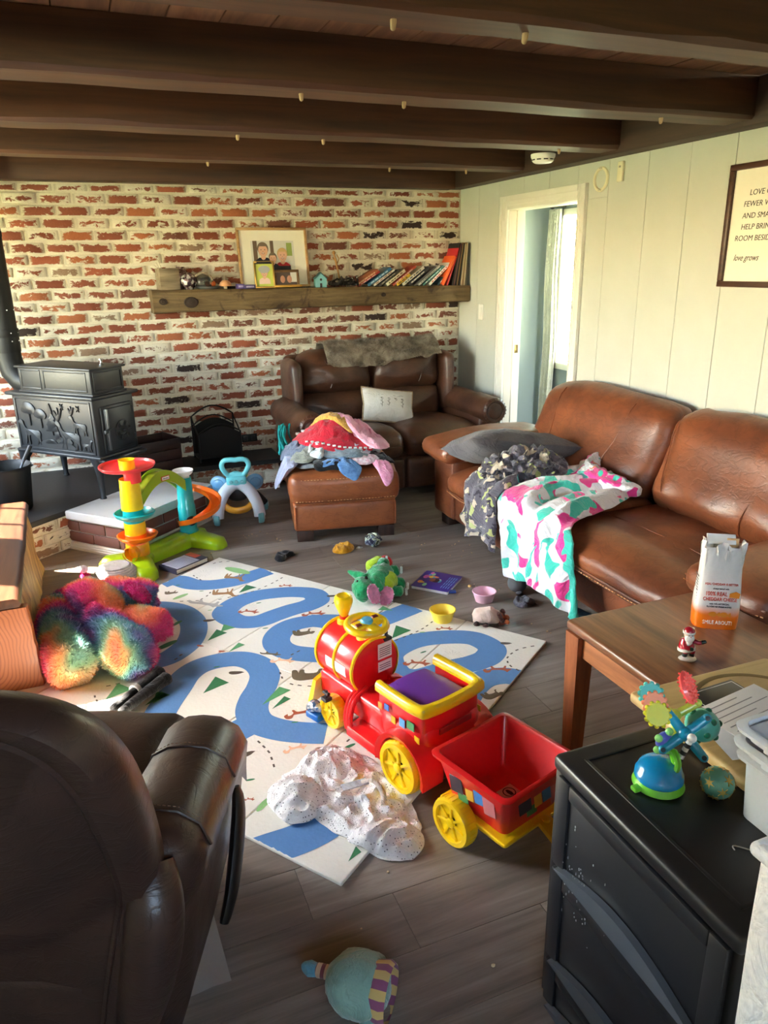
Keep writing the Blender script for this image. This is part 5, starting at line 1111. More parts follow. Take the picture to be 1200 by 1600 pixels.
def seg(nm, c, prof, mt_, n=28): q = M(); q.lathe(prof, n, off=(c.x,c.y,0)); return q.build(nm, mt_, bt, True, 35)
seg('column_foot', Yc, [(.062,.05),(.064,.06),(.064,.125),(.06,.135)], B_ball)
q = M(); q.tube([(Yc.x-.02,Yc.y-.055,.10),(Yc.x-.045,Yc.y-.09,.10)],[.036,.040],20,cap=False); q.lathe([(.041,0),(.044,.004),(.041,.01)],20,T=TM((Yc.x-.045,Yc.y-.09,.10),90,0,-27)); q.build('exit_funnel', B_ball, bt)
seg('column_ring', Yc, [(.060,.13),(.060,.19),(.055,.195)], B_or); seg('column', Yc, [(.058,.19),(.058,.262)], T_yel); seg('column_ring', Yc, [(.057,.26),(.055,.34),(.052,.342)], B_teal); seg('column', Yc, [(.060,.335),(.056,.43),(.053,.51)], T_yel)
seg('collar', Yc+Vector((.02,-.01)), [(.045,.49),(.047,.55)], B_coral)
def dish(nm, c, z, r0, r1, mt_, h=.035):
    q = M(); rings = []; prof = [(r0,0),(r0+.01,-.008),(r1-.01,h*.35),(r1,h),(r1-.006,h+.004),(r1-.018,h*.45),(r0+.012,.004),(r0,.01)]
    for k in range(37):
        a = 2*math.pi*k/36; lobe = 1+.16*max(0,math.cos(a-R_(-25)))**2; rings.append([(c.x+r*(lobe if r > r0+.005 else 1)*math.cos(a),c.y+r*(lobe if r > r0+.005 else 1)*math.sin(a),z+zz) for r,zz in prof])
    q.loft([r[::-1] for r in rings], False, True); return q.build(nm, mt_, bt, True, 40)
dish('spiral_dish', Yc, .155, .055, .105, B_or, .03); dish('spiral_dish', Yc, .285, .053, .105, B_teal, .03)
rd = M(); prof = [(.04,.555),(.06,.553),(.14,.566),(.150,.578),(.150,.586),(.145,.586),(.137,.574),(.06,.562),(.04,.565)]; rd.lathe(prof,40,off=(Yc.x+.0,Yc.y+.02,0)); rd.build('top_dish', B_coral, bt)
seg('top_tube', Yc+Vector((0,.01)), [(.042,.54),(.042,.612),(.045,.616),(.04,.616),(.038,.55)], T_yel)
seg('column', Tc, [(.052,.07),(.052,.24),(.050,.243),(.050,.247),(.048,.25),(.044,.42)], B_teal)
seg('column_plinth', Tc, [(.06,.05),(.06,.08),(.052,.085)], B_teal)
seg('white_funnel', Tc, [(.036,.415),(.036,.43),(.05,.437),(.062,.455),(.062,.462),(.058,.462),(.045,.445),(.02,.44)], plastic('toy white', (240,238,236)))
ar = M(); n = 18; rings = []
pa, pb = Yc+Vector((.03,.02)), Tc+Vector((-.02,-.015)); dn = Vector((-(pb-pa).y,(pb-pa).x)).normalized()
for k in range(n+1):
    t = k/n; p = pa.lerp(pb,t); z = .335+.12*t*.15+.145*math.sin(math.pi*(.12+.80*t)); w = .040
    a = math.cos(math.pi*(.12+.80*t)); th = .045
    rings.append([(p.x+dn.x*w*s,p.y+dn.y*w*s,z+h) for s,h in ((-1,.022),(-1,-th),(-.7,-th),(-.7,-.0),(.7,-.0),(.7,-th),(1,-th),(1,.022),(.8,.022),(.75,.008),(-.75,.008),(-.8,.022))])
ar.loft([r[::-1] for r in rings]); ao = ar.build('arch_chute', B_lime2, bt, True, 30)
mid = pa.lerp(pb,.55); bd = M(); an_ = math.degrees(math.atan2((pb-pa).y,(pb-pa).x)); T = TM((mid.x-dn.x*.0415,mid.y-dn.y*.0415,.462),90,0,an_); bd.rbox(0,0,0,.062,.026,.003,.0014,1,T=T); bdo = bd.build('oval_badge', plastic('badge red', (200,40,48)), ao); q = M(); q.rbox(0,0,.001,.054,.019,.003,.0014,1,T=T); q.build('badge_face', T_stk, bdo)
tx = text_obj('badge_text','little tikes',.0125,plain('badge blue', (60,60,120), .5),bdo,(0,0,0),(0,0,0),0,'CENTER',sx=.82); tx.matrix_world = T @ TM((0,-.004,.0028),0,0,0,(.82,1,1))
sp = M(); rings = []
for k in range(29):
    t = k/28; a = R_(100-285*t); cx, cy = Tc.x+.075, Tc.y-.0; rr_ = .10; z = .315-.19*t; c_, s_ = math.cos(a), math.sin(a)
    rings.append([(cx+(rr_+d)*c_,cy+(rr_+d)*s_,z+h) for d,h in ((-.036,.018),(-.03,-.012),(0,-.02),(.03,-.012),(.036,.020),(.031,.020),(.025,-.005),(0,-.013),(-.025,-.005),(-.031,.018))])
sp.loft(rings); sp.build('spiral_slide', B_or, bt, True, 40)
q = M(); q.lathe([(.028,0),(.031,.004),(.028,.01),(.022,.01),(.0,.002)],18,T=TM((Tc.x+.015,Tc.y-.047,.155),75,0,15)); q.build('side_hole', plain('black hole', (12,12,12), .8), bt)
# elephant walker
wkb = plastic('toy aqua', (110,200,206), .35); wkw = plastic('toy pearl', (212,218,228), .35); wkt = plastic('toy dusty teal', (116,178,186), .35)
wk = thing('baby_walker','pale blue elephant baby walker with aqua handle standing on the floor','walker toy',(.80,4.60,0),-12)
q = M(); pts = spline([(-.135,-.01,.05),(-.125,0,.12),(-.09,.02,.20),(-.04,.035,.25),(0,.04,.262),(.04,.035,.25),(.09,.02,.20),(.125,0,.12),(.135,-.01,.05)],5); 
q.tube(pts,[.031]*len(pts),12,flat=1.25); q.build('arch_frame', wkw, wk)
q = M(); q.loft([[(x*s,.03+.012*z_,.26+z) for x,z_ in ((-.062,-1),(.062,-1),(.062,1),(-.062,1))] for z,s in ((-.02,1.1),(.03,.95),(.07,.75))]); q.rbox(0,.03,.285,.13,.045,.07,.018,2); q.build('control_panel', wkb, wk)
q = M(); for_ = spline([(-.045,.03,.325),(-.075,.025,.36),(-.085,.02,.395),(-.07,.015,.425),(-.03,.012,.432),(0,.012,.428),(.03,.012,.432),(.07,.015,.425),(.085,.02,.395),(.075,.025,.36),(.045,.03,.325),(0,.033,.335)],5,True); q.tube(for_+for_[:2],.0165,12,cap=False); q.build('handle', wkb, wk)
for k in range(3): q = M(); q.lathe([(0,.004),(.01,.004),(.012,0)],12,T=TM((-.035+.035*k,.003,.285),90,0,0)); q.build('panel_button', wkt, wk)
for sx in (-1,1):
    q = M(); q.ball((0,0,0),(.062,.018,.055),18,10,T=TM((sx*.115,.09,.255),0,sx*8,sx*20)); e = q.build('ear', plastic('toy powder blue %d'%sx, (116,170,206), .35), wk)
    q = M(); q.ball((0,-.012,.004),(.042,.012,.036),16,8,T=TM((sx*.115,.09,.25),0,sx*8,sx*20)); q.build('inner_ear', plastic('toy mid blue %d'%sx, (96,150,190), .4), e)
    for yy,zz in ((-.012,.042),(.26,.042)):
        T = TM((sx*.142+(sx*.03 if yy>.1 else 0),yy,zz),0,90*sx,0); q = M(); q.lathe([(0,.022),(.028,.022),(.038,.016),(.042,.004),(.042,-.012),(.036,-.018),(0,-.018)],22,T=T); w_ = q.build('wheel', wkt, wk); q = M(); q.lathe([(0,.026),(.014,.026),(.018,.02)],14,T=T); q.build('hub', wkw, w_)
    q = M(); q.tube(spline([(sx*.07,.08,.2),(sx*.12,.16,.14),(sx*.165,.25,.06)],5),[.03]*11,10); q.build('rear_leg', plastic('toy dark legs %d'%sx, (36,38,42), .5), wk)
q = M(); q.rbox(0,.10,.215,.15,.14,.17,.06,5); q.build('elephant_head', plastic('toy black face', (26,27,30), .35), wk)
q = M(); q.tube(spline([(-.10,.03,.14),(-.06,.0,.105),(0,-.012,.095),(.06,.0,.105),(.10,.03,.14)],5),.017,10,flat=1.4); q.build('front_bumper', plastic('toy honey', (226,160,50)), wk)
q = M(); q.ball((.055,.075,.31),(.022,.016,.016),12,8); q.build('leaf_ornament', plastic('toy leaf', (190,214,90)), wk)
# ================================================================ SOFT THINGS
def fur(o, n, ln, w, mt_, seed=0, name='pile', droop=.4):
    """short hair blades on a mesh, joined as one part"""
    rr = random.Random(seed); me = o.data; me.calc_loop_triangles(); tri = me.loop_triangles
    area = np.array([t.area for t in tri]); cum = np.cumsum(area); q = M(); V = [v.co.copy() for v in me.vertices]; Nn = [v.normal.copy() for v in me.vertices]
    for k in range(n):
        t = tri[int(min(len(tri)-1, np.searchsorted(cum, rr.random()*cum[-1])))]; a, b = rr.random(), rr.random()
        if a+b > 1: a, b = 1-a, 1-b
        i, j, l = t.vertices; p = V[i]*(1-a-b)+V[j]*a+V[l]*b; nn = (Nn[i]*(1-a-b)+Nn[j]*a+Nn[l]*b)
        d = (nn + Vector((rr.gauss(0,.35),rr.gauss(0,.35),rr.gauss(0,.35)-droop*.4))).normalized(); s = d.cross(Vector((rr.gauss(0,1),rr.gauss(0,1),rr.gauss(0,1)))).normalized()*w
        L_ = ln*rr.uniform(.6,1.2); q.add([tuple(p-s-nn*.004),tuple(p+s-nn*.004),tuple(p+d*L_)], [(0,1,2)])
    f = q.build(name, mt_, o if o.parent is None else o.parent, False); f['kind'] = 'stuff'
    if o.parent is None: f.parent = o
    return f
def ridge(x): return 1-abs(math.sin(x))
def cloth(name, label, cat, outline, base, mt_, amp=.015, freq=26, ang=0, seed=0, thick=.006, m=14, T=None, group=None, k=7, edge=.004, per=5, parent=None):
    """a garment dropped on the surface base(x,y): soft ridged folds inside a smooth outline"""
    P = spline(outline, per, True); n = len(P); cx = sum(p[0] for p in P)/n; cy = sum(p[1] for p in P)/n
    ca, sa = math.cos(R_(ang)), math.sin(R_(ang)); q = M(); rings = []
    for i in range(m+1):
        r = max(.01, (i/m)**.85); ring = []
        for p in P:
            wob = 1+.05*fbm(p[0]*14+seed,p[1]*14,seed)*r
            x, y = cx+(p[0]-cx)*r*wob, cy+(p[1]-cy)*r*wob
            w = fbm(x*k+seed*3.1, y*k-seed*1.7, seed, 3)
            f = .6*ridge((x*ca+y*sa)*freq+5*w)+.5*ridge((x*-sa+y*ca)*freq*.6+4*w+1)+.5*w
            fade = 1-r**7
            ring.append((x, y, base(x,y)+edge+thick*fade+amp*f*(fade*.85+.15)))
        rings.append(ring)
    rings.append([(x*.985+cx*.015,y*.985+cy*.015,base(x,y)+.001) for x,y,z in rings[-1]])
    q.loft(rings, True, True, T=T); o = q.build(name, mt_, parent, True, 70)
    return tag(o, label, cat, group) if parent is None else o
def pillow(q, w, h, t, seed=0, wr=.01, n=18, T=None):
    rings = []
    for j in range(n+1):
        v = -1+2*j/n
        for s in (1,): pass
    V = []; F = []
    for s in (1,-1):
        b = len(V)
        for j in range(n+1):
            for i in range(n+1):
                u, v = -1+2*i/n, -1+2*j/n; e = (1-abs(u)**2.6)*(1-abs(v)**2.6); pin = 1-.07*(1-abs(u))*abs(v)**2 ; pin2 = 1-.07*(1-abs(v))*abs(u)**2
                z = s*t/2*max(0,e)**.55 + (wr*fbm(u*2.3+seed,v*2.3,s,4)+wr*.5*ridge(u*4+v*5+seed+3*fbm(u,v,seed)))*e**.4*s
                V.append((u*w/2*pin2, v*h/2*pin, z))
        for j in range(n):
            for i in range(n): a = b+j*(n+1)+i; F.append((a,a+1,a+n+2,a+n+1) if s > 0 else (a,a+n+1,a+n+2,a+1))
    return q.add(V, F, 0, T)
# ---- laundry on the ottoman (built in the ottoman's own frame)
OT = TM((1.345,4.02,0),0,0,-12)
def mound(x,y): return .452-.020*max(0,min(1.3,abs(x)/.335)**4)-.02*max(0,1-y/.04)**2*(y<.04) + .165*math.exp(-((x+.02)/.20)**2-((y-.40)/.19)**2) - (max(0,-x-.335)*1.5 if x < -.335 else 0)
G = 'laundry heaped on the ottoman'
def lay(o): return lambda x,y: mound(x,y)+o
cl_grey = fabric('heather grey knit', (142,146,152), (112,118,126), 24); cl_blue = fabric('slate blue knit', (116,124,146), (88,96,120), 20); cl_lav = fabric('lavender grey cotton', (168,172,196),(140,144,170),12)
cloth('grey_blanket','heather grey sweatshirt underneath the laundry heap on the ottoman','clothing',[(-.31,.50),(-.22,.60),(.02,.60),(.20,.58),(.27,.40),(.22,.18),(.05,.08),(-.12,.05),(-.28,.12)],lay(-.002),cl_grey,.022,22,20,1,T=OT,group=G)
cloth('sweater','slate blue knit sweater at the left of the laundry heap','clothing',[(-.36,.38),(-.34,.52),(-.22,.52),(-.14,.40),(-.15,.22),(-.28,.20)],lay(.035),cl_blue,.03,26,70,2,T=OT,group=G)
cloth('shirt','lavender grey shirt hanging over the left edge of the ottoman','clothing',[(-.41,.14),(-.40,.32),(-.30,.36),(-.25,.22),(-.28,.08),(-.36,.06)],lay(.02),cl_lav,.02,28,80,3,T=OT,group=G)
cloth('shirt','olive grey shirt crumpled beside the white cloth on the laundry heap','clothing',[(-.31,.16),(-.26,.28),(-.17,.26),(-.14,.14),(-.22,.06)],lay(.035),fabric('olive grey cotton',(150,152,140),(120,122,112),16),.02,30,30,4,T=OT,group=G)
cloth('cloth','small white cotton cloth on the front left of the laundry heap','clothing',[(-.20,.16),(-.17,.28),(-.11,.25),(-.10,.14),(-.14,.06)],lay(.05),fabric('white cotton',(228,236,240),(190,204,214),20),.018,34,60,5,T=OT,group=G)
cloth('leggings','thick blue grey leggings across the front of the laundry heap','clothing',[(-.13,.10),(-.11,.22),(.02,.24),(.14,.18),(.15,.08),(.02,.06)],lay(.045),fabric('blue grey jersey',(136,152,164),(106,124,138),26),.014,20,8,6,T=OT,group=G)
cloth('tank_top','black tank top crumpled at the front of the laundry heap','clothing',[(-.18,.0),(-.16,.10),(-.06,.13),(.04,.09),(.02,.0),(-.08,-.01)],lay(.03),fabric('black jersey',(26,26,30),(16,16,20),16),.016,30,15,7,T=OT,group=G)
cloth('jeans','light denim garment nearest the front edge on the ottoman','clothing',[(-.17,.0),(-.10,.075),(0,.08),(.06,.03),(.10,-.01),(.06,-.045),(-.01,-.03),(-.06,.0)],lay(.028),fabric('light denim',(112,156,208),(80,122,178),30),.018,30,40,8,T=OT,group=G)
cloth('onesie','pale lilac baby onesie at the right front of the laundry heap','clothing',[(.04,.14),(.06,.25),(.15,.25),(.18,.15),(.12,.10)],lay(.045),fabric('pale lilac',(206,212,228),(180,188,208),16),.018,30,100,9,T=OT,group=G)
cloth('socks','black ribbed socks at the right side of the laundry heap','clothing',[(.15,.12),(.17,.22),(.25,.22),(.30,.12),(.31,.04),(.24,.05)],lay(.02),fabric('black sock knit',(30,30,34),(18,18,22),20),.022,34,30,10,T=OT,group=G)
cloth('leggings','white and pink floral baby leggings on the ottoman','clothing',[(.03,.06),(.08,.13),(.16,.13),(.22,.06),(.16,.01),(.08,.01)],lay(.03),fabric('floral white',(232,222,226),(206,160,176),60),.018,32,140,11,T=OT,group=G)
cloth('sock','small pink baby sock at the right front corner of the ottoman','clothing',[(.17,.03),(.21,.07),(.27,.04),(.29,-.03),(.24,-.06),(.20,-.02)],lay(.018),fabric('pink sock',(244,176,202),(226,140,176),40),.014,34,60,12,T=OT,group=G)
cloth('pyjama_top','bright red pyjama top with white trim on the laundry heap','clothing',[(-.28,.48),(-.22,.62),(-.08,.62),(.04,.46),(.17,.26),(.19,.15),(.06,.13),(-.08,.14),(-.21,.26)],lay(.056),fabric('bright red cotton',(216,20,52),(176,10,40),10),.026,20,-50,13,T=OT,group=G)
q = M()
for k in range(13):
    t = k/12; x, y = -.20+.38*t, .262-.12*t-.06*math.sin(math.pi*t); q.rbox(x,y,mound(x,y)+.078,.020,.012,.010,.003,1,T=OT @ Matrix.Identity(4))
for (x,y) in ((-.24,.52),(-.20,.55),(-.16,.57)): q.rbox(x,y,mound(x,y)+.086,.028,.035,.012,.003,1,T=OT)
o = tag(q.build('white_trim', fabric('white trim',(244,240,240))), 'row of white trim squares on the red pyjama top', 'trim'); 
red = [o_ for o_ in COL.objects if o_.name.startswith('pyjama_top')][0]; o.parent = red; del o['label']; del o['category']; o['kind'] = 'stuff'
cloth('muslin','mustard patterned muslin strip between the red and pink laundry','clothing',[(-.15,.44),(-.13,.52),(0,.48),(.08,.34),(.08,.26),(-.02,.33)],lay(.080),fabric('mustard print',(226,178,92),(196,140,60),90),.018,40,-40,14,T=OT,group=G)
cloth('pink_towel','pale pink fleece blanket draped over the right of the laundry heap','clothing',[(-.14,.60),(-.02,.70),(.14,.66),(.24,.44),(.31,.25),(.28,.11),(.20,.09),(.10,.25),(-.02,.42)],lay(.088),fabric('pale pink fleece',(246,180,198),(232,150,174),8),.028,13,-60,15,T=OT,group=G)
tt = M(); rr = random.Random(4)
for k in range(14): x = -.36+.08*rr.random(); y = .50+.1*rr.random(); tt.tube(spline([(x,y,.60+.03*rr.random()),(x-.01,y-.02,.56),(x+rr.uniform(-.03,.03),y-.05,.48),(x+rr.uniform(-.03,.03),y-.06,.45)],4), .008, 6)
tt.T = Matrix(); t_ = tag(tt.build('teal_strings', fabric('teal cord',(24,150,146),(14,110,112),30)), 'bright teal stringy cloth at the back left of the laundry heap', 'clothing', G); t_.matrix_world = OT
# ---- sofa pillow and blankets
gp = thing('pillow','large grey sleeping pillow lying at the far end of the sofa','pillow',(2.24,3.64,.565),0)
q = M(); pillow(q,.70,.50,.19,3,.012); pl_ = q.build('pillow_case', fabric('grey cotton sateen',(112,108,112),(92,88,94),4,.2), gp); pl_.matrix_local = TM((0,0,0),-20,9,-6)
def palette(name, stops, scale, dist=.6, detail=1.5, fuzz=.5):
    m = N(name); o = m.obj(); n1 = m.noise(scale,detail,.45,o,dist); n2 = m.noise(scale*1.25,detail,.45,m.mapping(o,(1,1,1),(0,0,0),(3.1,7.7,1.3)),dist); n3 = m.noise(scale*.55,2,.5,m.mapping(o,(1,1,1),(0,0,0),(9.1,2.7,5.3)),dist)
    c = c8(*stops[0]); r = lambda n, t: m.ramp(n,[(t,(0,0,0)),(t+.012,(1,1,1))])
    c = m.mix(r(n1,stops[1][1]), c, c8(*stops[1][0])); c = m.mix(r(n2,stops[2][1]), c, c8(*stops[2][0]))
    if len(stops) > 3: c = m.mix(m.math('MULTIPLY', r(n3,stops[3][1]), r(n1,.5)), c, c8(*stops[3][0]))
    m.P(Base_Color=c, Roughness=.92, Sheen_Weight=fuzz, Specular_IOR_Level=.1); r_ = m.math('ABSOLUTE', m.math('SUBTRACT', m.noise(9,4,.6,o,1.0), .5)); return m.bump(m.math('ADD', m.math('MULTIPLY', m.noise(420,2,.6,o), .15), m.ramp(r_,[(0,(0,0,0)),(.18,(1,1,1))])),.55,.014).m
M_dino = palette('white fleece with pink and teal splashes', [(238,234,238),((244,64,150),.555),((72,204,184),.56),((240,130,90),.70)], 8.6, .35, 1)
M_camo = palette('grey and lime patterned fleece', [(108,102,112),((196,202,130),.615),((70,64,74),.57),((214,196,172),.56)], 17)
def drape(path, y0, y1, amp, freq, seed, n=46, mth=60, off=0, extra=None):
    """blanket following a path in x,z (over the seat, then hanging), folds grow towards the hem"""
    P = spline(path, 8); m = len(P); rings = []
    for i,(x,z) in enumerate(P):
        t = i/(m-1); a = Vector(P[max(0,i-1)]); b = Vector(P[min(m-1,i+1)]); d = (b-a).normalized(); nx, nz = d.y, -d.x
        if nz < 0 and nx > 0: nx, nz = -nx, -nz
        if abs(d.x) > .5: nx, nz = -abs(d.y)*.3, abs(d.x)
        row = []
        for j in range(n+1):
            u = j/n; ya, yb = y0(t), y1(t); y = ya+(yb-ya)*u
            w = fbm(y*3+seed, t*2.2, seed, 3); s = amp(t)*(.55*math.sin(freq*y+3.4*w+2*t)+.45*math.sin(freq*2.1*y+5*w+seed)+.7*w)
            e = min(1,min(u,1-u)*10); h = max(0, s*e+amp(t)*.9*e)+off
            row.append((x+nx*h+.01*fbm(y*5,t*5,seed+3), y+.012*fbm(t*9,y*4,seed), z+nz*h - (.03*math.sin(freq*.5*y+seed)*max(0,t-.85)/.15 if t > .85 else 0)))
        rings.append(row)
    q = M(); q.loft(rings, False, False); return q
tl = lambda *kv: (lambda t: float(np.interp(t, [k for k,_ in kv], [v for _,v in kv])))
q = drape([(2.52,.475),(2.36,.478),(2.20,.482),(2.05,.48),(1.93,.462),(1.882,.42),(1.872,.34),(1.868,.24),(1.862,.12)], tl((0,2.86),(.22,2.70),(.45,2.62),(.6,2.50),(.8,2.47),(1,2.40)), tl((0,3.42),(.25,3.46),(.5,3.22),(.7,3.13),(1,3.02)), tl((0,.040),(.3,.044),(.5,.028),(.75,.026),(1,.034)), 21, 2)
bl = tag(q.build('throw_blanket', M_dino, None, True, 80), 'white fleece blanket with pink and teal splashes hanging over the sofa front', 'blanket'); bl.modifiers.new('thick','SOLIDIFY').thickness = .006
q = M(); pts = spline([(2.50,2.80,.50),(2.44,2.86,.51),(2.40,2.98,.53),(2.42,3.12,.53),(2.50,3.22,.54),(2.60,3.26,.58)],6)
def bunch(q, pts, r, seed, folds=5, amp=.35, n=40):
    P = [Vector(p) for p in pts]; m = len(P); rings = []
    for i in range(m):
        t = (P[min(i+1,m-1)]-P[max(i-1,0)]).normalized(); up = Vector((0,0,1)) if abs(t.z) < .9 else Vector((1,0,0)); a = t.cross(up).normalized(); b = a.cross(t).normalized()
        e = math.sin(math.pi*min(1,max(.0,(i+.35)/(m-.3))))**.4; rr_ = r(i/(m-1)) if callable(r) else r
        rings.append([tuple(P[i]+(a*math.cos(th)+b*math.sin(th)*.8)*rr_*e*(1+amp*(.6*math.sin(folds*th+4*fbm(i*.35,seed,th*.2))+.6*fbm(math.cos(th)*2.5+seed,math.sin(th)*2.5,i*.45)))) for th in [2*math.pi*k/n for k in range(n)]])
    return q.loft([r_[::-1] for r_ in rings], True)
bunch(q, pts, .055, 3); o = q.build('bunched_corner', M_dino, None, True, 80); o.parent = bl
q = M(); bunch(q, spline([(2.34,3.20,.53),(2.26,3.26,.555),(2.16,3.30,.56),(2.06,3.33,.56),(1.98,3.36,.545),(1.93,3.40,.50)],7), lambda t: .092-.012*math.cos(t*9), 8, 7, .55); cb = thing('throw_blanket','bunched grey and lime patterned fleece throw hanging off the sofa seat','blanket',(0,0,0)); q.build('bunched_roll', M_camo, cb, True, 80)
q = drape([(2.02,.50),(1.94,.485),(1.885,.44),(1.872,.34),(1.866,.24),(1.862,.17)], tl((0,3.18),(.3,3.16),(1,3.13)), tl((0,3.46),(.4,3.52),(1,3.46)), tl((0,.03),(.4,.035),(1,.03)), 30, 6, n=34); o = q.build('hanging_part', M_camo, cb, True, 80); o.modifiers.new('thick','SOLIDIFY').thickness = .006
# ---- loveseat cushion and fur throw
wp = thing('cushion','white rectangular cushion with small embroidered flowers on the loveseat','cushion',(2.05,5.06,.60),0)
q = M(); pillow(q,.42,.26,.13,5,.006); pc_ = q.build('cushion_cover', fabric('ivory cotton',(236,230,220),(222,214,202),6,.2), wp); CM = TM((0,0,0),62,10,0); pc_.matrix_local = CM
U_ = [(-1+2*k/20,-1) for k in range(20)]+[(1,-1+2*k/20) for k in range(20)]+[(1-2*k/20,1) for k in range(20)]+[(-1,1-2*k/20) for k in range(20)]
q = M(); pp = [(u*.21*(1-.07*(1-abs(v))*abs(u)**2),v*.13*(1-.07*(1-abs(u))*abs(v)**2),0) for u,v in U_]; q.tube(pp+pp[:2],.006,6,cap=False); o = q.build('cushion_piping', fabric('tan piping',(196,170,130)), wp); o.matrix_local = CM
M_emb = plain('olive grey thread', (128,120,100), .8); q = M()
for k in range(4):
    x = -.075+.055*k
    q.tube([(x,-.03,.064),(x+.003,0,.066),(x-.002,.035,.064)],.0016,5)
    for s in range(4): q.tube([(x,-.02+s*.014,.0655),(x+(.012 if s%2 else -.012),-.01+s*.014,.065)],.0018,5)
    for s in range(3): q.ball((x-.006+.006*s,.038,.064),.0035,6,4)
o = q.build('embroidery', M_emb, wp); o['kind'] = 'stuff'; o.matrix_local = CM
q = M(); q.tube([(x,.062+.004*math.sin(x*90),.057) for x in np.linspace(-.10,.10,16)],.0012,4); o = q.build('stitched_lettering', M_emb, wp); o.matrix_local = CM
def furmat(name, stops, scale, axis=(1,1,1)):
    m = N(name); o = m.mapping(m.obj(), axis); t = m.noise(scale,4,.6,o,.3)
    m.P(Base_Color=m.ramp(t, stops), Roughness=.85, Sheen_Weight=.4, Specular_IOR_Level=.2); return m.m
M_furt = furmat('grey brown faux fur', [(.35,c8(96,84,70)),(.5,c8(140,126,108)),(.65,c8(176,162,142))], 9)
q = M(); rings = []
LX, LY, LZ = 2.075, 4.66, 0
for i in range(41):
    t = i/40; x = -.42+.94*t; row = []
    lo = .90-.03*math.sin(t*5)+.02*fbm(t*6,1,1); 
    for j in range(15):
        s = j/14; 
        prof = [(.605,lo-.0),(.625,lo+.06),(.66,.985),(.71,1.035),(.78,1.05),(.85,1.03),(.90,.97)]
        P_ = spline(prof,3); y, z = P_[int(s*(len(P_)-1))]; w = fbm(x*7,s*4,2)*.016+.012*ridge(x*13+s*5)*(.3+s)
        row.append((LX+x+.02*fbm(s*3,t*7,5), LY+y-w*.6, LZ+z+w))
    rings.append(row)
q.loft(rings, False, False); ft = tag(q.build('fur_throw', M_furt, None, True, 80), 'grey brown faux fur throw over the top of the loveseat back', 'throw'); ft.data.update(); ft.data.flip_normals()
fur(ft, 15000, .020, .0013, M_furt, 1)
# ---- rainbow plush
def rainbow():
    m = N('rainbow long pile plush'); o = m.obj(); s = m.n('SeparateXYZ', {0:o}).outputs
    g = m.math('ADD', m.math('MULTIPLY', m.noise(2.6,2,.5,o,.4), 2.2), m.math('ADD', m.math('MULTIPLY', s[1], 2.2), m.math('MULTIPLY', s[0], 1.0)))
    f = m.math('FRACT', g)
    c = m.ramp(f, [(0,c8(232,70,132)),(.14,c8(240,120,90)),(.27,c8(236,160,96)),(.40,c8(140,180,140)),(.54,c8(96,150,160)),(.68,c8(96,104,158)),(.80,c8(150,80,150)),(.92,c8(228,60,130))])
    m.P(Base_Color=c, Roughness=.9, Sheen_Weight=.5, Specular_IOR_Level=.15); return m.m
M_rain = rainbow(); M_mag = fabric('magenta plush', (206,16,110), (170,8,90), 20)
pu = thing('plush_unicorn','big rainbow fur plush unicorn sprawled on the mat beside the wooden bench','plush toy',(0,3.15,.012))
def blob(name, pts, rad, seed, nf, ln=.016, mt_=None, par=None, n=18):
    P = spline([(p[0],p[1]-3.15,p[2]) for p in pts],5); rr_ = [float(np.interp(i/(len(P)-1),[k/(len(rad)-1) for k in range(len(rad))],rad)) for i in range(len(P))]
    rr_[0] *= .55; rr_[-1] *= .55
    Pv = [Vector(p) for p in P]; a = Pv[0]+(Pv[0]-Pv[1]).normalized()*rr_[0]*.9; b = Pv[-1]+(Pv[-1]-Pv[-2]).normalized()*rr_[-1]*.9
    Pv = [a]+Pv+[b]; rr_ = [.008]+rr_+[.008]
    Pv = [Vector((p.x,p.y,max(p.z, r*.92))) for p,r in zip(Pv,rr_)]
    q = M(); q.tube(Pv, rr_, n); q.v = [(x+.012*fbm(x*9+seed,y*9,z*9),y+.012*fbm(x*9,y*9+seed,z*9),max(.001,z+.012*fbm(x*9,y*9,z*9+seed))) for x,y,z in q.v]
    o = q.build(name, mt_ or M_rain, par or pu, True, 80); o.data.update(); fur(o, int(nf*2.2), ln, .0021, mt_ or M_rain, seed, 'pile', .2) if nf else None
    return o
blob('body', [(-.10,3.53,.07),(-.02,3.47,.08),(.08,3.42,.08),(.14,3.40,.07)], [.08,.10,.10,.08], 1, 5000)
blob('leg', [(-.27,3.44,.09),(-.26,3.30,.10),(-.245,3.12,.10),(-.225,2.96,.09),(-.21,2.85,.085)], [.085,.095,.095,.10,.09], 2, 4500)
blob('leg', [(-.14,3.32,.10),(-.10,3.20,.10),(-.05,3.05,.10),(.0,2.92,.09),(.05,2.82,.08)], [.09,.095,.095,.105,.085], 3, 4500)
blob('leg', [(.0,3.22,.08),(.07,3.17,.08),(.13,3.12,.075),(.18,3.08,.06)], [.07,.082,.075,.035], 4, 3000)
hd = blob('head', [(-.20,3.30,.15),(-.13,3.31,.17),(-.07,3.26,.15),(-.08,3.18,.13)], [.08,.10,.085,.05], 5, 4200)
blob('body_back', [(-.29,3.52,.07),(-.22,3.55,.075),(-.14,3.53,.075)], [.06,.075,.07], 6, 2500)
blob('ear', [(-.13,3.20,.19),(-.10,3.14,.19),(-.07,3.10,.17)], [.02,.03,.012], 7, 700, .012, None, None, 10)
blob('tail', [(.045,3.39,.165),(.06,3.34,.18),(.09,3.29,.17),(.12,3.26,.15)], [.022,.026,.026,.022], 8, 900, .012, M_mag, None, 12)
blob('horn', [(-.14,3.68,.05),(-.142,3.69,.10),(-.146,3.70,.15)], [.05,.035,.016], 9, 500, .010, M_mag, None, 12); 
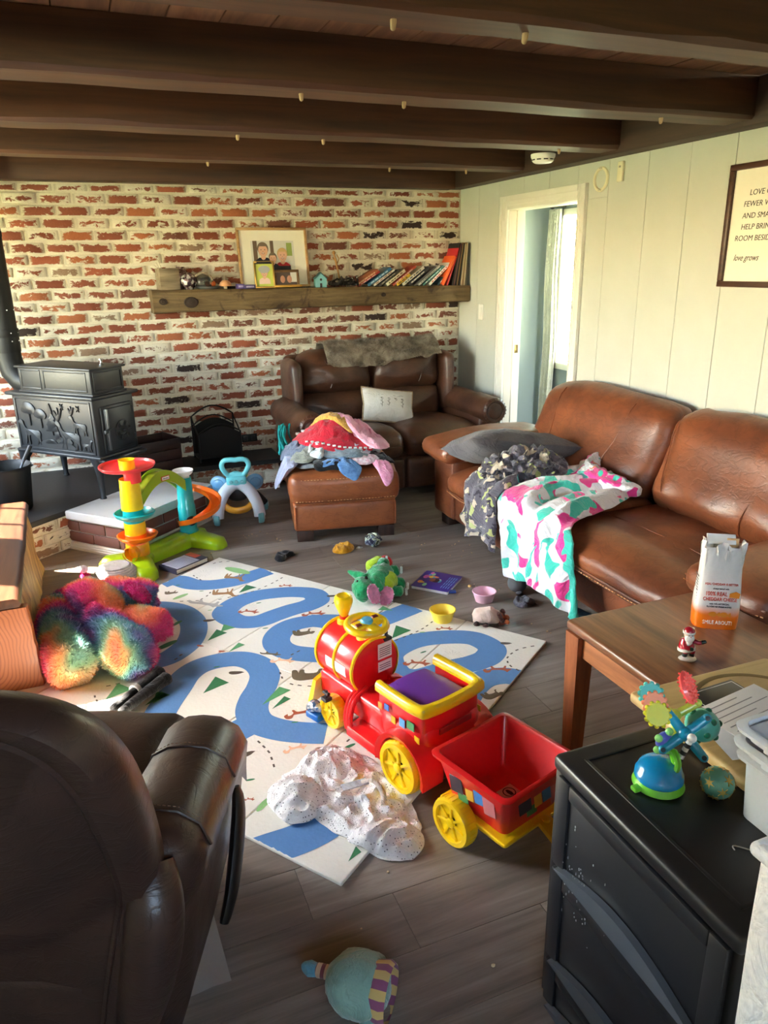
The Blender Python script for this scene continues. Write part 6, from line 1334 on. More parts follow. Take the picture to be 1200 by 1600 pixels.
q = M(); q.ball((-.147,.55,.178),(.022,.022,.02),10,8); q.build('horn_tip', fabric('white pile',(250,244,244)), pu)
# ---- swaddle blanket on the mat and floor
M_dot = N('white muslin with black dots'); _o = M_dot.obj(); _v = M_dot.n('TexVoronoi', {'Vector':_o,'Scale':100.0,'Randomness':.4})
_c = M_dot.ramp(_v.outputs[0], [(.17,c8(92,88,92)),(.21,c8(242,239,237))]); M_dot.P(Base_Color=_c, Roughness=.9, Sheen_Weight=.2, Specular_IOR_Level=.15)
_r = M_dot.math('ABSOLUTE', M_dot.math('SUBTRACT', M_dot.noise(11,6,.62,_o,1.2), .5)); M_dot.bump(M_dot.math('ADD', M_dot.math('MULTIPLY', M_dot.n('TexWave', {'Vector':_o,'Scale':70.0,'Distortion':5.0}).outputs[1], .10), M_dot.ramp(_r,[(0,(0,0,0)),(.14,(1,1,1))])), .55, .013); M_dot = M_dot.m
def zf(x,y):
    d = Vector((x-1.729,y-2.433)); a, b = d.x*-.5878+d.y*.809, d.x*-.809+d.y*-.5878
    e = min(a, MLX-a, MLY-b, b); return MT*max(0,min(1,e/.03+.2))
sw = thing('swaddle_blanket','white dotted muslin blanket crumpled over the near corner of the play mat','blanket',(0,0,0))
SWP = dict(amp=.030, freq=30, seed=3, per=5, parent=sw)
cloth('muslin_spread','', '', [(.42,2.00),(.52,2.03),(.62,2.08),(.71,1.98),(.745,1.88),(.76,1.75),(.735,1.60),(.68,1.52),(.60,1.55),(.52,1.66),(.47,1.74),(.44,1.86)], zf, M_dot, .026, 46, 25, 3, per=10, m=46, parent=sw, k=4.5)
cloth('muslin_bundle','', '', [(.345,1.84),(.36,1.95),(.43,1.98),(.50,1.93),(.52,1.84),(.47,1.77),(.39,1.77)], lambda x,y: zf(x,y)+.055*math.exp(-((x-.43)/.07)**2-((y-1.87)/.075)**2), M_dot, .020, 62, 120, 5, per=10, m=34, parent=sw, k=5)
cloth('muslin_fold','', '', [(.46,2.00),(.56,2.08),(.66,2.05),(.68,1.95),(.60,1.88),(.50,1.90)], lambda x,y: zf(x,y)+.05*math.exp(-((x-.57)/.08)**2-((y-1.98)/.07)**2), M_dot, .020, 62, 60, 6, per=10, m=34, parent=sw, k=5)
cloth('muslin_hem','', '', [(.52,1.64),(.60,1.70),(.70,1.66),(.735,1.58),(.69,1.53),(.61,1.55)], lambda x,y: zf(x,y)+.035*math.exp(-((x-.63)/.08)**2-((y-1.62)/.05)**2), M_dot, .018, 70, -40, 7, per=10, m=34, parent=sw, k=5)
q = M(); q.tube(spline([(.62,1.80,.075),(.655,1.79,.08),(.668,1.74,.07),(.655,1.70,.055)],5),.009,8,flat=.35); q.build('sewn_loop', fabric('cream tape',(226,218,206)), sw)
q = M(); q.rbox(.60,1.80,.075,.085,.03,.003,.0014,1,T=None); q.build('care_tag', fabric('grey tag',(196,200,206)), sw)
# ================================================================ SMALL THINGS
# hard backed book beside the drop toy
bk1 = thing('book','hardback lying face down on the floor beside the lime toy base','book',(.365,4.02,0),33)
q = M(); q.bev(-.115,.115,-.075,.075,.0,.003,.001); q.bev(-.115,.115,-.075,.075,.025,.028,.001); q.bev(-.115,-.112,-.075,.075,.0,.028,.001); q.build('cover', plain('navy back cover', (58,56,74), .4), bk1)
q = M(); q.box(-.112,.111,-.072,.072,.003,.025); q.build('pages', M_page, bk1, False)
q = M(); q.bev(-.10,.06,-.066,.066,.0278,.0286,.0003); q.build('cover_panel', plain('pale cover print', (206,204,216), .4), bk1); q = M(); q.bev(.068,.112,-.02,.07,.0279,.0287,.0003); q.build('cover_patch', plain('coral cover print', (226,96,72), .4), bk1)
q = M()
for k in range(9): q.box(-.09,.045,-.058+.012*k,-.055+.012*k,.0285,.0289)
q.build('cover_text', plain('grey cover print', (130,128,150), .5), bk1, False)['kind'] = 'stuff'
wb_ = thing('knit_hat','white ribbed knitted hat lying dome up between plush toy and drop toy','hat',(.0,3.95,0))
q = M(); q.lathe([(.118,0),(.124,.008),(.124,.02),(.119,.024),(.118,.04),(.113,.044),(.108,.06),(.10,.063),(.092,.078),(.08,.082),(.066,.093),(.05,.097),(.03,.102),(.004,.105)],36); q.build('crown', fabric('white rib knit',(240,238,234),(222,218,212),30), wb_, True, 30)
q = M()
for k in range(9): z = .012+.0095*k; r = .122*math.sqrt(max(.02,1-(z/.108)**2.2)); q.tube([(r*math.cos(a),r*math.sin(a),z) for a in [2*math.pi*i/40 for i in range(41)]], .0042, 6, cap=False)
q.build('rib', fabric('grey rib',(214,212,210)), wb_)['kind'] = 'stuff'
fl0 = lambda x,y: 0
cloth('sock','small black sock on the floor in front of the ottoman','sock',[(.86,3.90),(.90,3.955),(.97,3.95),(.985,3.91),(.93,3.89),(.905,3.845),(.87,3.85)],fl0,fabric('black sock cotton',(24,24,28),(14,14,18),30),.012,50,20,21,thick=.018)
cloth('cleaning_cloth','crumpled mustard yellow cloth on the floor below the ottoman','cloth',[(1.20,3.86),(1.24,3.94),(1.30,3.95),(1.34,3.89),(1.31,3.83),(1.24,3.81)],fl0,fabric('mustard cloth',(228,166,40),(196,132,20),40),.028,60,40,22,thick=.012)
cloth('paper_scrap','tiny white scrap beside the mustard cloth','scrap',[(1.345,3.86),(1.37,3.875),(1.39,3.86),(1.365,3.85)],fl0,fabric('white scrap',(230,228,222)),.006,60,0,23,thick=.003)
def camoball():
    m = N('camouflage sock knit'); v = m.noise(26,2,.5,m.obj(),1); m.P(Base_Color=m.ramp(v,[(0,c8(44,44,66)),(.44,c8(110,118,130)),(.52,c8(200,210,180)),(.58,c8(54,60,60)),(.7,c8(120,140,80))],'CONSTANT'), Roughness=.9); return m.m
cb_ = thing('rolled_socks','rolled ball of camouflage socks at the right ottoman foot','socks',(1.455,3.86,0)); q = M(); q.ball((0,0,.042),(.052,.045,.042),20,14,fn=lambda d:1+.12*math.sin(d.x*9+d.z*5)*.6+.1*fbm(d.x*3,d.y*3,d.z*3)); q.build('sock_ball', camoball(), cb_)
# crocodile puppet
M_croc = fabric('emerald plush', (30,160,96), (14,120,70), 40, .6, 300); M_croc2 = fabric('lime plush', (176,206,50), (150,184,40), 30); M_mouth = fabric('pink felt', (238,150,190)); M_wht = fabric('white felt', (236,240,240))
dg = thing('crocodile_plush','green plush crocodile puppet with open pink mouth at the mat edge','plush toy',(1.20,3.16,.006),0)
def soft(name, pts, rad, mt_, par, n=16, wob=.008, seed=0, flat_=1):
    P = spline(pts,5); rr_ = [float(np.interp(i/(len(P)-1),[k/(len(rad)-1) for k in range(len(rad))],rad)) for i in range(len(P))]
    Pv = [Vector(p) for p in P]; a = Pv[0]+(Pv[0]-Pv[1]).normalized()*rr_[0]*.45; b = Pv[-1]+(Pv[-1]-Pv[-2]).normalized()*rr_[-1]*.45
    q = M(); q.tube([a]+Pv+[b],[rr_[0]*.45]+rr_+[rr_[-1]*.45],n,flat=flat_); q.v = [(x+wob*fbm(x*25+seed,y*25,z*25),y+wob*fbm(x*25,y*25+seed,z*25),max(.0005,z+wob*fbm(x*25,y*25,z*25+seed))) for x,y,z in q.v]
    return q.build(name, mt_, par, True, 80)
soft('body',[(-.02,-.01,.06),(.05,.07,.075),(.10,.13,.07)],[.055,.072,.05],M_croc,dg,20,.012,1)
soft('belly',[(.045,-.0,.065),(.09,.045,.07)],[.045,.05],M_croc2,dg,16,.004,2)
hd_ = soft('head',[(-.085,-.06,.055),(-.08,-.02,.075),(-.055,.03,.07)],[.04,.052,.045],M_croc,dg,18,.01,3)
q = M(); q.ball((-.100,-.015,.112),(.010,.010,.012),10,8); q.ball((-.05,.0,.118),(.010,.010,.012),10,8); q.build('eye', plain('glossy black eye',(10,10,10),.1), hd_)
for k,(T_,w) in enumerate(((Matrix.Translation((-.040,-.075,.058)) @ Vector((.45,-.80,.40)).to_track_quat('Z','Y').to_matrix().to_4x4(),.05),(Matrix.Translation((.022,-.072,.034)) @ Vector((-.45,-.55,.70)).to_track_quat('Z','Y').to_matrix().to_4x4(),.05))):
    q = M(); q.prism(spline([(-.02,-.04),(.02,-.042),(.042,0),(.03,.045),(0,.055),(-.03,.045),(-.04,0)],4,True),-.005,.005,b=.003,T=T_); q.build('jaw_lining', M_mouth, hd_)
    q = M(); 
    for i in range(9): a = R_(-60+38*i); q.ball(tuple(T_ @ Vector((.043*math.cos(a),.005+.05*math.sin(a),.004))),.0042,6,4)
    q.build('tooth', M_wht, hd_)['kind'] = 'stuff'
soft('tail',[(-.03,.06,.09),(-.065,.10,.10),(-.10,.13,.115)],[.03,.022,.006],M_croc,dg,12,.004,4)
for k,(a,b) in enumerate((((.10,.07,.055),(.165,.04,.03)),((.10,.12,.075),(.165,.12,.075)),((.09,.16,.09),(.13,.20,.10)),((.06,.0,.03),(.13,-.02,.022)))):
    l_ = soft('leg',[a,tuple((Vector(a)+Vector(b))/2),b],[.03,.032,.028],M_croc,dg,12,.006,5+k); q = M(); d = (Vector(b)-Vector(a)).normalized()
    for s in (-1,0,1): q.ball(tuple(Vector(b)+d*.026+Vector((0,0,.012*s))),(.008,.008,.009),8,6)
    q.build('claw', M_wht, l_)['kind'] = 'stuff'
q = M(); q.tube(spline([(-.01,-.03,.085),(.02,-.0,.10),(.035,.04,.105)],4),.012,8,flat=.5); q.build('collar', fabric('amber ribbon',(236,170,40)), dg)
lm = thing('plush_rattle','small lime and red cloth rattle with ribbon tags behind the crocodile','toy',(1.335,3.47,0)); 
soft('rattle_body',[(-.05,0,.035),(0,.01,.05),(.05,.0,.035)],[.032,.042,.03],M_croc2,lm,16,.006,1); q = M(); q.lathe([(.014,0),(.024,.004),(.034,.0),(.036,.006),(.024,.012),(.012,.006)],18,T=TM((.04,-.02,.07),35,20,0)); q.build('red_ring', fabric('red felt',(220,40,40)), lm); q = M(); q.ball((.04,-.024,.076),(.013,.013,.008),10,6); q.build('pearl_patch', M_wht, lm)
for k in range(2): q = M(); q.tube([(-.05-.015*k,-.03,.04),(-.07-.02*k,-.06,.025),(-.085-.02*k,-.09,.005)],.008,6,flat=.3); q.build('ribbon_tag', fabric('pale blue ribbon',(196,216,236)), lm)
# board book and blue tab
bb = thing('board_book','purple childrens board book with colourful cover lying on the floor','book',(1.562,3.205,0),0); Bm = TM((0,0,0),0,0,-48)
q = M(); q.bev(-.10,.10,-.105,.105,0,.016,.002,T=Bm); q.build('board_pages', plain('white board',(232,230,232),.5), bb)
q = M(); q.bev(-.103,.103,-.108,.108,.016,.019,.001,T=Bm); cvb = q.build('cover', plain('violet cover',(72,52,150),.3), bb)
rr = random.Random(8)
for k in range(16):
    x, y = rr.uniform(-.08,.02), rr.uniform(-.09,.09); q = M(); q.ball((x,y,.0193),(rr.uniform(.008,.02),rr.uniform(.008,.02),.0008),10,4,T=Bm); q.build('cover_picture', plain('cover picture %d'%k, [(236,120,180),(250,200,60),(240,240,240),(90,190,220),(240,150,90),(150,220,160)][k%6], .35), cvb, False)
q = M(); q.ball((-.02,0,.0195),(.022,.022,.001),14,4,T=Bm); q.build('face_picture', plain('brown face print',(150,96,70),.4), cvb); q = M(); q.ball((-.005,0,.0196),(.024,.026,.0008),14,4,T=Bm); q.build('hair_picture', plain('dark hair print',(50,34,34),.4), cvb)
q = M()
for k in range(4):
    for j in range(4): q.box(.048+.013*k,.0515+.013*k,-.075+.038*j,-.045+.038*j,.0188,.0196,T=Bm)
q.build('cover_title', plain('cyan title print',(130,190,240),.4), cvb, False)['kind'] = 'stuff'
q = M(); q.bev(-.025,.025,-.014,.014,0,.012,.004,T=TM((.02,-.125,0),0,0,-20)); tg = q.build('blue_tab', plain('blue plastic tab',(50,96,190),.3), bb)
def cup(nm, lab, x, y, r0, r1, h, rgb, z=0):
    t = thing(nm, lab, 'cup', (x,y,z)); q = M(); q.lathe([(0,.004),(r0*.9,.004),(r0*.92,0),(r0*.98,0),(r0,.003),(r1,h),(r1-.001,h+.001),(r1-.003,h),(r0-.003,.008),(0,.007)],36); q.build('cup_body', plain('cup '+nm, rgb, .45, coat=.1), t); q = M(); q.lathe([(r1-.0005,h-.004),(r1+.0025,h-.003),(r1+.0025,h),(r1,h+.0015),(r1-.003,h)],36); q.build('rim', plain('cup rim '+nm, rgb, .4), t)
cup('stacking_cup','pale pink round stacking cup on the grey floor',1.69,2.93,.044,.058,.052,(240,190,206)); cup('stacking_cup','yellow round stacking cup on the corner panel of the play mat',1.395,2.80,.044,.060,.055,(250,220,72),.0125)
gb = thing('soft_ball','dark grey soft toy ball under the edge of the hanging blanket','ball',(1.895,2.955,0)); q = M(); q.ball((0,0,.047),(.05,.05,.047),22,14,fn=lambda d:1+.04*fbm(d.x*3,d.y*3,d.z*3)); q.build('ball_body', plain('grey suede',(92,92,94),.85,bump=.5), gb); q = M(); q.ball((-.012,-.04,.012),(.02,.012,.008),10,6); q.build('patch', plain('grey patch',(122,118,124),.8), gb)
gr = thing('felt_scrap','crumpled flat grey felt piece in front of the grey ball','cloth',(0,0,0)); cloth('felt','','',[(1.80,2.80),(1.81,2.85),(1.85,2.88),(1.90,2.86),(1.91,2.81),(1.87,2.77),(1.82,2.77)],fl0,fabric('charcoal fleck felt',(112,112,122),(66,66,76),70),.02,70,30,33,thick=.012,parent=gr)
hg = thing('hedgehog_plush','small cream and brown plush animal lying on the floor beside the mat','plush toy',(1.585,2.70,0),-30)
soft('body',[(-.06,0,.032),(0,.0,.042),(.045,0,.035)],[.034,.042,.03],fabric('cream plush',(238,214,200),(222,190,172),20),hg,16,.008,1); soft('head',[(.05,.0,.03),(.085,.0,.028)],[.032,.02],fabric('rust plush',(176,94,56),(120,60,40),30),hg,12,.006,2)
for k,(x,y) in enumerate(((-.055,-.035),(-.015,-.042))): soft('foot',[(x,y,.014),(x+.004,y-.012,.012)],[.015,.014],fabric('dark brown plush',(66,40,34)),hg,8,.002,3+k)
q = M()
for k in range(14): a = k*.45; q.ball((.055+.012*math.cos(a),.028*math.sin(a),.045+.015*math.sin(a*2)),.011,6,5)
q.build('mane', fabric('brown pile',(92,48,36)), hg)['kind'] = 'stuff'; soft('ear',[(.08,-.025,.03),(.09,-.03,.025)],[.011,.010],fabric('orange ear',(214,120,70)),hg,8,.001,9)
# crumbs
rr = random.Random(12); q = M()
for (cx,cy,n_,s) in ((1.72,3.12,3,.02),(1.86,3.02,2,.03),(.80,4.35,8,.05),(.98,4.2,4,.03),(1.9,3.6,9,.08),(.66,4.12,3,.05),(1.75,3.75,8,.12),(1.75,2.55,5,.08),(.3,1.5,2,.2),(.7,1.35,4,.2)):
    for k in range(n_): r = rr.uniform(.0025,.006); q.ball((cx+rr.gauss(0,s),cy+rr.gauss(0,s),r*.7),(r,r*.8,r*.7),6,4)
o = tag(q.build('crumbs', plain('cracker crumb',(214,190,150),.8)), 'pale cracker crumbs scattered on the grey floor', 'crumbs', kind='stuff')
cr1 = thing('cracker_crumb','single golden cracker piece on the floor right of the board book','crumb',(1.70,3.10,0)); q = M(); q.ball((0,0,.007),(.011,.009,.007),8,6,fn=lambda d:1+.2*fbm(d.x*4,d.y*4,d.z*4)); q.build('crumb_body', plain('golden cracker',(226,184,110),.8), cr1)
# black object under the sofa, blue thing by the train wheel
ph = thing('black_tablet','flat black device lying on the floor under the sofa front','device',(2.03,2.60,0),10); q = M(); q.rbox(0,0,.005,.075,.15,.010,.004,2); q.build('case', plain('black glass',(24,28,34),.15), ph); q = M(); q.bev(-.033,.033,-.068,.068,.0098,.0106,.0003); q.build('screen', plain('dark screen',(36,52,62),.08), ph)
bs = thing('toy_car','small blue and silver toy beside the front wheel of the train','toy',(.615,2.27,.0125),25); q = M(); q.rbox(0,0,.020,.045,.07,.028,.008,2); q.build('toy_body', plain('bright blue',(40,110,190),.3), bs); soft('silver_top',[(-.01,.02,.045),(0,.0,.055),(.01,-.02,.045)],[.018,.024,.016],mosaic('silver foil',(220,224,230),(150,160,172),(90,130,180),80),bs,12,.006,1)
# black padded straps on the mat
M_strap = fabric('black padded fabric',(30,29,31),(20,19,21),30,.3); bsn = thing('padded_straps','pair of black padded strap handles lying by the plush toy','straps',(0,0,.0125))
for k,(a,b,c) in enumerate((((.115,2.80,.028),(.05,2.73,.026),(-.08,2.60,.022)),((.135,2.735,.032),(.07,2.68,.028),(-.05,2.57,.022)))): 
    s_ = soft('strap',[a,b,c],[.027,.024,.017],M_strap,bsn,14,.002,k)
q = M(); q.tube([(.018,2.70,.029),(.005,2.688,.029)],[.026,.026],14); q.build('white_band', fabric('white band',(226,224,222)), bsn)
# paper under the recliner
pp_ = thing('paper_sheet','wrinkled off white paper sheet on the floor half under the recliner','paper',(0,0,0)); q = M(); n = 14; rows = []
A4 = [Vector((.115,1.61)),Vector((.125,1.345)),Vector((-.08,1.335)),Vector((-.02,1.60))]
for i in range(n+1):
    rows.append([]); 
    for j in range(n+1):
        p = A4[0].lerp(A4[1],i/n).lerp(A4[3].lerp(A4[2],i/n),j/n); rows[-1].append((p.x,p.y,.002+.007*max(0,fbm(p.x*11,p.y*11,2)+.35)+.003*ridge(p.x*30+p.y*14)))
q.loft(rows, False, False); q.build('sheet', plain('off white paper',(176,168,158),.8,var=.15), pp_)
# cupcake plush
ck = thing('cupcake_plush','plush cupcake toy with mint icing and striped candle lying on the floor','plush toy',(.395,1.165,0),-39)
M_mint = fabric('mint plush',(150,186,172),(132,170,158),14,.6)
T = TM((0,0,.062),0,90,0)
q = M(); q.lathe([(0,-.005),(.045,-.002),(.060,.02),(.066,.05),(.06,.062)],28,T=T)
def stripemat():
    m = N('violet and yellow stripes'); s = m.n('SeparateXYZ', {0:m.obj()}).outputs; a = m.math('ARCTAN2', m.math('SUBTRACT', s[2], .062), s[1]); f = m.math('FRACT', m.math('MULTIPLY', a, 10/6.2832)); m.P(Base_Color=m.ramp(f,[(0,c8(150,84,120)),(.5,c8(222,190,120))],'CONSTANT'), Roughness=.9, Sheen_Weight=.4); return m.m
q.T = Matrix(); cbp = q.build('striped_cup', stripemat(), ck); cbp.matrix_local = TM((.0,0,0))
q = M(); q.ball((0,0,0),(.075,.075,.062),28,18,T=TM((-.015,0,.066)),fn=lambda d:1+.08*fbm(d.x*1.5,d.y*1.5,d.z*1.5)+(.06*abs(math.sin(2.5*math.atan2(d.z,d.y))) if d.x > .25 else 0)); q.build('icing', M_mint, ck)
soft('icing_drip',[(.02,-.06,.03),(.035,-.078,.022)],[.022,.018],M_mint,ck,10,.002,1); soft('icing_drip',[(.0,.06,.07),(.02,.072,.06)],[.022,.016],M_mint,ck,10,.002,2)
def cstripe():
    m = N('candle stripes'); s = m.n('SeparateXYZ', {0:m.obj()}).outputs; f = m.math('FRACT', m.math('MULTIPLY', s[0], 46)); m.P(Base_Color=m.ramp(f,[(0,c8(130,60,70)),(.45,c8(224,184,150))],'CONSTANT'), Roughness=.9, Sheen_Weight=.4); return m.m
cd_ = soft('candle',[(-.075,.012,.062),(-.095,.012,.06),(-.118,.014,.055)],[.016,.016,.016],cstripe(),ck,14,.001,3); soft('flame',[(-.122,.014,.054),(-.140,.016,.052),(-.158,.018,.05)],[.014,.018,.008],fabric('blue plush',(112,166,186)),cd_,12,.002,4)
# ---- on the coffee table
TZ = .4995
sb = thing('snack_bag','open silver snack bag with orange base and cheddar lettering on the table','snack bag',(1.745,1.575,TZ),-33)
def bagmat():
    m = N('silver and orange foil bag'); o = m.obj(); s = m.n('SeparateXYZ', {0:o}).outputs; w = m.noise(9,3,.5,o)
    h = m.math('ADD', s[2], m.math('MULTIPLY', m.math('SUBTRACT', w, .5), .05)); c = m.ramp(h,[(.045,c8(244,120,20)),(.075,c8(232,226,222)),(.5,c8(232,230,230))])
    m.P(Base_Color=c, Roughness=.32, Metallic=.15, Coat_Weight=.3, Coat_Roughness=.2); return m.bump(m.noise(16,4,.6,o,.6), .35, .006).m
M_bag = bagmat(); q = M(); rings = []
for k in range(15):
    t = k/14; z = .275*t; w = .066-.004*t+.003*math.sin(t*6); d = .040*(1-.25*t)+.004*math.sin(t*5+1); cr = .006*max(0,t-.65)/.35
    ring = []
    for i in range(40):
        a = 2*math.pi*i/40; e = 3.6; cx, sy = math.cos(a), math.sin(a); r = (abs(cx)**e+abs(sy)**e)**(-1/e)
        ring.append((w*cx*r+cr*math.sin(i*1.9+k), d*sy*r+cr*math.sin(i*2.7+k*1.3), z+(.010*math.sin(i*.9)*max(0,t-.8)/.2)))
    rings.append(ring)
rings.append([(x*.93,y*.88,z-.004) for x,y,z in rings[-1]]); rings.append([(x*.9,y*.8,.18) for x,y,z in rings[-2]])
q.loft(rings, True); bgo = q.build('bag_body', M_bag, sb, True, 60)
q = M(); q.rbox(0,.012,0,.085,.004,.034,.0016,2,T=TM((-.004,.010,.285),-35,0,0)); q.build('folded_flap', plain('white foil flap',(236,232,230),.35), sb); q = M(); q.rbox(.03,.018,.268,.035,.003,.03,.001,1); q.build('torn_flap', plain('tan foil inside',(206,160,110),.5), sb)
ink_r, ink_d, ink_w, ink_o = plain('red ink',(216,66,48),.4), plain('dark ink',(70,66,70),.4), plain('white ink',(250,240,230),.4), plain('cheddar ink',(232,140,40),.4)
def onbag(body, z, size, mt_, sx=1, x=0): text_obj('bag_lettering', body, size, mt_, sb, (x,-.0455+.012*(z/.275),z), (R_(90-3),0,0), 0, 'CENTER', .0012, sx)
onbag('REAL CHEDDAR IS BETTER', .148,.0095,ink_r,.85); onbag('always baked with', .134,.007,ink_d,.9); onbag('100% REAL', .113,.019,ink_r,.72,-.012); onbag('CHEDDAR CHEESE', .096,.016,ink_r,.74); onbag('with NO ARTIFICIAL', .083,.0078,ink_d,.85); onbag('FLAVORS OR PRESERVATIVES', .074,.0068,ink_d,.82); onbag('SMILE ABOUT!', .018,.017,ink_w,.8)
for x in (-.014,.018): q = M(); q.prism(spline([(-.015,0),(-.008,.007),(.004,.008),(.010,.002),(.018,.008),(.018,-.008),(.010,-.002),(.004,-.008),(-.008,-.007)],3,True),0,.0015,T=TM((x,-.0432,.051),90,0,0)); q.build('cracker_print', ink_o, sb)
q = M(); q.prism([(-.014,-.008),(.014,-.010),(.016,.006),(.004,.012),(-.014,.004)],0,.0015,T=TM((.04,-.0405,.118),90,0,0)); q.build('cheese_print', ink_o, sb)
q = M()
for k in range(15): q.box(-.0655,-.0645+.0,-.022,.018-(k%4)*.006,.165-.0092*k,.165-.0092*k+(.0035 if k in (0,5) else .0012))
q.build('nutrition_print', ink_d, sb, False)['kind'] = 'stuff'
# ceramic figurine
fg_ = thing('ceramic_figurine','small glazed bearded figurine in red coat and cap standing on the table','figurine',(1.50,1.425,TZ),-25)
C_red = plain('glazed red',(178,20,40),.12,coat=.6); C_wht = plain('glazed white',(238,232,224),.12,coat=.6); C_skin = plain('glazed skin',(226,186,164),.15,coat=.5); C_grn = plain('glazed green',(24,52,48),.12,coat=.6)
q = M(); q.ball((0,0,.008),(.026,.018,.009),18,8,fn=lambda d:1+.06*math.sin(d.x*4)); q.build('snow_base', C_wht, fg_)
for x in (-.009,.010): soft('boot',[(x,0,.014),(x,-.002,.026)],[.0075,.0065],C_grn,fg_,10,0,1); soft('trouser',[(x,0,.026),(x*.9,0,.040)],[.0085,.010],C_red,fg_,10,0,2)
q = M(); q.lathe([(0,.032),(.020,.034),(.023,.040),(.021,.052),(.017,.062),(.012,.070),(0,.072)],20,T=TM((0,0,0),-6,-8,0)); q.build('coat', C_red, fg_); q = M(); q.lathe([(.021,.033),(.0255,.036),(.0255,.041),(.022,.044)],20,T=TM((0,0,0),-6,-8,0)); q.build('fur_hem', C_wht, fg_)
hd2 = M(); hd2.ball((-.006,-.004,.086),(.0145,.0145,.0155),18,12); ho = hd2.build('head', C_skin, fg_); q = M(); q.ball((-.006,-.011,.078),(.014,.011,.014),14,10); q.ball((-.006,-.012,.067),(.009,.008,.011),12,8); q.build('beard', C_wht, ho)
q = M(); q.lathe([(.0155,.092),(.0165,.096),(.014,.103),(.008,.108),(.002,.110)],18,off=(-.006,-.003,0),cap=True); q.build('cap', C_red, ho); q = M(); q.lathe([(.0155,.090),(.0175,.092),(.0175,.096),(.0155,.098)],18,off=(-.006,-.003,0)); q.ball((.008,.008,.098),.005,8,6); q.build('cap_trim', C_wht, ho)
for sx in (-1,1): q = M(); q.ball((-.006+sx*.005,-.0175,.089),.0016,6,5); q.build('eye', plain('painted eye',(30,24,24),.2), ho)
q = M(); q.ball((-.006,-.0185,.085),.0025,8,6); q.build('nose', plain('rosy nose',(214,130,110),.2), ho)
a1 = soft('arm',[(-.014,-.002,.062),(-.017,-.014,.052),(-.006,-.021,.050)],[.007,.007,.006],C_red,fg_,10,0,3); soft('mitten',[(-.004,-.022,.050),(.002,-.023,.049)],[.006,.005],C_grn,a1,10,0,4)
a2 = soft('arm',[(.013,0,.063),(.022,-.004,.060),(.030,-.006,.062)],[.007,.0065,.006],C_red,fg_,10,0,5); soft('mitten',[(.032,-.006,.062),(.042,-.008,.066)],[.006,.005],C_grn,a2,10,0,6)
# ---- tray, papers, spinner, star ball, tub : on table and drawers
tz = .6525
tr_ = thing('wooden_tray','pale bamboo board with a round groove lying across table and drawers','tray',(1.037,1.139,tz),-1)
M_bam = wood('bamboo', (206,176,120),(182,150,96),0,2,14,.45)
q = M(); q.rbox(.203,-.168,.014,.406,.337,.028,.011,2); q.build('board', M_bam, tr_)
q = M(); cxx, cyy = .222,-.178
q.lathe([(.142,.0282),(.145,.0292),(.149,.0282),(.152,.0292),(.155,.0282)],60,off=(cxx,cyy,0)); q.build('groove_ring', plain('bamboo groove',(130,104,64),.5), tr_)
q = M(); q.lathe([(0,.0284),(.141,.0284),(.142,.0279)],60,off=(cxx,cyy,0)); q.build('groove_floor', wood('bamboo inner',(184,152,98),(160,128,78),0,2,14,.45), tr_)
pz = tz+.0296
M_ppr = plain('white paper',(232,230,232),.7); M_prn = plain('grey print',(150,150,158),.7)
for k,(x,y,rz,w,h,lab) in enumerate(((1.218,.950,8,.207,.164,'white printed letter on top of the papers on the bamboo board'),(1.175,.916,-14,.207,.164,'white envelope with address box under the printed letter'),(1.21,1.037,2,.14,.086,'dark photo card sticking out behind the letters'))):
    t = thing('letter' if k < 2 else 'photo_card', lab, 'paper' , (x,y,pz+[.0022,.0010,0][k]), rz); q = M(); q.bev(-w/2,w/2,-h/2,h/2,0,.0009,.0002); q.build('sheet', [M_ppr,plain('bluish envelope',(216,218,228),.6),plain('dark photo',(52,48,50),.35)][k], t)
    q = M()
    if k == 0:
        for i in range(8): q.box(-w*.42,w*.1+(i%3)*.03,h*.4-i*.016,h*.4-i*.016+.0022,.0009,.0012)
    elif k == 1:
        for (x0,x1,y0,y1) in ((-.06,-.01,-.066,-.064),(-.06,-.01,-.040,-.038),(-.06,-.058,-.066,-.038),(-.012,-.01,-.066,-.038),(-.05,-.02,-.058,-.055),(-.05,-.02,-.050,-.047),(-.03,.02,-.085,-.082)): q.box(x0,x1,y0,y1,.0009,.0012)
    else:
        for (x0,x1,y0,y1) in ((-.066,.066,.035,.037),(-.066,.066,-.037,-.035),(-.066,-.064,-.037,.037),(.064,.066,-.037,.037)): q.box(x0,x1,y0,y1,.0009,.0012)
    q.build('print', M_prn if k < 2 else M_ppr, t, False)['kind'] = 'stuff'
ck_ = thing('spinner_toy','suction base baby spinner toy with crossed turquoise arms and textured shapes','baby toy',(.907,.894,.6505),0)
ck_.scale = (.97,.97,.97)
S_lime = plastic('spin lime',(120,214,60)); S_blu = plastic('spin blue',(10,140,206),.2); S_trq = plastic('spin turquoise',(20,142,176)); S_olv = plastic('spin olive',(176,190,70)); S_cor = plastic('spin coral',(255,96,92)); S_sea = plastic('spin sea green',(86,190,180)); S_yel = plastic('spin yellow',(212,204,30)); S_pch = plastic('spin peach',(250,150,110)); S_bwk = plastic('spin white',(240,238,236))
q = M(); q.lathe([(.0,0),(.046,0),(.050,.004),(.047,.012),(.044,.018)],36); q.bev(-.062,-.044,-.008,.008,.002,.012,.003); q.build('suction_base', S_lime, ck_)
q = M(); q.lathe([(.044,.016),(.047,.020),(.046,.030),(.044,.032),(.040,.044),(.028,.054),(.010,.058),(0,.058)],36); q.build('dome', S_blu, ck_)
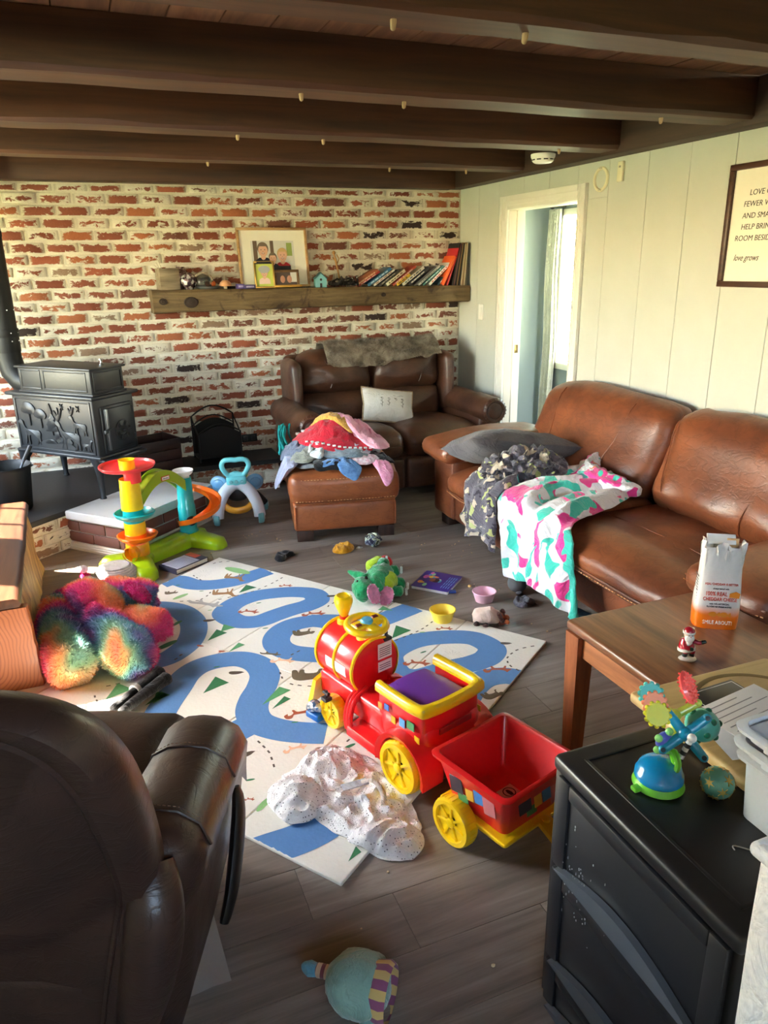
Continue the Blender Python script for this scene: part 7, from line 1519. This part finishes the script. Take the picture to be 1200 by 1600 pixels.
q = M(); q.tube(spline([(.012,-.03,.050),(.010,-.034,.070),(.012,-.02,.085),(.018,-.01,.07),(.02,-.02,.05)],4),.006,8); q.build('bracket', S_lime, ck_)
hub = Vector((.034,-.018,.118)); q = M(); q.tube([(.016,-.026,.060),tuple(hub+Vector((0,-.016,0)))],.0058,12); q.ball(tuple(hub+Vector((0,-.018,.002))),.009,12,8); axo = q.build('axle_rod', S_bwk, ck_)
q = M(); a, b = Vector((.016,-.026,.060)), hub+Vector((0,-.016,0))
for k in range(3): p = a.lerp(b,.12+.28*k); p2 = a.lerp(b,.26+.28*k); q.tube([p,p2],.0062,12)
q.build('black_band', T_dk, axo)
def armx(c, R1, n_, mt_, rz0, r, axis_tilt, par, name):
    q = M(); T = Matrix.Translation(c) @ Vector((-.52,-.68,.52)).to_track_quat('Z','Y').to_matrix().to_4x4(); tips = []
    for k in range(n_):
        a = R_(rz0+k*360/n_); e = Vector((R1*math.cos(a),R1*math.sin(a),0)); q.tube([(0,0,0),tuple(e*.5),tuple(e)],[r*1.2,r*1.1,r],10,T=T,flat=.7); q.ball(tuple(T @ e),r*1.05,10,8); tips.append(T @ e)
    q.ball(tuple(c),r*1.7,12,8); return q.build(name, mt_, par), tips, T
x1, tips, T1 = armx(hub, .052, 4, S_trq, 42, .0085, (-10,0,12), ck_, 'cross_arm')
for p in tips: q = M(); q.lathe([(0,.0105),(.0045,.010),(.005,.006)],12,T=Matrix.Translation(p) @ T1.to_3x3().to_4x4()); q.build('tip_hole', plain('hole dark',(14,40,50),.5), x1)
hub2 = hub+Vector((.016,.045,.010)); x2, tips2, T2 = armx(hub2, .05, 3, S_olv, 35, .0075, (-10,0,12), ck_, 'rear_arm')
def gear(c, R1, n_, th, T, mt_, name):
    q = M(); q.lathe([(0,-th/2),(R1*.8,-th/2),(R1*.86,0),(R1*.8,th/2),(0,th/2)],24,T=Matrix.Translation(c) @ T)
    for k in range(n_): a = 2*math.pi*k/n_; q.ball(tuple(Matrix.Translation(c) @ T @ Vector((R1*.84*math.cos(a),R1*.84*math.sin(a),0))),(R1*.2,R1*.2,th*.7) if False else R1*.19,8,6)
    return q.build(name, mt_, ck_)
Rg = T1.to_3x3().to_4x4()
top = (tips[1]+tips2[1])/2
tl_ = min(tips, key=lambda p: p.x - p.z*2)
P_ = hub + Vector((-.046,.030,.050))
gear(P_+Vector((-.002,-.004,-.010)), .026, 12, .010, Rg, S_yel, 'yellow_gear'); gear(P_+Vector((.002,.010,.004)), .025, 12, .010, Rg, S_pch, 'peach_gear'); gear(P_+Vector((.004,.024,.016)), .025, 12, .010, Rg, S_sea, 'teal_gear')
q = M(); Tm = Matrix.Translation(hub+Vector((.046,.050,.062))) @ Rg @ TM((0,0,0),0,58,20); q.lathe([(0,-.007),(.022,-.006),(.027,0),(.022,.006),(0,.007)],24,T=Tm @ TM((0,0,0),0,0,0,(1,1.25,1)))
for k in range(40): a = k*2.4; r = .0038*math.sqrt(k); 
q2 = M(); q2.v, q2.f, q2.m = q.v, q.f, q.m
for k in range(44):
    a = k*2.4; r = .0038*math.sqrt(k)
    for s in (-1,1): q2.ball(tuple(Tm @ Vector((r*math.cos(a),r*1.25*math.sin(a),s*.0068))),.0023,6,4)
q2.build('coral_teether', S_cor, ck_)
q = M(); cbl = hub+Vector((.066,.022,-.012)); q.ball(tuple(cbl),.033,24,16); sb_ = q.build('spotted_ball', S_sea, ck_)
q = M()
for k in range(14):
    z = 1-2*(k+.5)/14; r = math.sqrt(1-z*z); a = k*2.4; d = Vector((r*math.cos(a),r*math.sin(a),z)); q.ball(tuple(cbl+d*.0305),(.0072,.0072,.0072),10,6)
q.build('ball_spot', plastic('spot green',(12,112,84)), sb_)['kind'] = 'stuff'
q = M(); c0 = hub+Vector((-.030,.02,-.020)); q.ball(tuple(c0),(.018,.012,.02),14,10); q.build('indigo_drum', plastic('indigo',(86,96,200)), ck_); q = M()
for k in range(5): a = k*1.256; q.ball(tuple(c0+Vector((.022*math.cos(a),-.004,.022*math.sin(a)))),.008,8,6)
q.build('green_knob', plastic('knob green',(140,216,120)), ck_)['kind'] = 'stuff'
sbk = thing('star_egg','sea green egg shaped ball covered with gold stars next to the spinner base','ball',(.981,.825,.6505)); sbk.scale = (.87,.87,.87); q = M(); q.ball((0,0,.034),(.034,.034,.034),26,18,fn=lambda d:1+.05*d.z); so2 = q.build('egg', plastic('dusty sea green',(104,172,160),.3), sbk)
q = M()
for k in range(16):
    z = 1-2*(k+.5)/16; r = math.sqrt(1-z*z); a = k*2.4; d = Vector((r*math.cos(a),r*math.sin(a),z)); Tq = Matrix.Translation(Vector((0,0,.034))+d*.0333*(1+.05*d.z)) @ d.to_track_quat('Z','Y').to_matrix().to_4x4()
    st_p = [((.0125 if i%2==0 else .0042)*math.cos(i*math.pi/6+k),(.0125 if i%2==0 else .0042)*math.sin(i*math.pi/6+k)) for i in range(12)]; q.prism(st_p,-.001,.0008,T=Tq)
q.build('gold_star', plain('matt gold',(206,178,98),.35,.5), so2)['kind'] = 'stuff'
tb = thing('plastic_tub','clear plastic tub with stacked frosted lids at the right edge of the drawers','tub',(1.045,.717,.6505),0); tb.scale = (.86,.86,.86)
M_clear = glass('frosted clear plastic',(232,238,246),.35,.3)
q = M(); tub(q,.068,.068,.076,.076,.0,.15,.003,.02); q.build('tub_body', M_clear, tb, True, 50)
for z in (.15,.185): q = M(); tub(q,.078,.078,.084,.084,z,z+.03,.004,.026); q.bev(-.092,-.080,-.02,.02,z+.004,z+.024,.003); q.build('lid', M_clear, tb, True, 50)
q = M(); q.rbox(0,0,.205,.15,.15,.014,.006,2); q.build('lid_top', M_clear, tb)
rr = random.Random(3)
for k in range(9): q = M(); q.ball((rr.uniform(-.04,.04),rr.uniform(-.04,.04),.02+.012*k),(.022,.018,.012),10,6); q.build('tub_content', plain('content %d'%k,[(238,130,60),(236,206,60),(120,150,230),(240,150,180)][k%4],.4), tb)
